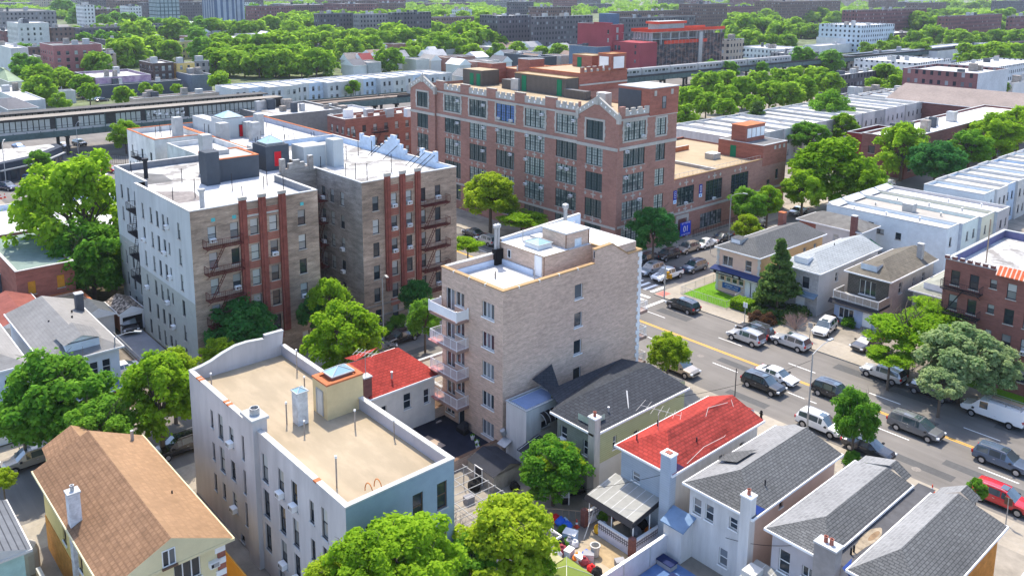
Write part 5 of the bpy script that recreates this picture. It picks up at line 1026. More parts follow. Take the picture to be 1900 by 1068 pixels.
for x in (-62.75, -61.85): door(H, 'S', 100.7, x, .5, .8, 2.1, WHITE)
b = MB(); b.box(-63.3, -61.2, 99.3, 100.7, .13, .5, COPG); b.box(-63.3, -61.2, 98.7, 99.3, .13, .3, COPG); b.build('stoop', H); b = MB(); rail(b, [(-63.4, 100.6, .5), (-63.4, 98.6, .2)], .9, WHITE, .03, .3); rail(b, [(-61.1, 100.6, .5), (-61.1, 98.6, .2)], .9, WHITE, .03, .3); b.build('railing', H)
b = MB(); b.box(-67, -65.2, 102.2, 104, 6.7, 7.9, GREYL, top=SHG, skip='B'); b.box(-66.8, -65.4, 102.15, 102.2, 6.9, 7.7, WHITE); b.build('dormer', H); chimney(H, -67.6, 117, 5, 8.8, .9, .9, BRICKX, COPO, 0)
solid('roof_patch', H, [([(-63.6, 108, 7.55), (-62.2, 108, 6.98), (-62.2, 109.6, 6.98), (-63.6, 109.6, 7.55)], M('roof_patch_tan', (.3, .25, .19)))])
for i in range(2):
    xx = -68 if i == 0 else -61.3; b = MB()
    for k_ in range(15): b.box(xx-.05-(.1 if k_ % 2 else 0), xx+.25+(.1 if k_ % 2 else 0), 100.64, 100.7, k_*.44, k_*.44+.42, OFFW)
    b.build('quoin', H)
H = house('house', 'stone fronted house with a pale blue-grey roof behind the tall conifer', -59.0, -52.7, 101.7, 119.3, 6.2, 7.6, SIDW, SHW, {'S': [(-54.9, 3.6, 1.0, 1.6, 'dh', {'fr': DFRAME}), (-57.5, 3.6, 1.0, 1.6, 'dh', {'fr': DFRAME})], 'E': [(107, 3.9, .8, 1.3, 'dh'), (112, 3.9, .8, 1.3, 'dh'), (115, 3.9, .8, 1.3, 'plain', {'gl': M('boards', (.62, .30, .04))}), (117, 3.9, .8, 1.3, 'dh')]}, hs=4, hn=.3, wm2={'S': M('fieldstone', (.38, .37, .36), var=.25, sc=3)}, mh=SHW, m2=SHW, gl=GLD)
b = MB(); b.box(-57.3, -55.3, 102.9, 104.4, 6.3, 7.4, WHITE, top=SHW, skip='B'); b.build('dormer', H); door(H, 'S', 102.1, -55.5, .4, 1.1, 2.2, WHITE); b = MB(); b.slab([(-57.2, 102.1, 3.1), (-53, 102.1, 3.1), (-53, 101, 2.7), (-57.2, 101, 2.7)], (0, 0, .1), M('teal_canopy', (.14, .2, .26))); b.build('canopy', H); pipe(H, -55.8, 111, 7.2, .7, .06, DARK, False)
H = house('house', 'grey house with an olive shingle roof and a fenced balcony over the porch', -51.2, -44.9, 105.2, 119.5, 6.4, 7.8, M('warm_grey_siding', (.46, .42, .39), pat='rows', pp=(.2, .9), col2=(.38, .35, .33)), SHO, {'S': [(-48.1, 3.65, 2.2, 2.0, 'slide3')], 'E': [(109, 3.9, 1.0, 1.5, 'dh'), (113, 3.9, .8, 1.3, 'dh'), (116, 3.9, .8, 1.3, 'dh')]}, hs=4, hn=.3, wm2={'S': M('dark_shakes', (.13, .115, .10), pat='shingle', pp=(.4, .25), col2=(.06, .055, .05))}, mh=SHO, m2=SHO, gl=GLD)
b = MB(); b.box(-49.6, -47.4, 106.4, 108, 6.5, 7.6, M('pale_dormer', (.55, .6, .62)), top=SHO, skip='B'); b.build('dormer', H); chimney(H, -46.2, 116.5, 6, 8.9, .7, .7, GREYL, COPG, 0)
b = MB(); b.box(-51.2, -45.0, 102.3, 105.6, 3.0, 3.35, DARK, top=M('deck_mat', (.36, .36, .33))); b.slab([(-51.5, 101.9, 2.75), (-44.8, 101.9, 2.75), (-44.8, 102.4, 3.2), (-51.5, 102.4, 3.2)], (0, 0, .06), DARK); b.build('porch_roof', H)
b = MB()
for p, q in (((-51.1, 105.4), (-51.1, 102.45)), ((-51.1, 102.45), (-45.1, 102.45)), ((-45.1, 102.45), (-45.1, 105.4))): b.slab([(*p, 3.36), (*q, 3.36), (*q, 4.25), (*p, 4.25)], (.03, .03, 0), M('bamboo_screen', (.36, .31, .26), var=.3, sc=4)); rail(b, [(*p, 3.36), (*q, 3.36)], 1.0, WHITE, .03, .9)
b.build('balcony_railing', H); b = MB(); b.box(-49.4, -46.6, 103.2, 104.4, 3.36, 3.45, M('artificial_turf', (.12, .3, .08))); b.build('turf_mat', H)
b = MB(); b.box(-50.9, -45.2, 102.6, 105.6, 0, 3.0, M('porch_blue_wall', (.36, .43, .58))); b.box(-45.2, -45.15, 102.6, 105.6, 0, 3.0, MATS['warm_grey_siding']); b.build('porch', H); add_out(H, 'S', 102.6, [(-49.2, .9, 2.0, 1.4, 'case3')], WFRAME, GLD, WHITE); door(H, 'S', 102.6, -46.4, .5, 1.0, 2.1, WHITE)
b = MB(); [b.box(-47, -45.6, 102.5-(i+1)*.35, 102.55-i*.35, .13, .6-i*.12, M('stair_grey', (.22, .21, .2))) for i in range(4)]; b.build('stoop', H)
H = house('house', 'grey-green house with a box dormer tucked behind the brick apartment house', -44.0, -38.2, 108.4, 121, 5.0, 6.6, M('grey_green', (.34, .37, .33)), M('grey_green_roof', (.27, .28, .24), var=.15), {'S': [(-42.6, 2.5, .9, 1.4, 'dh')]}, hs=3, hn=.3, gl=GLD)
b = MB(); b.box(-42.5, -40.2, 109.2, 110.6, 5.2, 6.2, WHITE, top=MATS['grey_green_roof'], skip='B'); b.build('dormer', H)
# brick apartment house with red tile parapet
Sw = [(u, z, .95, 1.7, 'dh', {'fr': DFRAME}) for z in (10.5, 7.65, 4.75, 1.6) for u in (-34.9, -32.9, -29.1, -27.2, -24.5, -22, -19.5)]+[(-30.95, z+.7, .7, 1.0, 'dh', {}) for z in (10.5, 7.65, 4.75, 1.6)]
some_ac(Sw, 6, 3)
BA = flat_building('apartment_building', 'dark red brick apartment building with a red tiled parapet at the right edge', 'apartment building', -36.1, -14, 98.2, 116, 13.3, M('ox_brick', (.26, .10, .075), pat='brick', pp=(.26, .09), col2=(.16, .1, .09), var=.2, sc=.9, st=(.6, 2, 1)), {'S': Sw}, roof=WROOF2, par=.9, cop=COPG, inner=M('parapet_violet', (.13, .13, .24)), sill=STONE)
fire_escape(BA, 'S', 98.2, -36, -31.9, [10.2, 7.35, 4.45], IRONB)
b = MB(); b.slab([(-30.7, 97.7, 12.9), (-14, 97.7, 12.9), (-14, 98.5, 13.75), (-30.7, 98.5, 13.75)], (0, 0, .1), M('terracotta_pantile', (.62, .14, .06), pat='ribs', pp=(.45, .7), col2=(.75, .5, .4), var=.15))
b.build('tile_parapet', BA)
for i in range(7): b = MB(); b.box(-36.2+i*.8, -35.75+i*.8, 98.1, 98.5, 13.4, 13.75, BRICKM, top=COPG); b.build('merlon', BA)
b = MB(); b.tube((-33.5, 103, 12.4), (-33.5, 103, 17.6), .08, WOOD, 6); b.build('mast', BA); part_box(BA, 'roof_bulkhead', -30, -27, 106, 109, 12.4, 14.6, GREYL)
# brick hip house on the side street
H = house('house', 'red brick and white house with a weathered grey hip roof before the white row', -69.3, -58.2, 124.2, 130.5, 6.2, 7.6, SIDW, M('weathered_grey', (.16, .155, .145), var=.25, sc=1), {'S': [(-62.5, 3.8, .9, 1.2, 'dh')], 'E': []}, axis='X', hs=3, hn=3, mh=MATS['weathered_grey'], m2=MATS['weathered_grey'], wm2={'W': BRICKX})
b = MB(); b.box(-68.9, -66, 124.55, 124.65, 0, 6.1, BRICKX); b.build('brick_facing', H); chimney(H, -59.6, 124.4, 0, 8.6, .8, .8, BRICKM, COPG, 0); b = MB(); b.slab([(-58.6, 126, 4.4), (-57, 126, 3.6), (-57, 128.2, 3.6), (-58.6, 128.2, 4.4)], (0, 0, .06), GREEND); b.build('awning', H)
# white row of flat-roofed houses on the side street
ROWW = [M('row_white_blue', (.66, .72, .74), var=.08), M('row_mint', (.62, .70, .66), var=.06), M('row_cream', (.64, .62, .48), var=.06), M('row_grey', (.42, .40, .40), var=.06)]
yy = 131.6
for i, (w, dm, rf, lb) in enumerate(((4.6, 0, WROOF, 'end house of the white flat roofed row, with a long blank pale blue side wall'), (6.4, 1, M('pale_tan_roof', (.36, .34, .31), var=.08), 'mint backed flat roofed row house with a square roof vent, second from the row end'), (5.4, 2, WROOF, 'cream backed flat roofed row house in the middle of the white row'), (5.4, 3, M('roof_white_grey', (.72, .72, .73)), 'grey backed flat roofed row house at the far end of the near white row'))):
    x0, x1 = -68, -48.6+i*.45
    ww = {'E': [(yy+w*.35, 4.6, .8, 1.4, 'dh'), (yy+w*.75, 4.6, .8, 1.4, 'dh')][:2 if i else 1]}
    if i == 0: ww['S'] = [(-60.3, 5.2, .9, 1.0, 'dh'), (-55.8, 4.3, .9, 1.1, 'dh'), (-58.8, 4.6, 1.4, .8, 'case2')]
    q = flat_building('row_house', lb, 'row house', x0, x1, yy, yy+w, 7.6, ROWW[dm], ww, roof=rf, par=.45, cop=COPG, t=.2, wm2={'S': ROWW[0] if i == 0 else M('row_side', (.52, .57, .62))}, group='white row houses on the side street')
    b = MB(); b.slab([(x0+.1, yy+.2, 7.4), (x0+1.5, yy+.2, 7.4), (x0+.1, yy+.2, 8.0)], (0, w-.4, 0), M('slate_mansard', (.5, .52, .55), var=.1)); b.build('cornice', q)
    if i == 1: part_box(q, 'air_handler', -58.5, -56.8, yy+2.2, yy+3.8, 7.15, 8.6, GALV, WHITE)
    for k_ in range(3): pipe(q, -64+k_*5+i, yy+w*.5+(k_-1)*.8, 7.15, .6, .12, GALV)
    yy += w+.02
# ================================================================ TREES
LEAF = {'bright': leaf_mat('leaf_bright', (.14, .30, .015), (.46, .68, .05)), 'mid': leaf_mat('leaf_mid', (.07, .23, .025), (.32, .56, .06)),
        'dark': leaf_mat('leaf_dark', (.035, .17, .05), (.15, .38, .08)), 'yellow': leaf_mat('leaf_yellow', (.20, .34, .018), (.60, .72, .06)),
        'pale': leaf_mat('leaf_pale', (.16, .29, .11), (.66, .74, .38)), 'conifer': leaf_mat('leaf_conifer', (.07, .15, .04), (.24, .36, .09)), 'brown': leaf_mat('leaf_brown', (.09, .05, .03), (.22, .12, .07)), 'far': leaf_mat('leaf_far', (.13, .29, .018), (.45, .66, .06))}
BARK = M('bark', (.12, .095, .075), var=.3, sc=3, st=(3, .6, 1))
def cards(pos, nrm, size, rng, aspect=.75):
    n = len(pos)
    t = rng.normal(size=(n, 3)); u = np.cross(nrm, t); u /= np.linalg.norm(u, axis=1)[:, None]+1e-9; v = np.cross(nrm, u)
    s = size*(.65+.7*rng.random(n))[:, None]; u = u*s; v = v*s*aspect
    bend = nrm*s*.25
    return np.stack([pos-u, pos-v*1.0+bend, pos+u, pos+v+bend], axis=1).reshape(-1, 3)
def cloud_mesh(name, P, Nn, size, rng, tone, mat):
    vs = cards(P, Nn, size, rng); n = len(P)
    me = bpy.data.meshes.new(name); me.vertices.add(4*n); me.loops.add(4*n); me.polygons.add(n)
    me.vertices.foreach_set('co', vs.ravel()); me.loops.foreach_set('vertex_index', np.arange(4*n, dtype=np.int32))
    me.polygons.foreach_set('loop_start', np.arange(0, 4*n, 4, dtype=np.int32))
    me.materials.append(mat); me.update()
    a = me.attributes.new('tone', 'FLOAT', 'FACE'); a.data.foreach_set('value', tone.astype(np.float32)); me.validate(); return me
def crown_round(seed, n, mat, size, nb=46, flat=.95, spread=.28, low=-.8, gap=1.06):
    rng = np.random.default_rng(seed)
    d = rng.normal(size=(nb, 3)); d /= np.linalg.norm(d, axis=1)[:, None]; d[:, 2] = np.where(d[:, 2] < low, -d[:, 2], d[:, 2])
    rr = (.45+.55*rng.random(nb)**.6)*.78*gap
    C = d*rr[:, None]; C[:, :2] *= (1+.25*rng.random((nb, 1))-.1); C[:, 2] *= flat
    br = spread*(.55+.75*rng.random(nb)); bt = rng.random(nb)
    k = rng.choice(nb, n, p=br**2/np.sum(br**2))
    q = rng.normal(size=(n, 3)); q /= np.linalg.norm(q, axis=1)[:, None]; q[:, 2] = np.where(q[:, 2] < -.7, -q[:, 2], q[:, 2])
    P = C[k]+q*(br[k]*(.6+.45*rng.random(n)+.55*(rng.random(n) < .10)*rng.random(n)))[:, None]*np.array([1, 1, .85])
    Nn = q+rng.normal(size=(n, 3))*.55+np.array([0, 0, .85]); Nn /= np.linalg.norm(Nn, axis=1)[:, None]
    return cloud_mesh('crown', P, Nn, size, rng, bt[k]*.5, mat)
def crown_layers(seed, n, mat, size, nb=40):      # flat spreading sprays (honey locust)
    rng = np.random.default_rng(seed)
    a = rng.random(nb)*6.283; r = np.sqrt(rng.random(nb))*.85; z = (rng.random(nb)-.4)*.9*(1-.55*r)
    C = np.stack([r*np.cos(a), r*np.sin(a), z], 1); br = .16+.2*rng.random(nb); bt = rng.random(nb)
    k = rng.choice(nb, n, p=br**2/np.sum(br**2)); q = rng.normal(size=(n, 3)); q /= np.linalg.norm(q, axis=1)[:, None]
    P = C[k]+q*(br[k]*np.sqrt(rng.random(n)))[:, None]*np.array([1.25, 1.25, .35]); Nn = rng.normal(size=(n, 3))*.45+np.array([0, 0, 1]); Nn /= np.linalg.norm(Nn, axis=1)[:, None]
    return cloud_mesh('crown', P, Nn, size, rng, bt[k]*.5, mat)
def crown_cone(seed, n, mat, size):               # unit radius, height about 2.6, base at 0
    rng = np.random.default_rng(seed); nb = 110
    h = rng.random(nb)**1.25; a = rng.random(nb)*6.283; r = (1-h)*(.55+.45*rng.random(nb)); C = np.stack([r*np.cos(a), r*np.sin(a), h*2.6+.1-.25*r], 1); br = .10+.16*(1-h)
    bt = rng.random(nb); k = rng.integers(0, nb, n); q = rng.normal(size=(n, 3)); q /= np.linalg.norm(q, axis=1)[:, None]
    P = C[k]+q*(br[k]*np.sqrt(rng.random(n)))[:, None]*np.array([1.35, 1.35, .55]); Nn = q+rng.normal(size=(n, 3))*.6; Nn /= np.linalg.norm(Nn, axis=1)[:, None]
    return cloud_mesh('crown', P, Nn, size, rng, bt[k]*.5, mat)
def trunk_mesh(seed, h, r, limbs=7, spread=.55, fork=.35):
    """unit crown radius above z=0 (crown centre at 0); trunk from -h"""
    rng = random.Random(seed); b = MB()
    def limb(p, d, L, r0, lev):
        n = 4; q = Vector(p); dd = Vector(d).normalized()
        for i in range(n):
            e = q+dd*L/n; b.tube(q, e, r0*(1-i/n*.6), BARK, 6 if lev == 0 else 4, r0*(1-(i+1)/n*.6), cap=False); q = e
            dd = (dd+Vector((rng.uniform(-.16, .16), rng.uniform(-.16, .16), rng.uniform(-.02, .14)))).normalized()
            if lev < 2 and i >= 1:
                a = rng.uniform(0, 6.28); limb(q, dd*.6+Vector((math.cos(a), math.sin(a), .35)), L*.55, r0*.45, lev+1)
    b.tube((0, 0, -h), (0, 0, -h+h*.5), r*1.15, BARK, 8, r*.9, cap=False); b.tube((0, 0, -h*.5), (0, 0, -.35), r*.9, BARK, 8, r*.75, cap=False)
    for i in range(limbs):
        a = 6.283*i/limbs+rng.uniform(-.3, .3); limb((0, 0, -.45+rng.uniform(-.1, .15)), (math.cos(a)*spread, math.sin(a)*spread, 1), .95*rng.uniform(.7, 1.1), r*.5, 0)
    o = b.build('trunk'); me = o.data; bpy.data.objects.remove(o); return me
CR = {}
for k_, m_, s0 in (('bright', 'bright', 10), ('mid', 'mid', 20), ('dark', 'dark', 30), ('yellow', 'yellow', 40), ('pale', 'pale', 50)):
    CR[k_] = [crown_round(s0+i, 17000, LEAF[m_], .039, nb=120+14*i, spread=.17) for i in range(2)]
CR['locust'] = [crown_layers(60+i, 11000, LEAF['bright'], .043, 60) for i in range(2)]; CR['locusty'] = [crown_layers(65, 11000, LEAF['yellow'], .043, 58)]
CR['open'] = [crown_round(71, 13000, LEAF['bright'], .037, nb=120, spread=.15, gap=1.12)]
CR['far'] = [crown_round(80+i, 2400, LEAF['far'], .105, nb=44, spread=.27, flat=.9) for i in range(5)]; CR['farm'] = [crown_round(90+i, 2400, LEAF['mid'], .105, nb=44, spread=.27) for i in range(3)]; CR['fard'] = [crown_round(95+i, 1300, LEAF['dark'], .125, nb=30, spread=.3, flat=.9) for i in range(2)]
CR['cone'] = [crown_cone(101, 9000, LEAF['conifer'], .075)]; CR['shrub'] = [crown_round(105, 1500, LEAF['mid'], .12, nb=24, spread=.34)]; CR['brown'] = [crown_round(107, 1500, LEAF['brown'], .11, nb=26, spread=.3)]
TRM = [trunk_mesh(1, 1.6, .075), trunk_mesh(2, 1.9, .07, 6, .7), trunk_mesh(3, 1.5, .08, 8, .5)]
TRT = [trunk_mesh(5, 3.6, .085), trunk_mesh(6, 3.7, .08, 8, .6)]
tcount = {}
def tree(px, py, wpx, var, label, zc=6.0, hw=1.0, group=None, name='tree', cat='tree', tilt=0, wide=1.0, ground=None):
    p = at(px, py, zc) if ground is None else Vector((ground[0], ground[1], zc)); R = wpx/2/scale_at(p)*1.13
    tcount[var] = tcount.get(var, 0)+1; i = tcount[var]
    t = thing(name, label, cat, (p.x, p.y, .1), group); rz = (i*2.399+px*.7) % 6.283
    c = bpy.data.objects.new('crown', CR[var][i % len(CR[var])]); COL.objects.link(c); c.parent = t; c.location = (0, 0, zc-.1); c.rotation_euler = (0, 0, rz); c.scale = (R*wide, R*wide, R*hw)
    tall = zc > R*hw*1.7; tm = TRT[i % 2] if tall else TRM[i % 3]
    k = bpy.data.objects.new('trunk', tm); COL.objects.link(k); k.parent = t; k.location = (0, 0, zc-.1); k.rotation_euler = (0, 0, rz)
    k.scale = (R*.72, R*.72, min(zc/3.5, R*hw*.85) if tall else min(max(R*hw*.8, zc/1.5), R*hw))
    return t
for a in (
 (150, 405, 215, 'open', 'huge loose green tree left of the grey painted apartment wing', 9.5, 1.15),
 (170, 480, 150, 'mid', 'lower leafy tree in front of the huge loose tree by the brick building', 6, 1.0),
 (445, 612, 130, 'dark', 'dark green tree with yellow blossoms at the foot of the brown brick wing', 5, .95),
 (72, 300, 44, 'mid', 'small street tree before the low curved store by the station', 4.5, 1.0),
 (232, 250, 56, 'bright', 'bright tree beside the iron fence under the station', 5, .95),
 (100, 745, 190, 'mid', 'big leafy street tree between the yellow house and the grey roofed white house', 6, 1.0),
 (180, 800, 130, 'mid', 'green street tree just behind the brown tiled gable roof', 5, .95),
 (40, 770, 90, 'mid', 'green street tree nearest the left edge, left of the big leafy street tree', 5, 1.0),
 (295, 735, 150, 'bright', 'bright green street tree at the front corner of the grey apartment house', 6, 1.05),
 (320, 690, 100, 'yellow', 'yellow-green street tree beside the end of the driveways', 5.5, .9),
 (405, 655, 70, 'yellow', 'small yellow-green tree peeping over the curved grey parapet', 5, .8),
 (638, 625, 135, 'bright', 'bright green tree behind the beige flat roof', 6, .95),
 (612, 560, 78, 'bright', 'upper bright tree in the apartment court between the two brick wings', 6.5, 1.1),
 (578, 582, 50, 'dark', 'dark green tree at the right corner of the grey painted brick wing', 5, 1.2),
 (773, 548, 56, 'dark', 'dark bluish tree against the brick wing with the braced parapet', 5, 1.1),
 (788, 590, 66, 'mid', 'leafy green tree left of the white balconies', 4.5, 1.15),
 (818, 292, 76, 'bright', 'bright green tree between the brick wing and the school', 7, .95),
 (910, 362, 104, 'yellow', 'spreading yellow-green tree on the pavement before the school front', 7.5, .82),
 (968, 405, 78, 'locust', 'low bright tree beyond the white penthouse roof', 4.5, .6),
 (868, 455, 48, 'locust', 'bright small tree at the corner of the brick wing and the avenue', 5, 1.2),
 (1213, 427, 88, 'dark', 'dark green pavement tree at the school corner', 6, .95),
 (1388, 378, 70, 'mid', 'dark round tree before the school annex, left of the two', 5.5, .9),
 (1425, 372, 56, 'bright', 'bright tree before the annex end, right of the two', 5.5, .95),
 (1388, 421, 56, 'yellow', 'small bright yellow-green tree behind the beige corner house', 4, .85),
 (1545, 318, 150, 'bright', 'great bright plane tree on the side street behind the white row houses', 8, .85),
 (1610, 345, 80, 'bright', 'bright tree hugging the right flank of the great plane tree', 6.5, .9),
 (1490, 350, 76, 'bright', 'bright tree under the left flank of the great plane tree', 6, .9),
 (1675, 280, 100, 'bright', 'tall bright tree beside the dark oval tree on the side street', 7, 1.0),
 (1738, 300, 94, 'dark', 'dark oval tree standing among bright trees on the side street', 6.5, .85),
 (1800, 275, 80, 'mid', 'olive tree right of the dark oval tree', 6.5, .85),
 (1850, 252, 95, 'bright', 'large bright tree on the side street near the right edge', 7, .9),
 (1893, 235, 80, 'bright', 'bright tree cut by the right edge on the side street', 7, .9),
 (1690, 615, 130, 'locust', 'bright spreading tree in front of the dark red brick apartment building', 5.5, .85),
 (1740, 580, 90, 'locust', 'upper bright tree touching the black fire escape', 6.5, .8),
 (1652, 660, 70, 'locust', 'bright low tree beside the parked dark pickup truck', 4, .8),
 (1785, 665, 150, 'pale', 'pale grey-green tree full of seed clusters over the parked cars', 5, .85),
 (1850, 680, 90, 'pale', 'pale tree with yellowing tips right of the seed-laden tree', 5, .9),
 (1747, 710, 80, 'pale', 'low pale branches shading the dark parked car', 3.8, .7),
 (1587, 772, 82, 'mid', 'young oval street tree between two parked cars on the near kerb', 4.0, 1.35),
 (1240, 650, 78, 'yellow', 'small street tree beside the front balconies of the tan building', 4.2, .85),
 (1027, 868, 122, 'mid', 'round yard tree with yellow flowers below the olive house', 3.6, .9),
 (1040, 850, 84, 'yellow', 'yellow flowering top growing beside the round yard tree', 4.5, .6),
 (752, 1040, 205, 'bright', 'big bright tree at the bottom, before the grey apartment house front', 9.0, .82),
 (664, 1052, 140, 'bright', 'bright tree at the bottom left of the biggest bottom tree', 11.5, .9),
 (940, 1010, 185, 'yellow', 'sparse yellow-green tree at the bottom between the yards', 5, .95),
 (870, 1040, 100, 'mid', 'green tree low at the bottom between the two big ones', 4.5, .9),
 (606, 1070, 100, 'yellow', 'yellow-green tree top at the bottom edge by the grey wall', 11, .7),
 (985, 1060, 90, 'bright', 'bright low tree next to the green shed', 3.2, .8),
 (1813, 907, 36, 'mid', 'tiny round street tree beside the red car', 2.6, 1.1),
 (5, 888, 46, 'yellow', 'yellow-green street tree at the left edge above the silver car', 4, .9),
 (1540, 207, 84, 'mid', 'dark green tree beyond the annex, in the row house gardens', 7, 1.0),
 (1503, 254, 76, 'mid', 'green garden tree right of the annex tower', 6, .75),
 (1565, 236, 56, 'bright', 'light green tree behind the garden tree right of the annex', 6, .9),
): tree(a[0], a[1], a[2], a[3], a[4], a[5], a[6])
# conifers
def conifer(px, py, wpx, hpx, label):
    p = at(px, py, 0); s = scale_at(p); R = wpx/2/s; Hh = hpx/s/.93
    t = thing('conifer', label, 'tree', (p.x, p.y, .1)); c = bpy.data.objects.new('crown', CR['cone'][0]); COL.objects.link(c); c.parent = t; c.scale = (R, R, Hh/2.75); c.location = (0, 0, .4); c.rotation_euler = (0, 0, px % 6)
    b = MB(); b.tube((p.x, p.y, .1), (p.x, p.y, Hh*.9), .16, BARK, 6, .04); b.build('trunk', t)
conifer(1441, 582, 98, 128, 'tall dark conifer before the stone fronted house'); conifer(1402, 262, 80, 66, 'broad dark conifer behind the school annex')
# bare bush and shrubs along the avenue
def twig_bush(name, px, py, R, h, label, m, n=26, seed=3):
    p = at(px, py, .13); t = thing(name, label, 'bush', tuple(p)); b = MB(); rr = random.Random(seed)
    def br(q, d, L, r, lev):
        e = q+d*L; b.tube(q, e, r, m, 4, r*.6, cap=False)
        if lev < 3:
            for i in range(3): br(q+d*L*rr.uniform(.45, 1), (d+Vector((rr.uniform(-.6, .6), rr.uniform(-.6, .6), rr.uniform(-.15, .35)))).normalized(), L*.6, r*.6, lev+1)
    for i in range(n):
        a = rr.uniform(0, 6.283); s = rr.uniform(.15, 1.0); br(Vector(p), Vector((math.cos(a)*s, math.sin(a)*s, rr.uniform(.5, 1))).normalized(), R*.52, .03, 0)
    b.build('branches', t)
twig_bush('bare_bush', 1476, 612, 2.6, 2, 'bare brown leafless bush on the pavement beside the driveway', M('twig', (.36, .26, .22), var=.2))
twig_bush('bare_bush', 835, 1030, 3.6, 3, 'grey leafless tree between the bottom trees and the grey apartment house', M('twig_grey', (.30, .28, .26), var=.2), 22, 5)
for px, py, w, v, l in ((1402, 588, 34, 'brown', 'reddish shrub left of the bare bush'), (1425, 592, 34, 'brown', 'reddish shrub touching the bare bush'), (1545, 590, 24, 'brown', 'dark red shrub under the bay window'), (1575, 598, 30, 'shrub', 'low green shrub beside the porch steps'), (1583, 852, 40, 'shrub', 'green ground shrub around the young street tree trunk'), (1600, 858, 30, 'shrub', 'green shrub at the kerb behind the white car'), (1050, 998, 22, 'shrub', 'weedy shrub in the cluttered yard'), (1120, 950, 26, 'shrub', 'garden shrub beside the patio cover'), (1045, 975, 22, 'shrub', 'garden shrub among the vegetable rows'), (1650, 690, 40, 'shrub', 'green shrub behind the low brick piers'), (740, 600, 40, 'shrub', 'hedge shrub below the braced brick wing'), (718, 615, 34, 'shrub', 'second hedge shrub along the brick wing front')):
    p = at(px, py, .7); R = w/2/scale_at(p); t = thing('shrub', l, 'shrub', (p.x, p.y, .13)); c = bpy.data.objects.new('foliage', CR[v][0]); COL.objects.link(c); c.parent = t; c.location = (0, 0, R*.5); c.scale = (R, R, R*.7)
# background trees
G1 = 'street trees in the far blocks'
def belt(lst, var, label, group, zc=5.6, hw=1.02, k=1.25):
    for px, py, w in lst: tree(px, py, w*k, var, label, zc, hw, group)
def rowof(x0, x1, y, w, n, jit=4, seed=1):
    r = random.Random(seed*7+int(x0)); return [(x0+(x1-x0)*(i+.5)/n+r.uniform(-jit, jit), y+r.uniform(-jit, jit)*.6, w*r.uniform(.8, 1.2)) for i in range(n)]
belt([(1280, 189, 66), (1310, 160, 60), (1344, 155, 60), (1344, 184, 64), (1378, 175, 70), (1405, 155, 54), (1428, 178, 60), (1449, 152, 58), (1476, 148, 56), (1489, 170, 58), (1513, 148, 56), (1536, 160, 58), (1462, 176, 60), (1270, 215, 50), (1310, 195, 50), (1345, 202, 44), (1398, 196, 44)], 'far', 'bright round tree in the thick avenue of trees right of the school roof', 'avenue trees right of the school', k=.88)
belt([(1490, 116, 56), (1540, 116, 52)], 'farm', 'dark green tree of the pair beside the elevated tracks', 'tree pair by the elevated tracks', k=.9)
belt([(1319, 130, 40), (1354, 133, 40), (1413, 128, 32)], 'farm', 'green tree poking up in front of the elevated train', 'trees before the train', k=.85)
belt([(866, 86, 76), (957, 78, 58), (920, 86, 40)], 'far', 'large bright tree behind the school roof', 'trees behind the school roof')
belt([(728, 78, 58), (721, 116, 42), (765, 104, 32), (748, 105, 28)], 'far', 'bright tree among the gabled houses beyond the white row', 'trees by the far gabled houses')
belt(rowof(390, 600, 122, 42, 8)+rowof(385, 535, 92, 48, 5)+rowof(545, 605, 92, 50, 2)+[(603, 118, 36), (455, 108, 40), (500, 110, 40), (415, 105, 44), (560, 108, 40)], 'far', 'bright tree in the dense grove left of centre beyond the white row', 'grove beyond the white row')
belt(rowof(385, 515, 60, 40, 5, seed=3)+rowof(530, 650, 56, 38, 6, seed=4)+rowof(650, 900, 50, 36, 11, seed=5)+rowof(640, 850, 66, 38, 8, seed=6)+rowof(700, 840, 82, 38, 5, seed=7)+rowof(530, 640, 70, 36, 4, seed=8)+rowof(885, 985, 60, 32, 4, seed=13)+rowof(640, 700, 80, 36, 3, seed=14), 'far', 'rounded tree in the wide tree belt below the far dark apartment rows', 'wide tree belt')
belt([(253, 72, 56), (326, 66, 50), (238, 104, 60), (212, 96, 40), (295, 95, 42), (315, 97, 36), (181, 122, 40), (147, 66, 30), (183, 63, 30), (202, 62, 28), (220, 61, 28)], 'far', 'bright tree among the low blocks at the upper left', 'upper left trees')
belt([(62, 128, 32), (38, 120, 30), (118, 26, 42), (365, 78, 40), (375, 98, 40), (473, 34, 42), (450, 36, 30), (519, 38, 18), (300, 55, 22)], 'farm', 'dark green tree among the upper left buildings', 'dark upper left trees')
belt([(72, 152, 50), (107, 147, 36), (128, 150, 26), (70, 172, 46), (150, 158, 32), (166, 172, 28), (230, 177, 30), (110, 188, 26), (268, 165, 18), (292, 166, 16), (328, 166, 16), (405, 150, 30), (655, 162, 22)], 'far', 'small street tree just beyond the elevated station', 'trees beyond the station', zc=5)
belt(rowof(140, 190, 32, 30, 3, seed=9)+rowof(195, 260, 33, 24, 4, seed=10)+[(553, 21, 26), (585, 20, 24), (605, 19, 22), (625, 21, 22), (700, 20, 22), (730, 24, 20)], 'farm', 'small distant tree before the far apartment rows', 'distant upper trees')
belt([(994, 50, 26), (1051, 50, 30), (1058, 68, 42), (1011, 78, 30), (1035, 72, 28), (1215, 60, 40), (1160, 66, 24)], 'farm', 'tree between the gabled houses and the red block', 'trees by the red block')
belt([(1371, 64, 56), (1412, 64, 50), (1449, 67, 42), (1440, 50, 36), (1400, 48, 36), (1470, 55, 34), (1390, 80, 40)], 'far', 'bright tree right of the building under construction', 'trees right of the construction site')
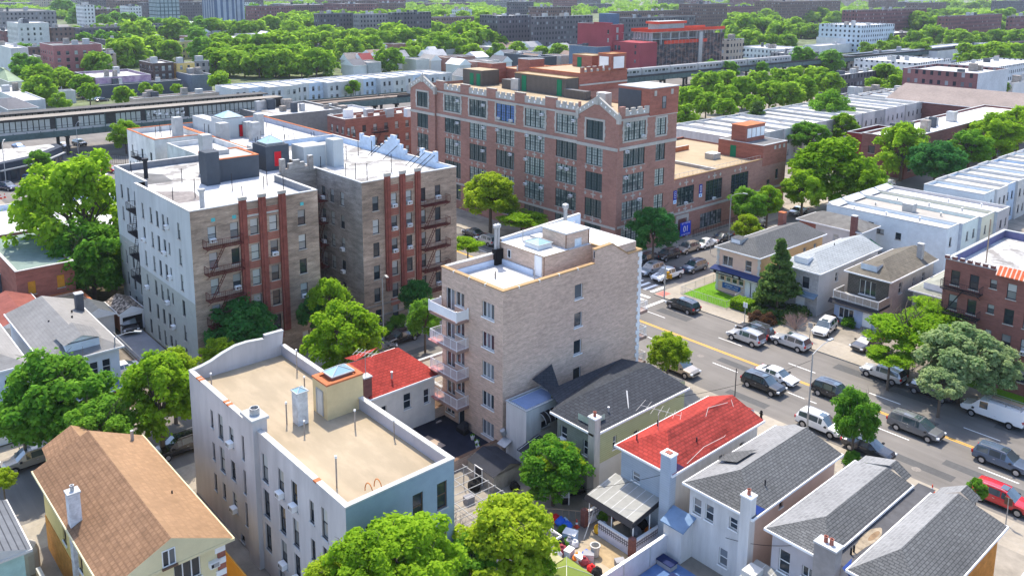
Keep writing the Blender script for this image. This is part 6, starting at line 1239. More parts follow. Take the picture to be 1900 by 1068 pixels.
belt([(1627, 44, 42), (1660, 44, 40), (1690, 46, 40), (1708, 56, 50), (1752, 56, 46), (1799, 54, 46), (1830, 48, 44), (1863, 44, 46), (1893, 50, 40), (1700, 75, 30), (1730, 70, 36), (1650, 78, 30), (1720, 84, 22)], 'far', 'bright tree in the belt before the far maroon blocks', 'upper right trees')
belt(rowof(1280, 1520, 27, 28, 11, seed=11)+rowof(1440, 1560, 36, 30, 5, seed=12)+rowof(1330, 1440, 38, 28, 5, seed=15)+rowof(1725, 1900, 18, 26, 8, seed=16)+rowof(1720, 1800, 34, 26, 4, seed=19), 'far', 'distant rounded tree in the hazy upper right belt', 'hazy upper right belt', hw=.95)
belt([(1799, 104, 40), (1825, 106, 40), (1850, 108, 44), (1875, 104, 40), (1893, 104, 36), (1648, 145, 46), (1660, 160, 34), (1860, 163, 22), (1620, 160, 26)], 'far', 'tree among the white roofed rows at the right', 'trees among the right rows', zc=6)
belt(rowof(400, 610, 112, 40, 7, seed=31)+rowof(610, 700, 95, 36, 4, seed=32)+rowof(760, 860, 95, 36, 4, seed=33)+rowof(520, 720, 45, 34, 9, seed=34)+rowof(700, 1000, 42, 32, 11, seed=35)+rowof(890, 1060, 72, 30, 6, seed=36)+rowof(860, 1060, 98, 26, 5, seed=37)+rowof(540, 700, 78, 38, 6, seed=38), 'far', 'bright tree crowding the roofs between the grove and the school roof', 'infill trees beyond the white row')
belt(rowof(1200, 1300, 24, 28, 5, seed=41)+rowof(1290, 1560, 14, 24, 14, seed=42)+rowof(1480, 1560, 58, 34, 4, seed=43)+rowof(1340, 1480, 80, 30, 5, seed=44)+rowof(1760, 1900, 74, 34, 6, seed=45)+rowof(1600, 1720, 92, 24, 5, seed=46), 'far', 'bright tree in the upper right between low roofs', 'infill trees upper right', hw=.9)
belt(rowof(0, 120, 100, 26, 5, seed=51)+rowof(20, 130, 140, 22, 4, seed=52)+rowof(180, 380, 45, 26, 8, seed=53)+rowof(120, 250, 78, 26, 5, seed=54)+rowof(250, 390, 58, 30, 5, seed=55), 'farm', 'green tree tucked between the upper left blocks', 'infill trees upper left')
# ================================================================ BACKGROUND BUILDINGS
def fwin(name, col, **k): return M(name, col, pat='win', pp=k.pop('pp', (2.6, 3.1)), var=.12, blot=.15, **k)
FB = {'brown': fwin('far_brown', (.16, .105, .09)), 'dark': fwin('far_dark', (.115, .105, .115)), 'maroon': fwin('far_maroon', (.19, .09, .09)), 'grey': fwin('far_grey', (.23, .22, .22)), 'white': fwin('far_white', (.6, .6, .59)), 'tan': fwin('far_tan', (.42, .34, .26)), 'pink': fwin('far_pink', (.36, .14, .14)), 'yellow': fwin('far_yellow', (.62, .46, .22)), 'glass': M('curtain_wall', (.30, .36, .37), pat='grid', pp=(3.2, .22), col2=(.06, .09, .10), var=.15), 'blue': M('blue_tower', (.10, .14, .22), pat='ribs', pp=(5, .45), col2=(.32, .36, .42), var=.1)}
def px_box(N, Lx, Rx, h):
    n = at(*N, h); l = onx(Lx, n, (-1, 0, 0)); r = onx(Rx, n, (0, 1, 0))
    return min(l.x, n.x-2), n.x, n.y, max(r.y, n.y+2)
def fb(N, Lx, Rx, h, wall, label, roof=WROOF, ground=False, par=.5, wins=None, cat='building', name='building', cop=COPG, group=None, wm2=None, clutter=2, depth=None):
    x0, x1, y0, y1 = px_box(N, Lx, Rx, 0 if ground else h)
    if depth:
        if 'x' in depth: x0 = x1-depth['x']
        if 'y' in depth: y1 = y0+depth['y']
    w = FB.get(wall, wall) if isinstance(wall, str) else wall
    ww = {}
    if wins:     # (style size) modelled windows
        sp, sz, w_, h_, z0, k = wins
        ww = {'E': grid([y0+sp*(i+.6) for i in range(max(1, int((y1-y0)/sp)))], [z0+sz*j for j in range(k)], w_, h_, 'dh'), 'S': grid([x0+sp*(i+.6) for i in range(max(1, int((x1-x0)/sp)))], [z0+sz*j for j in range(k)], w_, h_, 'dh')}
    r = flat_building(name, label, cat, x0, x1, y0, y1, h, w, ww, roof=roof, par=par, cop=cop, group=group, wm2=wm2)
    rr = random.Random(int(N[0]*3+N[1]))
    for i in range(clutter):
        cx, cy = rr.uniform(x0+.2*(x1-x0), x1-.25*(x1-x0)), rr.uniform(y0+.15*(y1-y0), y1-.2*(y1-y0)); s = rr.uniform(1.2, 2.6); part_box(r, 'roof_bulkhead', cx-s/2, cx+s/2, cy-s/2, cy+s/2, h-par, h-par+rr.uniform(1.5, 3), rr.choice((GREYL, GREYP, BRICKD, GALV)))
    return r
P1 = M('pink_brick', (.40, .15, .15), var=.15, pat='brick', pp=(.3, .1), col2=(.3, .14, .13))
fb((98, 85), 73, 188, 15, P1, 'pink brick apartment block with rooftop bulkheads at the upper left', GROOF, wins=(3.6, 3.1, 1.4, 1.7, 1.4, 4), clutter=3)
fb((32, 44), 12, 90, 18, M('old_white', (.55, .54, .52)), 'off-white apartment block with fire escapes at the upper left', WROOF, wins=(3.4, 3.1, 1.1, 1.6, 1.4, 5), clutter=3)
fb((96, 52), 90, 138, 15, 'brown', 'brown brick block beside the off-white apartments', GROOF)
fb((148, 53), 138, 236, 13, 'dark', 'dark brick row with roof tanks behind the upper left trees', GROOF, clutter=5)
fb((246, 46), 236, 346, 14, 'grey', 'long grey brick row below the glass tower', GROOF, clutter=4)
fb((20, 90), -20, 52, 12, STUCW, 'blank white walled block at the left edge', WROOF); fb((6, 58), -20, 30, 11, 'maroon', 'small maroon block at the left edge'); fb((20, 97), -10, 62, 6.5, STUCW, 'low white roofed store below the blank white wall')
fb((56, 88), 50, 82, 10, 'brown', 'brown block between the white wall and the pink block', GROOF); fb((60, 106), 30, 78, 6.5, 'grey', 'low grey roofed garage beside the pink block', WROOF)
MUR = M('mural_purple', (.30, .20, .30), pat='blend', sc=.35, col2=(.40, .30, .36))
m_ = fb((177, 145), 138, 280, 7.5, MUR, 'low building with a faded purple painted side wall', WROOF2, par=.8, wm2={'S': BRICKD}, clutter=4); fb((175, 160), 168, 336, 5, GREYP, 'single storey dark store below the purple wall', WROOF, clutter=3)
fb((283, 118), 258, 322, 11, M('umber_brick', (.10, .07, .06), var=.2), 'dark brown corner building with pale window surrounds', WROOF, wins=(2.6, 3.2, 1.3, 1.9, 1.5, 3), clutter=2)
fb((328, 118), 322, 361, 10.5, M('mustard', (.62, .44, .16)), 'mustard yellow building with a fire escape', WROOF, wins=(3.0, 3.2, 1.1, 1.7, 1.5, 3)); fb((364, 114), 360, 388, 9.5, 'grey', 'small grey building right of the mustard one', WROOF)
fb((356, 140), 327, 392, 7, M('dark_blue_wall', (.16, .18, .22), var=.15), 'dark blue-grey walled garage near the white row', GROOF); fb((330, 78), 322, 372, 10, 'yellow', 'pale yellow house row among the trees', GROOF, clutter=1)
fb((190, 92), 170, 225, 8, 'white', 'low white houses beside the round bright tree', WROOF, clutter=3); fb((198, 100), 188, 215, 8, 'tan', 'tan walk-up behind the pink block', WROOF); fb((200, 75), 165, 240, 8, 'dark', 'dark shingled houses beyond the pink block', GROOF)
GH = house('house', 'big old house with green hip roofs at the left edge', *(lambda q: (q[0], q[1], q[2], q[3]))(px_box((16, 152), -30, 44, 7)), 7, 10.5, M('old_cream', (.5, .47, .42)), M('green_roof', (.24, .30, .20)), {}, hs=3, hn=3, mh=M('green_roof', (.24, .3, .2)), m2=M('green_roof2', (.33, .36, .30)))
fb((40, 188), -20, 84, 6, STUCW, 'long white building against the elevated station, at the left edge', WROOF, par=.3); GHB = house('house', 'dark hip roofed shop before the long white building', *px_box((15, 204), -25, 72, 5.5), 5.5, 7.2, STUCG, M('charcoal_shingle', (.12, .12, .13)), {}, hs=3, hn=3, mh=M('charcoal_shingle', (.12, .12, .13)))
fb((250, 184), 240, 406, 5, BRICKT, 'long low white roofed store beside the elevated tracks', WROOF2, par=.4, clutter=6); fb((90, 172), 82, 140, 4.5, STUCW, 'flat white parking deck beyond the station', WROOF, clutter=0)
# glass towers and skyline
for N, L, Rr, h, w, l in (((296, 66), 280, 336, 62, 'glass', 'glass curtain wall tower at the top of the picture'), ((402, 62), 378, 440, 60, 'blue', 'dark blue ribbed tower, left of the glass pair'), ((441, 60), 436, 456, 34, 'blue', 'shorter blue ribbed tower beside the dark blue one'),
 ((0, 22), -40, 104, 22, 'grey', 'long grey apartment slab at the upper left'), ((155, 10), 140, 175, 24, 'white', 'white slab before the glass tower'), ((165, 18), 152, 222, 18, 'brown', 'brown slab left of the glass tower'), ((240, 12), 222, 262, 20, 'white', 'white and glass block beside the glass tower'),
 ((345, 8), 336, 382, 20, 'brown', 'brown block between the two towers'), ((470, 12), 455, 545, 20, 'maroon', 'maroon block right of the blue towers'), ((540, 10), 500, 640, 20, 'brown', 'long brown apartment row at the top centre left'), ((590, 26), 582, 655, 22, 'dark', 'dark apartment slab above the wide tree belt, left'), ((665, 27), 655, 720, 22, 'grey', 'grey apartment slab above the wide tree belt'), ((730, 24), 720, 800, 24, 'dark', 'dark long apartment slab above the wide tree belt, middle'), ((640, 8), 600, 702, 22, 'maroon', 'maroon slab at the top centre'), ((722, 6), 702, 752, 20, 'brown', 'brown slab at the top centre'), 
 ((800, 33), 780, 880, 16, 'brown', 'brown low row beyond the wide tree belt'), ((855, 18), 838, 876, 20, 'white', 'white building with an arched end wall far behind the school'), ((925, 30), 890, 985, 24, 'dark', 'dark apartment slab far behind the school'), ((995, 32), 985, 1100, 24, 'dark', 'long dark apartment row left of the red block'), ((1010, 14), 980, 1060, 24, 'brown', 'brown apartment row at the top centre'), ((955, 4), 940, 990, 26, 'dark', 'dark tower slab at the top above the school'), ((1170, 34), 1150, 1290, 22, 'dark', 'dark apartment row behind the construction site'), ((1145, 22), 1130, 1260, 20, 'brown', 'brown apartment row at the top right of centre'),
 ((1300, 8), 1260, 1350, 26, 'brown', 'brown block in the hazy upper right'), ((1352, 12), 1349, 1416, 18, 'maroon', 'flat maroon block among the hazy trees'), ((1450, 3), 1400, 1560, 26, 'brown', 'long brown block at the top edge, right'), ((1590, 20), 1563, 1720, 24, 'maroon', 'large maroon school-like block at the upper right'), ((1680, 24), 1640, 1720, 20, 'pink', 'brick red wing of the large maroon block'), ((1760, 31), 1740, 1860, 20, 'maroon', 'long maroon apartment row near the right edge'), ((1880, 31), 1868, 1930, 21, 'maroon', 'maroon apartment block cut by the right edge'), ((1700, 6), 1680, 1756, 22, 'brown', 'brown slab at the top near the right'), ((1850, 2), 1840, 1920, 26, 'dark', 'bluish slab at the top right corner')):
    fb(N, L, Rr, h, w, l, (GROOF, WROOF)[int(N[0]) % 2], clutter=4, depth={'x': 30} if (N[0]-L) > 70 else None, ground=w in ('glass', 'blue'))
# skyline blocks farther still: random mid-rise slabs, each its own thing
rs = random.Random(12); n = 0
for row, (y0, y1, dist) in enumerate(((-9, -5, 0), (-4, 1, 0), (2, 8, 0))):
    px = -20
    while px < 1920:
        w = rs.uniform(24, 80)*(1 if row > 2 else .7); h = rs.choice((10, 12, 14, 18, 22))
        if rs.random() < (.62 if row < 3 else .4):
            N = (px+w*.25, rs.uniform(y0, y1)); n += 1
            fb(N, px, px+w, h, rs.choice(('brown', 'dark', 'maroon', 'grey', 'white', 'brown', 'tan')), 'far off mid-rise block along the hazy horizon', rs.choice((GROOF, WROOF, WROOF)), clutter=1, depth={'x': rs.uniform(14, 40), 'y': rs.uniform(25, 90)}, group='far off mid-rise blocks on the horizon')
        px += w*rs.uniform(.9, 1.8)
# far tree cover as one mass
b_pts = []; rs = np.random.default_rng(5)
fw = []
for i in range(3400):
    px, py = rs.uniform(-40, 1940), -8+36*rs.random(); p = at(px, py, 6)
    if (p-CAM).length < 600: continue
    fw.append((p.x, p.y, rs.uniform(4, 6)))
P = np.array(fw); k = 46; idx = np.repeat(np.arange(len(P)), k); q = rs.normal(size=(len(idx), 3)); q /= np.linalg.norm(q, axis=1)[:, None]; q[:, 2] = np.abs(q[:, 2])-.25*(rs.random(len(idx)) < .4)
pp = np.stack([P[idx, 0], P[idx, 1], np.full(len(idx), 6.)], 1)+q*P[idx, 2][:, None]*np.array([1.1, 1.1, .9]); nn = q+rs.normal(size=q.shape)*.4; nn /= np.linalg.norm(nn, axis=1)[:, None]
me = cloud_mesh('far_woods', pp, nn, 1.5, rs, (np.repeat(rs.random(len(P)), k))*.5, LEAF['far']); o = bpy.data.objects.new('far_woods', me); COL.objects.link(o); tag(o, 'far tree cover reading as one green mass below the horizon', 'woods'); o['kind'] = 'stuff'
# ---- right of the school
RED = M('red_panel', (.30, .06, .07), var=.06)
x0, x1, y0, y1 = px_box((1136, 46), 1072, 1150, 24.5)
rb_ = flat_building('building', 'new dark red panelled apartment building behind the school', 'apartment building', x0, x1, y0, y1+3, 24.5, RED, {'S': grid([x0+12, x0+23], [11, 7], 1.2, 2.0, 'dh')+[(x1-2.5, z, 1.1, 1.9, 'dh') for z in (20, 16, 12, 8)], 'E': grid([y0+4, y0+8], [3, 6.5, 10, 13.5, 17, 20.5], 1.8, 2.6, 'case2')}, roof=GROOF, par=.6, cop=COPG)
part_box(rb_, 'stair_tower', x0+(x1-x0)*.5, x0+(x1-x0)*.85, y0+3, y0+9, 24, 29.5, M('slate_blue', (.10, .15, .22))); part_box(rb_, 'stair_tower', x1-12, x1-.5, y0-.1, y0+1, 24.4, 25.3, RED)
x3 = onx(1187, Vector((x1, y0+1, 16.5)), (1, 0, 0)).x; part_box(rb_, 'wing', x1, x3, y0+1, y0+14, 0, 16.5, RED); add_out(rb_, 'S', y0+1, [(x1+1.8+i*2.2, z, 1.4, 2.2, 'case2', {'fr': DFRAME}) for i in range(2) for z in (2, 5.5, 9, 12.5)]+[(x3-2.5, z, 1.0, 1.6, 'dh', {}) for z in (3, 7, 11, 14)], DFRAME, GLD, None)
NET = M('black_netting', (.05, .052, .06), var=.5, sc=.4, blot=.5, pat='blend', col2=(.16, .10, .08), st=(.6, 1.6, 1))
x0, x1, y0, y1 = px_box((1209, 54), 1172, 1345, 22.5); OR_ = M('safety_orange', (.62, .07, .035), var=.1)
cs = thing('construction_building', 'unfinished block under dark netting with bright red barriers on its top floors', 'building', ((x0+x1)/2, (y0+y1)/2, 0))
b = MB(); 
for k_ in range(7): b.box(x0, x1-.3, y0+.3, y1, k_*3.4, k_*3.4+.35, GREYL)
for i in range(6): b.box(x0+1+i*(x1-x0-3)/5, x0+1.8+i*(x1-x0-3)/5, y0+.5, y0+1.3, 0, 20.4, GREYL)
for i in range(9): b.box(x1-1.4, x1-.6, y0+1+i*(y1-y0-3)/8, y0+1.8+i*(y1-y0-3)/8, 0, 20.4, GREYL)
b.box(x0+1, x1-6, y0+6, y1-1, 0, 20, M('block_infill', (.28, .25, .24), var=.2)); b.build('frame', cs)
b = MB(); b.box(x1-.25, x1, y0+4, y1, 2, 14.6, NET); b.box(x1-9, x1-.3, y0, y0+.15, 0, 9, NET); b.box(x1-.28, x1-.05, y0+(y1-y0)*.72, y1, 14.6, 19, NET); b.build('netting', cs)
b = MB()
for z, h in ((20.8, 1.5),): b.box(x0-.2, x1+.2, y0-.1, y0+.05, z, z+h, OR_); b.box(x1, x1+.2, y0+.05, y1, z, z+h, OR_); b.box(x0-.2, x0, y0+.05, y1, z, z+h, OR_)
b.box(x1+.02, x1+.15, y0+10, y0+(y1-y0)*.75, 14.7, 16.4, OR_); b.box(x0, x0+9, y0-.1, y0+.02, 14.7, 16.4, OR_); b.build('barrier', cs)
W_x, W_y = x1-x0, y1-y0
part_box(cs, 'upper_core', x0+W_x*.35, x0+W_x*.9, y0+W_y*.12, y0+W_y*.45, 20, 24.6, GREYL); b = MB(); b.box(x0+W_x*.3, x0+W_x*.95, y0+W_y*.1, y0+W_y*.47, 24.6, 25.8, OR_, top=GREYL); b.build('barrier', cs); b = MB(); [b.tube((x1+.4, y0+i*3, 0), (x1+.4, y0+i*3, 21), .06, GALV, 4) for i in range(int((y1-y0)/3))]; b.box(x1-.2, x1+.6, y0+38, y0+41, 0, 20, GALV); b.build('scaffold', cs)
fb((1352, 74), 1340, 1381, 17, 'tan', 'tan brick walk-up with a fire escape right of the construction site', GROOF)
fb((1108, 88), 1056, 1150, 14, M('slate_wall', (.13, .18, .25)), 'slate blue building at the foot of the red panelled block', GROOF, par=.8, cop=COPW); fb((1010, 106), 935, 1033, 8, GREYP, 'row of dark grey walled houses behind the school roof', GROOF, par=1, clutter=5)
for N, L, Rr, h in (((985, 88), 960, 1010, 7), ((1040, 92), 1012, 1066, 7), ((1050, 78), 1030, 1085, 7), ((905, 84), 890, 935, 7), ((1000, 72), 985, 1020, 6.5)):
    q = px_box(N, L, Rr, h); house('house', 'pale gabled house in the cluster behind the school roof', q[0], q[1], q[2], q[3], h, h+3, SIDW, M('far_grey_roof', (.3, .3, .31)), {}, group='pale gabled houses behind the school')
for i, (N, L, Rr, rf) in enumerate((((645, 112), 630, 668, (.25, .22, .2)), ((672, 112), 655, 695, (.24, .06, .06)), ((700, 110), 682, 722, (.2, .2, .21)), ((735, 106), 718, 760, (.28, .28, .29)), ((790, 105), 775, 830, (.45, .45, .45)), ((800, 98), 785, 815, (.5, .5, .5)), ((420, 82), 405, 440, (.5, .5, .5)), ((560, 82), 545, 590, (.5, .5, .5)), ((1185, 96), 1170, 1200, (.5, .5, .5)))):
    q = px_box(N, L, Rr, 6.5); house('house', ('brown roofed', 'maroon roofed', 'slate roofed', 'grey roofed', 'pale roofed', 'whitish roofed', 'pale roofed', 'pale roofed', 'pale roofed')[i]+' house '+('left of the maroon roofed one beyond the white row', 'in the line of houses beyond the white row', 'right of the maroon roofed one beyond the white row', 'farther right in the line beyond the white row', 'beside the white row end', 'behind the pale roofed house by the white row', 'hidden in the grove at the left', 'in the middle of the wide tree belt', 'between the red block and the netting')[i], q[0], q[1], q[2], q[3], 6.5, 9.5, SIDW, M('far_roof%d' % i, rf), {})
# white row beyond the station (each house its own thing)
x0, x1, y0, y1 = px_box((432, 166), 399, 830, 7.2); nU = 16; d = (y1-y0)/nU
for i in range(nU):
    a = y0+i*d; st = 3.2 if (i//2) % 2 else 0; c_ = [STUCW, M('row_pale_blue', (.55, .62, .70)), M('row_grey2', (.5, .5, .5)), OFFW][i % 4]
    flat_building('row_house', 'white flat roofed row house in the long row beyond the elevated tracks', 'row house', x0, x1+st, a, a+d-.02, 7.2, c_, {'E': grid([a+d*.3, a+d*.7], [1.2, 4.3], 1.0, 1.6, 'dh')}, roof=WROOF, par=.3, cop=COPG, t=.2, group='long white row beyond the elevated tracks')
# rows to the right
def rowhouses(x0, x1, y0, n, d, h, walls, label, group, roofs=(WROOF,), step=.4):
    for i in range(n):
        a = y0+i*d
        flat_building('row_house', label, 'row house', x0-(i % 3)*.15, x1+(step if i % 2 else 0), a, a+d-.02, h+(i % 2)*.12, walls[i % len(walls)], {'E': grid([a+d*.28, a+d*.72], [1.2, 4.4], .9, 1.5, 'dh')}, roof=roofs[i % len(roofs)], par=.45, cop=COPG, t=.2, group=group)
rowhouses(-134, -112, 171, 20, 6.9, 8, [STUCW, OFFW, GREYL, STUCW], 'white flat roofed house in the row behind the school annex', 'white row behind the annex', (WROOF, WROOF2, M('roof_pale', (.62, .6, .58))))
rowhouses(-64, -53.6, 160, 16, 5.3, 7.4, [ROWW[0], SIDW, M('row_blue_back', (.45, .55, .66)), OFFW], 'narrow flat roofed row house in the stepped row at the right edge', 'stepped row at the right edge', (WROOF, M('roof_tan_row', (.5, .47, .42)), M('roof_warm', (.58, .52, .44)), WROOF, WROOF, WROOF))
rowhouses(-30, -20, 130, 10, 6, 7.4, [GREYL, SIDW, M('row_sage', (.40, .42, .36))], 'grey backed row house beside the dark red brick apartments', 'grey backed row at the right edge', (WROOF,))
fb((1683, 258), 1600, 1800, 9.5, BRICKM, 'long maroon brick block with a white roof along the side street', M('white_patch_roof', (.72, .70, .66), var=.1), par=.5, wins=(4.2, 3.4, 1.6, 1.8, 1.6, 2), clutter=5, depth={'y': 75}); fb((1640, 254), 1572, 1690, 8.5, M('oxblood', (.22, .045, .04), var=.15), 'oxblood painted low block before the long maroon block', GROOF, par=.7, clutter=1, depth={'y': 16})
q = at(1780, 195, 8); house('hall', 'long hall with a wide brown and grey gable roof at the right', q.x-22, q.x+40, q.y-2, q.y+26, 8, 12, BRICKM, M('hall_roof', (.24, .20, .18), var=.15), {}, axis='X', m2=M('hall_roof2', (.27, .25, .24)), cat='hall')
fb((1815, 137), 1676, 1872, 15, 'maroon', 'four storey maroon apartment block with pale window rims at the right', WROOF, par=.9, wins=None, wm2={'E': M('pale_grey_side', (.50, .52, .54))}, clutter=4)
MX = M('dark_plum_brick', (.12, .05, .055), var=.15); 
fb((1000, 210), 975, 1010, 8, BRICKX, 'x', clutter=0) if 0 else None
for N, L, Rr, h, w, l in (((1590, 104), 1560, 1800, 7, 'white', 'white roofed warehouse beside the elevated tracks'), ((1700, 118), 1585, 1765, 8, 'white', 'white walled warehouse before the maroon apartments'), ((1740, 96), 1690, 1870, 7, STUCW, 'low white roofed block near the tracks'), ((1850, 125), 1760, 1930, 8, 'white', 'white row behind the maroon apartments'), ((1880, 155), 1862, 1950, 8, STUCW, 'white row house block cut by the right edge'), ((1560, 140), 1535, 1640, 9, 'dark', 'dark porch fronted row beyond the tree avenue'), ((1590, 178), 1560, 1660, 8, 'brown', 'brown row house end beside the small tree'), ((1700, 190), 1560, 1770, 8, STUCW, 'white L shaped row before the maroon apartments'), ((1445, 92), 1370, 1490, 6.5, 'white', 'white roofed low shops behind the train'), ((1520, 86), 1490, 1620, 6, STUCW, 'cream low shop row behind the tracks'), ((1570, 72), 1515, 1600, 9, STUCW, 'cream building before the modern white block'), ((1470, 100), 1430, 1520, 6, 'grey', 'grey walled sheds behind the train'), ((1600, 48), 1520, 1660, 18, M('modern_white', (.5, .56, .6), pat='win', pp=(3.2, 3.1)), 'modern white and dark balconied block at the upper right'), ((1900, 68), 1840, 1950, 6, 'grey', 'station building by the tracks at the right edge'), ((1660, 62), 1610, 1700, 8, 'brown', 'brown roofed shop before the upper right trees'), ((1350, 190), 1250, 1400, 7, STUCW, 'low white roofs below the tree avenue')):
    if N[0] == 1350: continue
    fb(N, L, Rr, h, w, l, WROOF, clutter=4, depth={'x': 22} if N[0]-L > 120 else None)
# red brick flats left of the school, with their white roofs
x0, x1, y0, y1 = px_box((640, 222), 607, 768, 13)
fl_ = flat_building('apartment_building', 'red brick flats with scalloped white coping between the grey block and the school', 'apartment building', x0, x1, y0, y1+6, 13, BRICKX, {'E': grid([y0+2+i*3.0 for i in range(int((y1-y0)/3.0)+1)], [9.6, 6.5, 3.4], 1.0, 1.6, 'dh'), 'S': grid([x0+2+i*2.4 for i in range(5)], [9.6, 6.5, 3.4], 1.0, 1.6, 'dh')}, roof=WROOF2, par=.6, cop=COPW, wm2={'S': BRICKM})
fire_escape(fl_, 'E', x1, y0+7, y0+11, [9.2, 6.2, 3.2], IRONB)
b = MB()
for i in range(6): b = MB(); yy_ = y0+3+i*(y1-y0)/6; b.box(x1-.2, x1+.06, yy_, yy_+1.4, 13.1, 13.9, BRICKX, top=COPW); b.build('parapet', fl_)
for i in range(6): part_box(fl_, 'roof_bulkhead', x0+2+i*2.5, x0+3.4+i*2.5, y0+3+i*4, y0+5+i*4, 12.4, 14.4, (WHITE, GALV, GREYL)[i % 3])
fb((499, 216), 435, 634, 8, M('market_wall', (.2, .19, .18)), 'broad flat white roofed market hall by the elevated station', WROOF2, par=.5, clutter=9); fb((622, 214), 572, 705, 7, STUCW, 'white roofed flats behind the red brick flats', WROOF, clutter=5)
# left plaza: low store, market roof
st = thing('store', 'low curved dark store with a white roof beside the station plaza', 'store', (-213, 40, 0)); b = MB()
poly = [(-226, 20), (-206, 20), (-207.5, 37), (-212, 46), (-221, 53), (-226, 53)]; b.prism(poly, 0, 4.5, M('store_dark', (.05, .06, .08))); b.build('wall', st)
b = MB(); b.prism([(-225.8, 20.2), (-207.5, 20.2), (-209, 36.5), (-213.5, 44.5), (-221.5, 51.5), (-225.8, 51.5)], 4.504, 4.55, WROOF2, top=WROOF2); b.build('roof', st)
b = MB()
for p, q in ((poly[1], poly[2]), (poly[2], poly[3]), (poly[3], poly[4])):
    p, q = Vector((*p, 0)), Vector((*q, 0)); n_ = Vector((q.y-p.y, -(q.x-p.x), 0)).normalized(); L = (q-p).length
    b.slab([p+n_*.05+Vector((0, 0, 2.9)), q+n_*.05+Vector((0, 0, 2.9)), q+n_*.05+Vector((0, 0, 3.15)), p+n_*.05+Vector((0, 0, 3.15))], n_*.6, COPG)
    for i in range(int(L/2.2)): a = p+(q-p)*((i+.15)*2.2/L); c_ = p+(q-p)*((i+.85)*2.2/L); b.slab([a+Vector((0, 0, .5)), c_+Vector((0, 0, .5)), c_+Vector((0, 0, 2.6)), a+Vector((0, 0, 2.6))], n_*.04, GLD)
b.build('shopfront', st)
mk = flat_building('store', 'broad white roofed store between the plaza and the brick building', 'store', -165, -139.5, 20, 46, 5.3, GREYL, {}, roof=WROOF, par=.9, cop=COPW, inner=M('parapet_blue', (.5, .6, .72)), t=.3)
flat_building('store', 'dark walled rear annex with white roof before the broad store', 'store', -139.4, -128, 14, 30, 4.4, GREYP, {}, roof=WROOF, par=.5, cop=COPW)

rs = random.Random(21); pal = [M('lowroof%d' % i, c) for i, c in enumerate(((.2, .2, .2), (.28, .27, .26), (.14, .14, .15), (.6, .6, .6), (.65, .65, .65), (.24, .18, .15)))]
cnt = 0
for xr in (-275, -318, -345, -388, -440, -483, -540, -583, -640, -683, -760, -803):
    y = -60
    while y < 900 and cnt < 230:
        w = rs.uniform(6.5, 9); y += w+rs.uniform(.6, 3)
        q = Vector((xr, y, 6))-CAM; wv = q.dot(_F); px, py = CX+FPX*q.dot(_R)/wv, CY+FPX*q.dot(_D)/wv
        if not (-20 < px < 1060 and 10 < py < 150) or (xr > -330 and 60 < y < 420 and 400 < px < 840) or (385 < px < 640 and py > 92) or (px < 400 and py > 75): continue
        if rs.random() < .25: continue
        cnt += 1
        if rs.random() < .6: house('house', 'low pale house among the trees beyond the elevated tracks', xr-6, xr+5, y, y+w, 6, 8.6, rs.choice((SIDW, OFFW, GREYL)), pal[rs.randrange(6)], {}, over=.3, group='low houses among the far trees', axis=rs.choice('XY'))
        else: flat_building('house', 'low flat roofed house among the trees beyond the elevated tracks', 'house', xr-6, xr+6, y, y+w, 7, rs.choice((OFFW, GREYL, BRICKR)), {}, roof=pal[rs.randrange(6)], par=.3, group='low flat roofed houses among the far trees')
# ================================================================ ELEVATED RAILWAY
VG = M('viaduct_green', (.09, .13, .125), var=.2); VD = M('viaduct_dark', (.05, .05, .05), var=.2); TRK = M('track_ballast', (.20, .16, .13), var=.3, sc=1.5); CAN = M('canopy_roof', (.24, .215, .185), var=.12); PANEL = M('windscreen_panel', (.36, .38, .35), var=.12)
PTS = [(-240, -90), (-232.5, 42), (-229.5, 155), (-221, 250), (-217, 381), (-199, 636), (-176, 930)]
def seg(i): p, q = Vector((*PTS[i], 0)), Vector((*PTS[i+1], 0)); d = (q-p); L = d.length; d.normalize(); return p, d, L, Vector((-d.y, d.x, 0))     # normal towards -X (away)
def sbox(b, i, a, e, n0, n1, z0, z1, m, top=None):
    p, d, L, n = seg(i); q = [p+d*a+n*n0, p+d*e+n*n0, p+d*e+n*n1, p+d*a+n*n1]; b.prism([(v.x, v.y) for v in q], z0, z1, m, top=top, bottom=True)
via = thing('railway_viaduct', 'elevated green steel railway viaduct crossing behind the school', 'viaduct', (-225, 150, 0))
b, c, g = MB(), MB(), MB()
for i in range(len(PTS)-1):
    p, d, L, n = seg(i)
    sbox(b, i, 0, L, 0, 13, 5.9, 6.5, TRK, TRK); sbox(g, i, 0, L, -.25, 0, 5.1, 6.9, VG); sbox(g, i, 0, L, 13, 13.25, 5.1, 6.9, VG)
    for k in range(int(L/3)): sbox(g, i, k*3, k*3+.18, -.36, -.25, 5.1, 6.9, VG)
    for a in (2.6, 4.1, 8.9, 10.4): sbox(b, i, 0, L, a, a+.15, 6.5, 6.68, VD)
    sbox(b, i, 0, L, .1, .2, 6.9, 7.7, VD) if i > 1 else None
    for k in range(int(L/15)+1):
        for a in (1.2, 11.6): sbox(c, i, k*15, k*15+.7, a, a+.7, 0, 5.1, VD)
        sbox(c, i, k*15, k*15+.6, 0, 13, 4.4, 5.1, VD)
b.build('track_deck', via); c.build('column', via); g.build('girder', via)
stn = thing('station', 'elevated station with grey panelled windscreens and a long pale canopy', 'station', (-231, 90, 6.5))
b, r, pn, gf = MB(), MB(), MB(), MB()
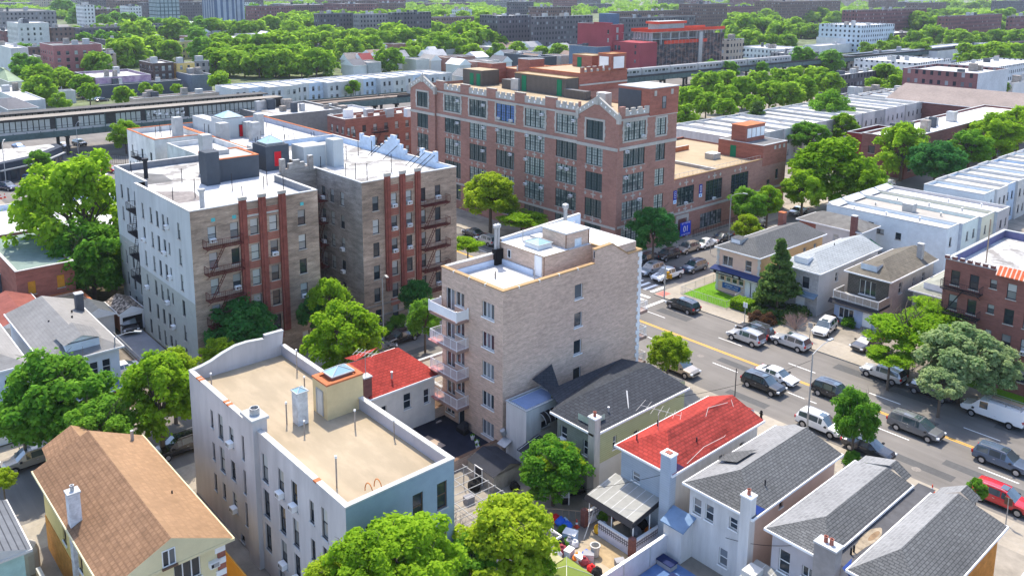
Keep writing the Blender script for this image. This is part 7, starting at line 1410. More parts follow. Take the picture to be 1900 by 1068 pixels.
for i, (a0, a1) in ((0, (20, None)), (1, (0, 73))):
    p, d, L, n = seg(i); a1 = L if a1 is None else a1
    sbox(b, i, a0, a1, -.3, 3.4, 6.6, 7.2, GREYL); sbox(b, i, a0, a1, 9.8, 13.3, 6.6, 7.2, GREYL)
    sbox(r, i, a0, a1, -.9, 4.2, 10.2, 10.45, VD, CAN); sbox(r, i, a0, a1, 9.2, 14, 10.2, 10.45, VD, M('canopy_dark', (.10, .095, .09)))
    sbox(pn, i, a0, a1, -.28, -.2, 7.2, 10.2, VD); sbox(pn, i, a0, a1, 13.1, 13.2, 7.2, 10.2, VD)
    k = a0; rr = random.Random(i)
    while k < a1-1.4:
        if rr.random() > .08: sbox(pn, i, k+.12, k+1.15, -.33, -.28, 7.95, 9.75, PANEL); sbox(pn, i, k+.12, k+1.15, -.33, -.28, 7.3, 7.85, PANEL); sbox(pn, i, k+.12, k+1.15, 13.05, 13.1, 7.4, 9.75, PANEL)
        if int(k/1.27) % 9 == 0: sbox(pn, i, k-.1, k+.1, -.5, -.33, 6.9, 10.2, VG)
        k += 1.27
b.build('platform', stn); r.build('canopy', stn); pn.build('windscreen', stn)
# spray-painted strokes on the windscreen
p, d, L, n = seg(1); gs = MB(); rr = random.Random(9); w0 = at(279, 214, 8.9).y-42
for k in range(7):
    for j in range(3):
        a = w0+k*1.5+rr.uniform(0, .7); z = rr.uniform(8.0, 9.4); sbox(gs, 1, a, a+rr.uniform(.25, 1.0), -.40, -.37, z, z+rr.uniform(.12, .7), VD if j == 1 else M('spray_white', (.7, .7, .7)))
gs.build('graffiti', stn)
# train
def train_me():
    L = 17.6; body, wins_, drs = MB(), {-1: MB(), 1: MB()}, []; ST = M('stainless', (.36, .37, .385), var=.1, metal=.35, rough=.35, spec=.5)
    body.box(-1.5, 1.5, -L/2, L/2, .9, 3.1, ST, skip='T'); pr = [(-1.5, 3.1), (-1.2, 3.55), (-.5, 3.75), (.5, 3.75), (1.2, 3.55), (1.5, 3.1)]
    for (xa, za), (xb, zb) in zip(pr[:-1], pr[1:]): body.face([(xa, -L/2, za), (xb, -L/2, zb), (xb, L/2, zb), (xa, L/2, za)], M('train_roof', (.27, .275, .28)))
    for y in (-L/2, L/2): body.face([(x, y, z) for x, z in pr], ST)
    body.box(-1.2, 1.2, -L/2+.5, L/2-.5, .2, .9, VD)
    for s in (-1, 1):
        win = wins_[s]
        for k in range(4):
            y = -6.6+k*4.4; dr = MB(); dr.box(s*1.51-.01, s*1.51+.01, y-.65, y+.65, 1.0, 3.0, GALV); drs.append(dr.build('door'))
            for q in (-.32, .32): win.box(s*1.53-.005, s*1.53+.005, y+q-.2, y+q+.2, 1.95, 2.8, GLD)
            if k < 3: win.box(s*1.515-.005, s*1.515+.005, y+1.3, y+3.1, 1.9, 2.75, GLD)
    return [body.build('body'), wins_[-1].build('window_band'), wins_[1].build('window_band')]+drs
parts = train_me()
def place_train(pos, rz, first):
    t = thing('train_car', 'silver subway train car on the elevated tracks', 'train car', pos, 'silver train on the viaduct', rz)
    for o in parts:
        q = o if first else o.copy()
        if not first: COL.objects.link(q)
        q.parent = t
k = 0
for i in (2, 3):
    p, d, L, n = seg(i); a = 6 if i == 2 else 1
    while a+18 < L and k < 15 and (p+d*a).y < 420: pos = p+d*(a+9)+n*3.4; place_train((pos.x, pos.y, 6.55), math.atan2(-d.x, d.y), k == 0); a += 18.1; k += 1
# ================================================================ VEHICLES
TYRE = M('tyre', (.02, .02, .02), var=.1, rough=.9); RIM = M('rim', (.5, .5, .52), var=.05, metal=.7, rough=.3); CGL = M('car_glass', (.035, .06, .07), var=.05, rough=.06, spec=1.0, coat=1); LAMP = M('headlamp', (.75, .78, .8), var=.03, rough=.1, spec=.7); TAIL = M('tail_lamp', (.45, .01, .01), var=.05, rough=.2, spec=.6); TRIM = M('car_trim', (.03, .03, .032), var=.05, rough=.5)
def paint(name, col, metal=.0): return M('paint_'+name, col, var=.015, blot=.01, rough=.25, spec=.5, metal=metal, coat=.8)
PAINT = {'black': paint('black', (.014, .015, .018)), 'white': paint('white', (.80, .80, .79)), 'silver': paint('silver', (.50, .51, .52), .35), 'grey': paint('grey', (.17, .175, .18), .3), 'dark': paint('dark', (.045, .047, .055), .2), 'red': paint('red', (.52, .012, .022)), 'blue': paint('blue', (.02, .11, .34)), 'slate': paint('slate', (.10, .14, .20), .3), 'navy': paint('navy', (.02, .03, .07)), 'beige': paint('beige', (.38, .33, .27), .3)}
SPEC = {  # stations: x, half width, z bottom, z belt, z top, half width at top ; roof span, wheels, width
 'suv': dict(st=[(-2.37, .80, .45, .86, .90, .74), (-2.30, .93, .34, .98, 1.06, .80), (-1.98, .95, .30, 1.03, 1.60, .68), (-1.0, .955, .30, 1.02, 1.70, .70), (-.9, .955, .30, 1.02, 1.70, .70), (.05, .955, .30, 1.01, 1.70, .70), (.13, .955, .30, 1.01, 1.695, .70), (.48, .955, .30, 1.0, 1.64, .69), (1.2, .95, .30, .98, 1.07, .80), (2.1, .92, .30, .90, .96, .72), (2.37, .80, .38, .72, .76, .62)], rw=1, ws=7, whl=1.43, r=.36, rack=1),
 'sedan': dict(st=[(-2.35, .80, .42, .80, .84, .70), (-2.28, .90, .32, .92, .97, .74), (-1.75, .92, .28, .95, 1.03, .74), (-1.0, .925, .26, .93, 1.40, .62), (-.55, .925, .26, .93, 1.44, .64), (-.47, .925, .26, .93, 1.44, .64), (.25, .925, .26, .92, 1.44, .64), (.33, .925, .26, .92, 1.43, .64), (.42, .925, .26, .92, 1.41, .63), (1.2, .92, .26, .88, .97, .74), (2.1, .88, .28, .76, .82, .68), (2.35, .76, .36, .60, .64, .58)], rw=2, ws=8, whl=1.38, r=.33, rack=0),
 'minivan': dict(st=[(-2.55, .84, .45, .9, .95, .78), (-2.48, .96, .34, 1.05, 1.12, .84), (-2.2, .98, .30, 1.08, 1.66, .72), (-1.1, .99, .30, 1.06, 1.76, .74), (-1.0, .99, .30, 1.06, 1.76, .74), (.2, .99, .30, 1.04, 1.76, .74), (.28, .99, .30, 1.04, 1.755, .74), (.6, .985, .30, 1.03, 1.70, .73), (1.55, .96, .30, .98, 1.06, .82), (2.3, .92, .32, .88, .94, .72), (2.55, .80, .40, .70, .74, .62)], rw=1, ws=7, whl=1.5, r=.35, rack=1),
 'pickup': dict(st=[(-2.85, .92, .55, 1.12, 1.16, .88), (-2.78, .96, .45, 1.14, 1.18, .88), (-1.0, .97, .42, 1.14, 1.18, .88), (-.95, .97, .42, 1.16, 1.20, .80), (-.8, .97, .42, 1.16, 1.82, .70), (.15, .97, .42, 1.16, 1.88, .72), (.23, .97, .42, 1.16, 1.88, .72), (.75, .97, .42, 1.14, 1.82, .71), (1.45, .97, .42, 1.12, 1.22, .84), (2.6, .94, .42, 1.06, 1.12, .80), (2.85, .86, .5, .85, .90, .72)], rw=3, ws=7, whl=1.85, r=.40, rack=0),
 'van': dict(st=[(-2.95, .92, .5, 1.1, 2.0, .82), (-2.88, 1.0, .42, 1.15, 2.08, .86), (-1.0, 1.0, .40, 1.15, 2.12, .88), (.3, 1.0, .40, 1.15, 2.12, .88), (.38, 1.0, .40, 1.15, 2.12, .88), (1.15, 1.0, .40, 1.15, 2.05, .86), (1.25, 1.0, .40, 1.15, 2.02, .86), (1.95, .98, .42, 1.12, 1.25, .88), (2.75, .95, .42, 1.02, 1.08, .84), (2.95, .88, .5, .85, .9, .78)], rw=-1, ws=6, whl=1.75, r=.36, rack=2)}
PROTO = {}
def build_car(kind):
    s = SPEC[kind]; st = s['st']; body, sides, front, rear = MB(), {-1: MB(), 1: MB()}, MB(), MB(); PN = PAINT['silver']; hy = SPEC[kind]['st']
    def sec(q, sg): x, w, zb, zt, zr, wt = q; return [(x, sg*w*.86, zb), (x, sg*w, zb+.16), (x, sg*w*.99, (zb+zt)/2+.08), (x, sg*w*.955, zt), (x, sg*wt, zr)]
    n = len(st); first_roof = min(i for i in range(n) if st[i][4]-st[i][3] > .25)
    last_roof = max(i for i in range(n) if st[i][4]-st[i][3] > .25)
    for i in range(n-1):
        for sg in (-1, 1):
            side = sides[sg]; a, e = sec(st[i], sg), sec(st[i+1], sg)
            for j in range(4):
                f = [a[j], e[j], e[j+1], a[j+1]]; thin = st[i+1][0]-st[i][0] < .12
                if j == 3 and first_roof <= i < last_roof and not thin and not (kind == 'van' and i < last_roof-2): 
                    ins = lambda p, q, t: tuple(p[k]+(q[k]-p[k])*t for k in range(3))
                    side.face([ins(ins(a[3], a[4], .12), ins(e[3], e[4], .12), 0), ins(e[3], e[4], .12), ins(e[3], e[4], .86), ins(a[3], a[4], .86)], CGL)
                    body.face([a[3], e[3], ins(e[3], e[4], .12), ins(a[3], a[4], .12)], PN); body.face([ins(a[3], a[4], .86), ins(e[3], e[4], .86), e[4], a[4]], PN)
                elif j == 3 and i == last_roof and kind != 'x': side.face([a[3], e[3], e[4], a[4]], PN if 0 else CGL) if 0 else body.face(f, PN)
                else: body.face(f, PN if j else TRIM)
        a, e, c, d = sec(st[i], -1)[4], sec(st[i+1], -1)[4], sec(st[i+1], 1)[4], sec(st[i], 1)[4]
        am = (a[0], 0, a[2]+.025); em = (e[0], 0, e[2]+.025)
        tgt = front if i == s['ws'] else rear if i == s['rw'] else body; m = CGL if tgt is not body else (TRIM if kind == 'pickup' and i == 1 else PN)
        tgt.face([a, e, em, am], m); tgt.face([am, em, c, d], m)
    for q, sg in ((st[0], 0), (st[-1], 1)):
        L_, R_q = sec(q, -1), sec(q, 1); body.face(L_+R_q[::-1], PN)
    x0, x1, w = st[0][0], st[-1][0], max(q[1] for q in st)
    body.box(x1-.02, x1+.03, -w*.55, w*.55, .5, .68, TRIM); body.box(x0-.03, x0+.02, -w*.7, w*.7, .42, .58, TRIM); body.box(x0-.04, x0+.0, -.26, .26, .62, .78, WHITE)
    for sx in (-1, 1):
        for sg in (-1, 1):
            cx = sx*s['whl']+(.06 if sx > 0 else 0); body.face([(cx+(s['r']+.07)*math.cos(t), sg*(w+.003), s['r']+(s['r']+.07)*math.sin(t)) for t in [math.pi*k/10-.15 for k in range(11)]]+[(cx-.3, sg*(w+.003), .2), (cx+.3, sg*(w+.003), .2)][::1], TRIM)
    if kind in ('suv', 'minivan'):
        for sg in (-1, 1): body.tube((st[2][0]+.25, sg*.62, st[3][4]+.05), (st[s['ws']][0]-.1, sg*.62, st[3][4]+.04), .025, RIM if kind == 'suv' else TRIM, 4)
        body.face([(-.1, -.4, st[4][4]+.03), (.45, -.4, st[4][4]+.015), (.45, .4, st[4][4]+.015), (-.1, .4, st[4][4]+.03)], CGL)
    for sg in (-1, 1): body.box(s['st'][s['ws']+1][0]-.35, s['st'][s['ws']+1][0]-.15, sg*(w+.06)-.1, sg*(w+.06)+.1, .98, 1.12, TRIM)
    for sg in (-1, 1): body.box(-.5, -.32, sg*w-.01, sg*w+.012, .86, .89, RIM)
    root = thing('car', kind, 'car', (0, 0, 0)); out = [body.build('body', root, smooth=28), sides[-1].build('side_window', root), sides[1].build('side_window', root), front.build('windshield', root)]
    if rear.f: out.append(rear.build('rear_window', root))
    for sx in (-1, 1):
        for sg in (-1, 1):
            wb = MB(); cx = sx*s['whl']+(.06 if sx > 0 else 0); r = s['r']; y0, y1 = sg*(w-.22), sg*(w+.012)
            wb.tube((cx, y0, r), (cx, y1, r), r, TYRE, 16); wo = wb.build('wheel', root); wb = MB(); wb.tube((cx, y1-.01*sg, r), (cx, y1+.006*sg, r), r*.64, RIM, 12); wb.build('rim', root).parent = wo
    for sg in (-1, 1):
        h = MB(); q = st[-1]; z = q[3]; h.box(x1-.22, x1+.015, sg*w*.82-.16, sg*w*.82+.12, z-.06, z+.09, LAMP); h.build('headlight', root)
        h = MB(); q = st[1]; h.box(x0-.02, x0+.14, sg*w*.84-.12, sg*w*.84+.12, q[3]-.2, q[3]+.05, TAIL); h.build('tail_light', root)
    if kind == 'van':
        b = MB()
        for x in (-2.6, -1.2, .4): b.tube((x, -.85, 2.14), (x, .85, 2.14), .03, GALV, 4); b.tube((x, -.85, 2.1), (x, -.85, 2.4), .03, GALV, 4); b.tube((x, .85, 2.1), (x, .85, 2.4), .03, GALV, 4)
        for y in (-.85, -.4, 0, .4, .85): b.tube((-2.8, y, 2.4), (.6, y, 2.4), .035, GALV, 4)
        b.box(-2.5, .3, -.3, .35, 2.42, 2.5, WOOD); b.build('roof_rack', root)
    body_o = out[0]; body_o.material_slots[0].link = body_o.material_slots[0].link
    PROTO[kind] = root; return root
def slotfix(o, col):
    for i, s in enumerate(o.material_slots):
        if s.material and s.material.name.startswith('paint_'): s.link = 'OBJECT'; s.material = PAINT[col]
def car(kind, col, px, py, rz, label, cat='car', name=None, group=None, z=0.0, stripes=False):
    p = at(px, py, z); first = kind not in PROTO
    r = build_car(kind) if first else None
    if first: PROTO[kind+'_used'] = 0
    if not first:
        src = PROTO[kind]; r = src.copy(); COL.objects.link(r)
        for ch in src.children:
            q = ch.copy(); COL.objects.link(q); q.parent = r
            for gc in ch.children: g_ = gc.copy(); COL.objects.link(g_); g_.parent = q
    r.name = name or {'pickup': 'pickup_truck', 'van': 'van', 'minivan': 'minivan'}.get(kind, 'car'); r.location = p; r.rotation_euler = (0, 0, R_(rz)); r['label'] = label; r['category'] = cat
    for q in r.children:
        if q.name.split('.')[0] == 'body': slotfix(q, col)
    if stripes:
        b = MB(); s = SPEC[kind]['st']
        for y in (-.28, .12): b.slab([(1.5, y, 1.245), (2.6, y, 1.145), (2.6, y+.16, 1.145), (1.5, y+.16, 1.245)], (0, 0, .01), PAINT['navy'])
        q = b.build('stripe'); q.parent = r
    return r
# avenue, near to far ; heading 0 = towards lower right (+X), 180 = towards upper left
for a in (
 ('suv', 'silver', 1384, 634, 180, 'silver car driving up the avenue beside the dark parked car'),
 ('suv', 'dark', 1400, 622, 180, 'dark parked car half hidden behind the moving silver one'),
 ('suv', 'silver', 1467, 643, 180, 'silver parked car with a red tail lamp nearest the bare bush'),
 ('suv', 'black', 1267, 575, 180, 'big black car with a silver roof rail by the corner lawn'),
 ('sedan', 'white', 1441, 706, 0, 'white sedan driving side by side with a black car'),
 ('suv', 'black', 1416, 722, 0, 'black car driving beside the white sedan'),
 ('suv', 'black', 1548, 738, 0, 'black car with glowing red tail lamp left of the young street tree'),
 ('minivan', 'grey', 1698, 803, 0, 'grey minivan in the middle of the avenue'),
 ('suv', 'slate', 1858, 864, 0, 'dark grey-blue car near the right edge of the avenue'),
 ('suv', 'silver', 1638, 702, 180, 'pale silver parked car before the seed-laden tree'),
 ('suv', 'dark', 1728, 734, 180, 'dark parked car under the seed-laden tree'),
 ('van', 'white', 1843, 778, 180, 'white work van with a ladder rack at the right edge'),
 ('suv', 'white', 1522, 797, 0, 'white parked car behind the street lamp'),
 ('sedan', 'dark', 1610, 840, 0, 'dark sedan parked behind the young street tree'),
 ('suv', 'red', 1858, 936, 0, 'bright red car parked at the lower right'),
 ('suv', 'beige', 1260, 690, 0, 'beige grey car under the small street tree by the tan building'),
): car(*a, cat='van' if a[0] == 'van' else 'car')
car('suv', 'white', 1530, 616, -80, 'white car standing in the driveway beside the bare bush', z=.14)
car('sedan', 'dark', 1608, 645, -97, 'dark sedan standing in the driveway by the porch steps', z=.14)
# side street (along +Y): near kerb lane
for a in (
 ('pickup', 'white', 1238, 518, -90, 'white pickup truck with dark bonnet stripes at the crossing'),
 ('suv', 'slate', 1288, 502, -90, 'slate blue car parked behind the striped pickup truck'),
 ('suv', 'silver', 1208, 507, -90, 'silver car in the shade left of the striped pickup truck'),
 ('suv', 'black', 1238, 480, -90, 'black car parked along the school kerb, nearest the crossing'),
 ('suv', 'beige', 1276, 467, -90, 'tan car parked along the school kerb behind the black one'),
 ('sedan', 'white', 1309, 458, -90, 'white car parked along the school kerb near the street lamp'),
 ('sedan', 'dark', 1340, 446, -90, 'dark car parked behind the white one on the school kerb'),
 ('suv', 'dark', 1196, 489, -90, 'dark car at the school corner under the pavement tree'),
 ('suv', 'grey', 1402, 421, -90, 'grey car parked beyond the beige corner house'),
 ('sedan', 'silver', 1480, 397, -90, 'silver car parked by the brick hip roofed house'),
 ('sedan', 'black', 745, 632, -90, 'black car parked by the low garage'),
 ('suv', 'beige', 58, 862, -90, 'silver tan car parked on the side street by the brown roofed house'),
 ('suv', 'black', 335, 838, -90, 'black car in the shade behind the brown roofed house'),
 ('sedan', 'white', 219, 697, -90, 'white car whose bonnet glints beside the pale grey hip roofed house'),
 ('sedan', 'grey', 700, 655, 90, 'grey car in the shade of the bright tree behind the flat roof'),
): car(*a, stripes=a[0] == 'pickup', name=None)
car('suv', 'black', 240, 610, -10, 'black car before the open garage at the end of the driveway', z=.15)
for a in (('suv', 'silver', 903, 452, 180, 'silver car parked before the school beyond the white flue'), ('sedan', 'dark', 878, 438, 180, 'dark car parked before the school under the spreading tree'), ('suv', 'dark', 950, 470, 180, 'dark car hidden behind the white penthouse'),
 ('suv', 'blue', 60, 338, 20, 'bright blue car before the low curved store'), ('suv', 'navy', 14, 352, 25, 'navy blue car at the left edge by the traffic cones'), ('sedan', 'white', 100, 326, 20, 'white car parked behind the small tree at the store'), ('sedan', 'red', 207, 320, 30, 'dark red car beside the big loose tree'), ('suv', 'black', 148, 270, 15, 'black car under the elevated tracks'), ('sedan', 'silver', 118, 274, 15, 'silver car under the elevated tracks'), ('sedan', 'blue', 35, 276, 10, 'blue and white car under the left end of the station'), ('sedan', 'white', 205, 240, 100, 'white car beyond the viaduct column'),
 ('sedan', 'white', 1822, 278, -90, 'white car glimpsed between the trees and the stepped row'), ('suv', 'white', 1645, 348, -90, 'white truck parked behind the white row houses')): car(*a)
rr = random.Random(2)
for i in range(16):      # the parked row on the street beyond the station
    t = i/15; car(('suv', 'sedan')[i % 2], ('dark', 'silver', 'white', 'black', 'grey', 'red')[i % 6], 108+70*t+(i % 2)*12, 161+28*t, 95, 'small parked car in the crowded street beyond the station', group='cars in the street beyond the station')['group'] = 'cars in the street beyond the station'
# ================================================================ STREET FURNITURE
def lamp(px, py, h, arm, label, two=False):
    p = at(px, py, .13); t = thing('street_lamp', label, 'street lamp', tuple(p)); b = MB(); b.tube(p, p+Vector((0, 0, h)), .10, GALV, 8, .06); b.tube(p, p+Vector((0, 0, .5)), .18, GALV, 8, .14); b.build('pole', t)
    a = Vector((*arm, 0)); e = p+Vector((0, 0, h))+a+Vector((0, 0, .7)); b = MB(); q = [p+Vector((0, 0, h))+a*s+Vector((0, 0, .7*math.sin(s*1.57))) for s in (0, .25, .5, .75, 1)]; b.path(q, .045, GALV, 6); b.build('arm', t)
    d = a.normalized(); n = Vector((-d.y, d.x, 0)); b = MB(); b.slab([e-n*.15-d*.1, e+n*.15-d*.1, e+n*.13+d*.7, e-n*.13+d*.7], (0, 0, .12), GALV); b.build('lamp_head', t)
lamp(1497, 801, 8.2, (.2, 2.6), 'tall street lamp standing beside the white parked car'); lamp(1352, 446, 8.0, (2.2, .3), 'street lamp before the school annex'); lamp(222, 742, 7, (1.6, 1.6), 'street lamp beside the white house with the pale grey hip roof'); lamp(1071, 445, 8, (-1.8, -.8), 'street lamp rising behind the white penthouse'); lamp(146, 290, 8, (0, .6), 'lamp post with a square head in the station plaza'); lamp(12, 345, 9, (-1.2, .6), 'lamp post at the left edge of the plaza'); lamp(712, 640, 8.5, (1.2, -.3), 'street lamp against the braced brick wing')
p = at(1232, 556, .13); t = thing('traffic_light', 'pole with a yellow traffic signal at the corner lawn', 'traffic light', tuple(p)); b = MB(); b.tube(p, p+Vector((0, 0, 5)), .11, GALV, 8, .09); b.build('pole', t); b = MB(); q = p+Vector((.35, .2, 3.2)); b.box(q.x-.16, q.x+.16, q.y-.16, q.y+.16, q.z, q.z+.95, M('signal_yellow', (.5, .26, .02))); b.box(q.x+.36, q.x+.62, q.y-.1, q.y+.16, q.z+.1, q.z+.7, MATS['signal_yellow']); b.tube(p+Vector((0, 0, 3.9)), q+Vector((.9, .1, .6)), .04, GALV, 5); b.build('signal_head', t)
def post(px, py, h, name, label, head=None, cat='sign'):
    p = at(px, py, .13); t = thing(name, label, cat, tuple(p)); b = MB(); b.tube(p, p+Vector((0, 0, h)), .05, GALV if head else DARK, 6); b.build('pole', t)
    if head: b = MB(); b.box(p.x-.3, p.x+.3, p.y-.03, p.y+.03, p.z+h-.65, p.z+h, head); b.build('sign_plate', t)
post(1381, 602, 3.0, 'sign_post', 'sign on a post at the kerb by the hedge', WHITE); post(1363, 742, 3.6, 'pole', 'bare dark pole at the near kerb by the red roof', None, 'pole'); post(1502, 630, 2.2, 'parking_meter', 'parking meter behind the silver parked car', GALV, 'parking meter'); post(1866, 972, 2.4, 'sign_post', 'rusty sign post beside the red car', BFRAME); post(1318, 470, 2.6, 'sign_post', 'sign post on the school pavement', WHITE)
p = at(1412, 775, .13); t = thing('hydrant', 'dark fire hydrant on the pavement behind the red roof', 'fire hydrant', tuple(p)); b = MB(); b.lathe([(.16, 0), (.12, .05), (.12, .6), (.15, .62), (.13, .75), (.03, .85)], tuple(p), BLACK, 10); b.tube(p+Vector((-.22, 0, .45)), p+Vector((.22, 0, .45)), .06, BLACK, 6); b.build('body', t)
def cone(px, py, label, z=.13, s=1):
    p = at(px, py, z); t = thing('traffic_cone', label, 'traffic cone', tuple(p)); b = MB(); b.box(p.x-.2*s, p.x+.2*s, p.y-.2*s, p.y+.2*s, z, z+.04, OR_); b.lathe([(.15*s, .04), (.1*s, .3*s), (.03*s, .72*s)], tuple(p), OR_, 10); b.build('body', t); b = MB(); b.lathe([(.112*s, .30*s), (.085*s, .45*s)], tuple(p), WHITE, 10); b.build('band', t)
cone(1729, 912, 'red traffic cone on the pavement by the twin roofs'); cone(2, 369, 'orange cone at the left edge of the plaza', 0, 1.3); cone(9, 367, 'orange cone next to the navy blue car', 0, 1.3); cone(1070, 977, 'orange cone with a white band in the cluttered yard', .14, 1)
# corner lawn with fence, hedge, brick piers
b = MB(); b.face([(x, y, .16) for x, y in ((-69.9, 95.4), (-62.6, 95.4), (-62.6, 99.6), (-68.2, 100.6), (-68.2, 112), (-69.9, 112))], GRASS)
for i in range(900):
    x, y = rr.uniform(-69.8, -62.7), rr.uniform(95.5, 99.5); a = rr.uniform(0, 6.28); b.face([(x, y, .16), (x+.05*math.cos(a), y+.05*math.sin(a), .16), (x+.06*math.sin(a), y+.06*math.cos(a), .26)], GRASS)
o = b.build('lawn'); tag(o, 'bright green corner lawn before the beige house', 'lawn'); o['kind'] = 'stuff'
b = MB(); rail(b, [(-70.1, 112, .14), (-70.1, 95.2, .14), (-62.5, 95.2, .14), (-62.5, 98.8, .14)], 1.1, GALV, .022, .28); o = b.build('fence', loc=(-66, 96, .14)); tag(o, 'thin metal fence around the corner lawn', 'fence')
hb = thing('hedge', 'clipped bright green hedge beside the pavement, right of the corner lawn', 'hedge', (-61, 96.6, .13)); rng = np.random.default_rng(3); n_ = 2600; Q = rng.random((n_, 3))*np.array([2.6, 2.2, 1.2]); fc = rng.integers(0, 5, n_); Q[fc == 0, 2] = 1.2; Q[fc == 1, 0] = 0; Q[fc == 2, 0] = 2.6; Q[fc == 3, 1] = 0; Q[fc == 4, 2] = 1.2; Q += rng.normal(size=(n_, 3))*.06
Nn = rng.normal(size=(n_, 3))*.4+np.array([0, 0, .8]); Nn /= np.linalg.norm(Nn, axis=1)[:, None]; q = at(1378, 572, .13); me = cloud_mesh('foliage', Q-np.array([1.3, 1.1, 0]), Nn, .11, rng, rng.random(n_)*.5, LEAF['bright']); o = bpy.data.objects.new('foliage', me); COL.objects.link(o); hb.location = q; o.parent = hb; c_ = MB(); c_.box(q.x-1.2, q.x+1.2, q.y-1.0, q.y+1.0, .13, 1.2, SOIL); hb['_w'] = tuple(q); c_.build('stems', hb)
for px, py, l in ((1655, 685, 'left brick gate pier by the dark sedan'), (1676, 693, 'right brick gate pier by the silver parked car')):
    p = at(px, py, .13); t = thing('brick_pier', l, 'pier', tuple(p)); b = MB(); b.box(p.x-.3, p.x+.3, p.y-.3, p.y+.3, .13, 1.2, BRICKX); b.build('shaft', t); b = MB(); b.box(p.x-.36, p.x+.36, p.y-.36, p.y+.36, 1.2, 1.3, BRICKM); b.build('cap', t)
    b = MB(); rail(b, [(p.x+.3, p.y, .13), (p.x+.3, p.y+4.2, .13)], .9, IRONB, .025, .2); o = b.build('iron_fence', loc=tuple(p)); tag(o, 'low black iron fence running back from the '+l.split(' ')[0]+' brick pier', 'fence')
b = MB(); b.box(-36.5, -14, 96.2, 98.1, .12, .17, GRASS); o = b.build('ground_cover'); tag(o, 'strip of dark ground cover before the red brick apartments', 'ground cover'); o['kind'] = 'stuff'
t = tag((lambda b: (b.box(-68, -50.2, 130.9, 131.1, .13, 2.0, GALV), b.build('fence', loc=(-60, 131, .13)))[1])(MB()), 'grey board fence along the end of the white row', 'fence')
# ================================================================ BACK YARDS
YW = M('yard_wall_white', (.52, .52, .54), var=.12, sc=.8)
o = (lambda b: (b.box(-36.05, -35.8, 38, 49.3, .13, 1.95, YW, top=WHITE), [b.box(-36.09, -36.05, 40.2+i*3, 40.32+i*3, .13, 1.95, COPG) for i in range(3)], [b.box(-35.8, -35.76, 40.2+i*3, 40.32+i*3, .13, 1.95, COPG) for i in range(3)], b.build('garden_wall', loc=(-36, 44, .13)))[-1])(MB()); tag(o, 'white rendered garden wall between the cluttered yard and the blue patio', 'wall')
b = MB(); b.face([(-35.75, 38, .142), (-29, 38, .142), (-29, 48.2, .142), (-35.75, 48.2, .142)], M('blue_patio', (.10, .18, .36), var=.2, sc=1)); structure(b, 'patio'); b = MB(); b.face([(-34.6+1.3*math.cos(a)*1.2, 41.6+1.7*math.sin(a), .147) for a in [i*math.pi/10 for i in range(20)]], M('patio_white', (.7, .7, .68))); structure(b, 'patio_inlay')
b = MB(); b.face([(-41.3, 39.5, .142), (-36.1, 39.5, .142), (-36.1, 46.1, .142), (-41.3, 46.1, .142)], M('sunny_slab', (.36, .30, .22), var=.1)); structure(b, 'patio'); b = MB(); b.face([(-40.5, 43.9, .147), (-37, 43.9, .147), (-37, 46.1, .147), (-40.5, 46.1, .147)], M('tan_mat', (.33, .25, .15), var=.2, sc=2)); structure(b, 'patio_inlay')
for x0, x1, y0, y1, l in ((-35.7, -34.4, 47.0, 47.8, 'blue topped planter box beside the white porch'), (-33.9, -32.6, 45.8, 46.6, 'blue topped planter box nearer the middle of the blue patio')):
    t = thing('planter', l, 'planter', ((x0+x1)/2, (y0+y1)/2, .14)); b = MB(); b.box(x0, x1, y0, y1, .14, .55, GREYL); b.build('box', t); b = MB(); b.box(x0-.05, x1+.05, y0-.05, y1+.05, .55, .62, M('planter_navy', (.02, .03, .09))); b.build('lid', t)
o = (lambda b: (b.box(-33.6, -33.5, 38.2, 43.2, .13, 1.6, M('red_board', (.45, .08, .05))), b.box(-33.5, -31.2, 43.1, 43.2, .13, 1.6, MATS['red_board']), b.build('fence', loc=(-33, 41, .13)))[-1])(MB()); tag(o, 'red board fence at the bottom of the blue patio', 'fence')
q = house('garage', 'small white garage with a grey hip roof in the back yards', -45.8, -40.6, 37.2, 41.5, 2.5, 3.7, SIDW, SHG, {}, hs=1.6, hn=1.6, axis='X', m2=SHL, mh=SHG, cat='garage')
gs_ = thing('shed', 'green walled shed with a mossy flat roof below the small white garage', 'shed', (-40, 38.6, .13)); b = MB(); b.box(-41.2, -39.2, 37.4, 40.0, .13, 1.9, M('shed_green', (.04, .14, .09))); b.build('wall', gs_); b = MB(); b.slab([(-41.4, 37.2, 1.92), (-39.0, 37.2, 1.92), (-39.0, 40.2, 2.0), (-41.4, 40.2, 2.0)], (0, 0, .07), M('mossy_roof', (.34, .32, .18), var=.2)); b.build('roof', gs_)
um = thing('canopy_tent', 'lime green canopy in the cluttered yard at the bottom', 'canopy', (-37.8, 39.6, .13)); b = MB(); c_ = (-37.9, 39.4, 2.5); cs_ = [(-39.2, 38.0, 1.9), (-36.5, 38.0, 1.9), (-36.5, 40.7, 1.9), (-39.2, 40.7, 1.9)]
for i in range(4): b.face([cs_[i], cs_[(i+1) % 4], c_], M('lime_cloth', (.18, .23, .05), var=.06)); b.tube(cs_[i], c_, .02, GALV, 4)
b.build('cloth', um)
for q_ in cs_: b = MB(); b.tube((q_[0], q_[1], .13), q_, .03, GALV, 5); b.build('leg', um)
YC = {n: M('yard_'+n, c, var=.1) for n, c in dict(red=(.6, .03, .03), blue=(.04, .14, .6), yellow=(.75, .42, .03), white=(.7, .7, .7), black=(.02, .02, .02), orange=(.75, .2, .03), maroon=(.25, .05, .06), pale=(.45, .6, .75), green=(.06, .3, .1), grey=(.3, .3, .32)).items()}
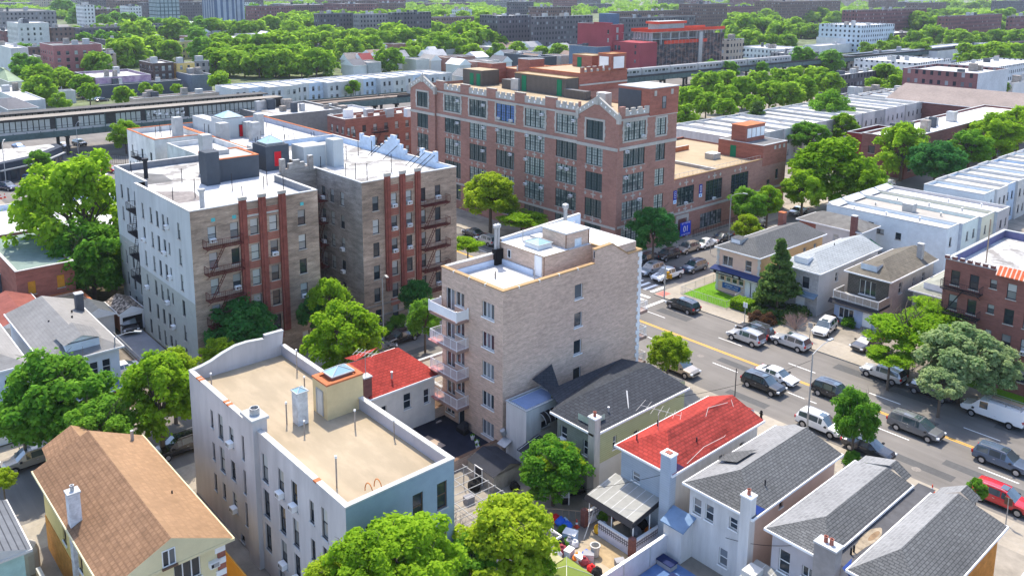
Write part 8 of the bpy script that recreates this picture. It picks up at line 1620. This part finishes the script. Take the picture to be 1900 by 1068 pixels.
def sack(x, y, s, m, z=.142, name='bag', label='', cat='bag', seed=0):
    t = thing(name, label, cat, (x, y, z)); b = MB(); rr_ = random.Random(seed); n = 9
    prof = [(.28, 0), (.5, .12), (.52, .35), (.38, .58), (.12, .72), (.16, .82)]
    rings = [[(x+s*r*(1+rr_.uniform(-.22, .22))*math.cos(6.283*i/n), y+s*r*(1+rr_.uniform(-.22, .22))*math.sin(6.283*i/n), z+s*h) for i in range(n)] for r, h in prof]
    for a, e in zip(rings[:-1], rings[1:]):
        for i in range(n): j = (i+1) % n; b.face([a[i], a[j], e[j], e[i]], m)
    b.face(rings[-1], m); b.build('cloth', t, smooth=70)
def crate(x, y, s, m, z=.142, label='', rz=0, lid=None):
    t = thing('crate', label, 'crate', (x, y, z), None, rz); w, d, h = s; b = MB(); t['_w'] = (0, 0, 0); b.box(-w/2, w/2, -d/2, d/2, 0, .03, m)
    for q in ((-w/2, w/2, -d/2, -d/2+.03), (-w/2, w/2, d/2-.03, d/2), (-w/2, -w/2+.03, -d/2+.03, d/2-.03), (w/2-.03, w/2, -d/2+.03, d/2-.03)): b.box(*q, .03, h, m)
    b.build('box', t)
    if lid: b = MB(); b.box(-w/2-.02, w/2+.02, -d/2-.02, d/2+.02, h, h+.04, lid); b.build('lid', t)
YIT = [(1031, 967, 'sack', .9, 'red', 'red bag left of the blue bags in the yard'), (1040, 972, 'sack', .9, 'blue', 'bright blue bag beside the red one'), (1052, 978, 'sack', .8, 'blue', 'blue bag farther right of the red one'), (1024, 960, 'sack', .6, 'yellow', 'small yellow bag behind the red one'), (1048, 968, 'sack', .6, 'pale', 'pale blue bag behind the blue bags'),
 (1030, 1032, 'sack', 1.0, 'white', 'white bag at the left of the yard heap'), (1042, 1024, 'sack', .9, 'maroon', 'maroon bag in the middle of the heap'), (1056, 1028, 'crate', .9, 'pale', 'pale blue crate in the yard heap'), (1070, 1036, 'sack', .7, 'orange', 'orange bag on the heap'), (1076, 1040, 'crate', .9, 'white', 'white bin lying in the middle of the heap'), (1092, 1036, 'crate', 1.0, 'white', 'white box right of the heap, under the blue cloth'), (1084, 1044, 'sack', .8, 'maroon', 'dark red bag by the white box'), (1088, 1028, 'sack', .6, 'blue', 'blue cloth bundle on the paving'),
 (1034, 1054, 'crate', 1.1, 'grey', 'grey crate beside the green shed'), (1044, 1060, 'sack', 1.0, 'black', 'black bag at the bottom of the heap'), (1050, 1050, 'sack', .9, 'white', 'white bundle before the black bag'), (1098, 1057, 'sack', .7, 'red', 'red-orange bundle beside the lime canopy'), (1108, 1064, 'sack', .8, 'black', 'dark round bundle right of the lime canopy'), (1112, 985, 'sack', .9, 'yellow', 'yellow bundle on the porch steps'), (1120, 978, 'sack', .7, 'pale', 'pale bundle above the yellow one on the steps'),
 (1040, 1010, 'sack', .9, 'black', 'black bag near the garage roof corner'), (1056, 1008, 'sack', .8, 'grey', 'grey bag behind the maroon one'), (1066, 1010, 'sack', .7, 'white', 'white bag behind the orange one'), (1058, 1000, 'crate', 1.3, 'pale', 'blue-grey board propped in the yard'), (1150, 1048, 'crate', .9, 'grey', 'grey bin against the white garden wall'), (1165, 970, 'sack', 1.1, 'black', 'dark heap under the patio cover, left'), (1190, 975, 'sack', 1.2, 'black', 'dark heap under the patio cover, middle'), (1210, 968, 'sack', 1.1, 'grey', 'grey heap under the patio cover, right'), (1160, 962, 'sack', .8, 'orange', 'orange bundle under the patio cover'), (1203, 985, 'sack', .6, 'orange', 'orange ball shaped bundle at the porch wall'), (1180, 990, 'sack', .9, 'grey', 'grey bundle behind the pierced porch wall'), (1140, 957, 'sack', .7, 'red', 'red bundle at the porch entrance'),
 (955, 905, 'sack', .9, 'black', 'black barrel shaped bag by the round yard tree'), (1060, 915, 'sack', 1.0, 'black', 'black covered grill by the garden fence'), (1075, 912, 'sack', .9, 'black', 'black cover beside the grill'), (1048, 928, 'crate', 1.1, 'black', 'dark box under the tree'), (905, 895, 'crate', 1.2, 'grey', 'grey box under the pergola'), (880, 905, 'sack', 1.2, 'black', 'black heap under the pergola'), (870, 930, 'crate', 1.0, 'grey', 'grey crate at the near end of the pergola')]
for i, (px, py, k_, s, c_, l) in enumerate(YIT):
    p = at(px, py, .2)
    if k_ == 'sack': sack(p.x, p.y, s, YC[c_], label=l, seed=i)
    else: crate(p.x, p.y, (s*.8, s*.6, s*.55), YC[c_], label=l, rz=i*.7, lid=YC['white' if i % 2 else 'grey'])
p = at(1104, 1028, .2); t = thing('trash_bin', 'round pale bin standing on the sunny paving', 'bin', (p.x, p.y, .142)); b = MB(); b.lathe([(.3, 0), (.38, .8), (.42, .82), (.42, .9), (.32, .9), (.28, .3)], (p.x, p.y, .142), M('bin_pale', (.5, .48, .44), var=.2), 14); b.build('body', t)
o = (lambda b: (rail(b, [(-46.2, 43.5, .13), (-42.9, 46.3, .13), (-42.9, 49.6, .13)], 1.1, WOOD, .03, .5), b.build('fence', loc=(-44, 45, .13)))[-1])(MB()); tag(o, 'rickety wooden fence between the tree and the patio cover yard', 'fence')
p = at(1083, 1000, .2); q = at(1118, 900, 3); o = (lambda b: (b.tube(p, q, .04, OFFW, 5), b.build('pole', loc=tuple(p)))[-1])(MB()); tag(o, 'long pale pole leaning across the cluttered yard', 'pole')
# fence and posts in the station plaza
o = (lambda b: (rail(b, [(-224, 56, 0), (-201, 72, 0)], 2.2, IRONB, .04, .6), b.build('fence', loc=(-212, 64, 0)))[-1])(MB()); tag(o, 'tall black iron fence along the station plaza', 'fence')
b = MB(); [b.face([(-222+i*2, 52+i*1.3, .008), (-221.2+i*2, 52+i*1.3, .008), (-217.2+i*2, 48+i*1.3, .008), (-218+i*2, 48+i*1.3, .008)], WPAINT) for i in range(8)]; structure(b, 'road_marking')

for px, py, l in ((15, 838, 'pale iron manhole cover in the side street at the left edge'), (1500, 740, 'iron manhole cover beside the yellow line near the street lamp'), (1300, 660, 'iron manhole cover near the start of the yellow line'), (1700, 870, 'iron manhole cover near the near kerb by the twin roofs')):
    p = at(px, py, .004); b = MB(); b.tube((p.x, p.y, .004), (p.x, p.y, .012), .42, M('manhole_iron', (.22, .2, .18), var=.3, sc=6), 16); o = b.build('manhole_cover', loc=tuple(p)); tag(o, l, 'manhole cover')
def cable(a, e, sag, label):
    a, e = Vector(a), Vector(e); b = MB(); pts = [a.lerp(e, t/12)-Vector((0, 0, sag*4*(t/12)*(1-t/12))) for t in range(13)]; b.path(pts, .018, BLACK, 4); o = b.build('overhead_cable', loc=tuple(a)); tag(o, label, 'cable')
cable((-31.5, 49.6, 3.4), (-26, 49.3, 5.9), .25, 'thin cable between the white house and the grey plastered house'); cable((-46.6, 42.5, 2.6), (-37.4, 49.5, 5.8), .4, 'thin cable crossing the yard to the red roofed house'); cable((-71.9, 44, 5.4), (-80, 60, 7.5), .4, 'cable from the red hip roof to the street'); cable((-44.5, 60, 6), (-38.6, 74.2, 7.5), .5, 'cable from the olive house to the tall street lamp')
# ================================================================ LIGHT
w = bpy.data.worlds.new('World'); SC.world = w; w.use_nodes = True; nt = w.node_tree
bg = nt.nodes['Background']; sk = nt.nodes.new('ShaderNodeTexSky'); sk.sky_type = 'NISHITA'; sk.sun_disc = False
SUN = Vector((-.88, .47, 0)).normalized(); EL = R_(60)
sk.sun_elevation = EL; sk.sun_rotation = math.atan2(SUN.x, SUN.y); sk.air_density = .75; sk.dust_density = 1.2; sk.ozone_density = .5
nt.links.new(sk.outputs[0], bg.inputs[0]); bg.inputs[1].default_value = .15
ld = bpy.data.lights.new('sun', 'SUN'); ld.energy = 2.1; ld.angle = R_(.53); ld.color = (1, .90, .74); lo = bpy.data.objects.new('sun', ld); COL.objects.link(lo)
dirn = Vector((SUN.x*math.cos(EL), SUN.y*math.cos(EL), math.sin(EL))); lo.rotation_euler = dirn.to_track_quat('Z', 'Y').to_euler(); lo.location = (0, 0, 200)
hz = MB(); hz.box(-3450, 550, -350, 3650, -1.4, 78, None); 
hm = bpy.data.materials.new('haze'); nt2, N2, L2 = nodes(hm); o2 = N2('ShaderNodeOutputMaterial'); pv = N2('ShaderNodeVolumePrincipled'); pv.inputs['Color'].default_value = (.80, .88, 1, 1); pv.inputs['Density'].default_value = .00008; pv.inputs['Anisotropy'].default_value = .2; L2(pv.outputs[0], o2.inputs['Volume'])
hz.mats = [hm]; o = hz.build('haze'); o['kind'] = 'stuff'; o['label'] = 'thin pale blue summer haze over the whole scene'
SC.view_settings.view_transform = 'Standard'; SC.view_settings.look = 'None'; SC.view_settings.exposure = 1.62; SC.view_settings.gamma = 1
SC.render.engine = 'CYCLES'; SC.cycles.max_bounces = 5; SC.cycles.diffuse_bounces = 3; SC.cycles.transparent_max_bounces = 6
def base(o): return o.name.split('.')[0]
for root in [o for o in bpy.data.objects if o.parent is None and o.type == 'EMPTY']:
    ch = list(root.children); roof = next((c for c in ch if base(c) == 'roof'), None); sl = [c for c in ch if base(c) == 'balcony_slab']
    if roof:
        for c in ch:
            if base(c) in ('vent_pipe', 'vent_stack', 'roof_hatch', 'air_handler', 'skylight', 'flue', 'gutter', 'chimney_flashing', 'ladder_hoop'): c.parent = roof
    for nm in ('balcony_railing', 'balcony_mat'):
        k = [c for c in ch if base(c) == nm]
        for c in k:
            zc = min(v.co.z for v in c.data.vertices); best = min(sl, key=lambda s_: abs(max(v.co.z for v in s_.data.vertices)-zc)) if sl else None
            if best: c.parent = best
for o in bpy.data.objects:
    if '_w' in o: del o['_w']
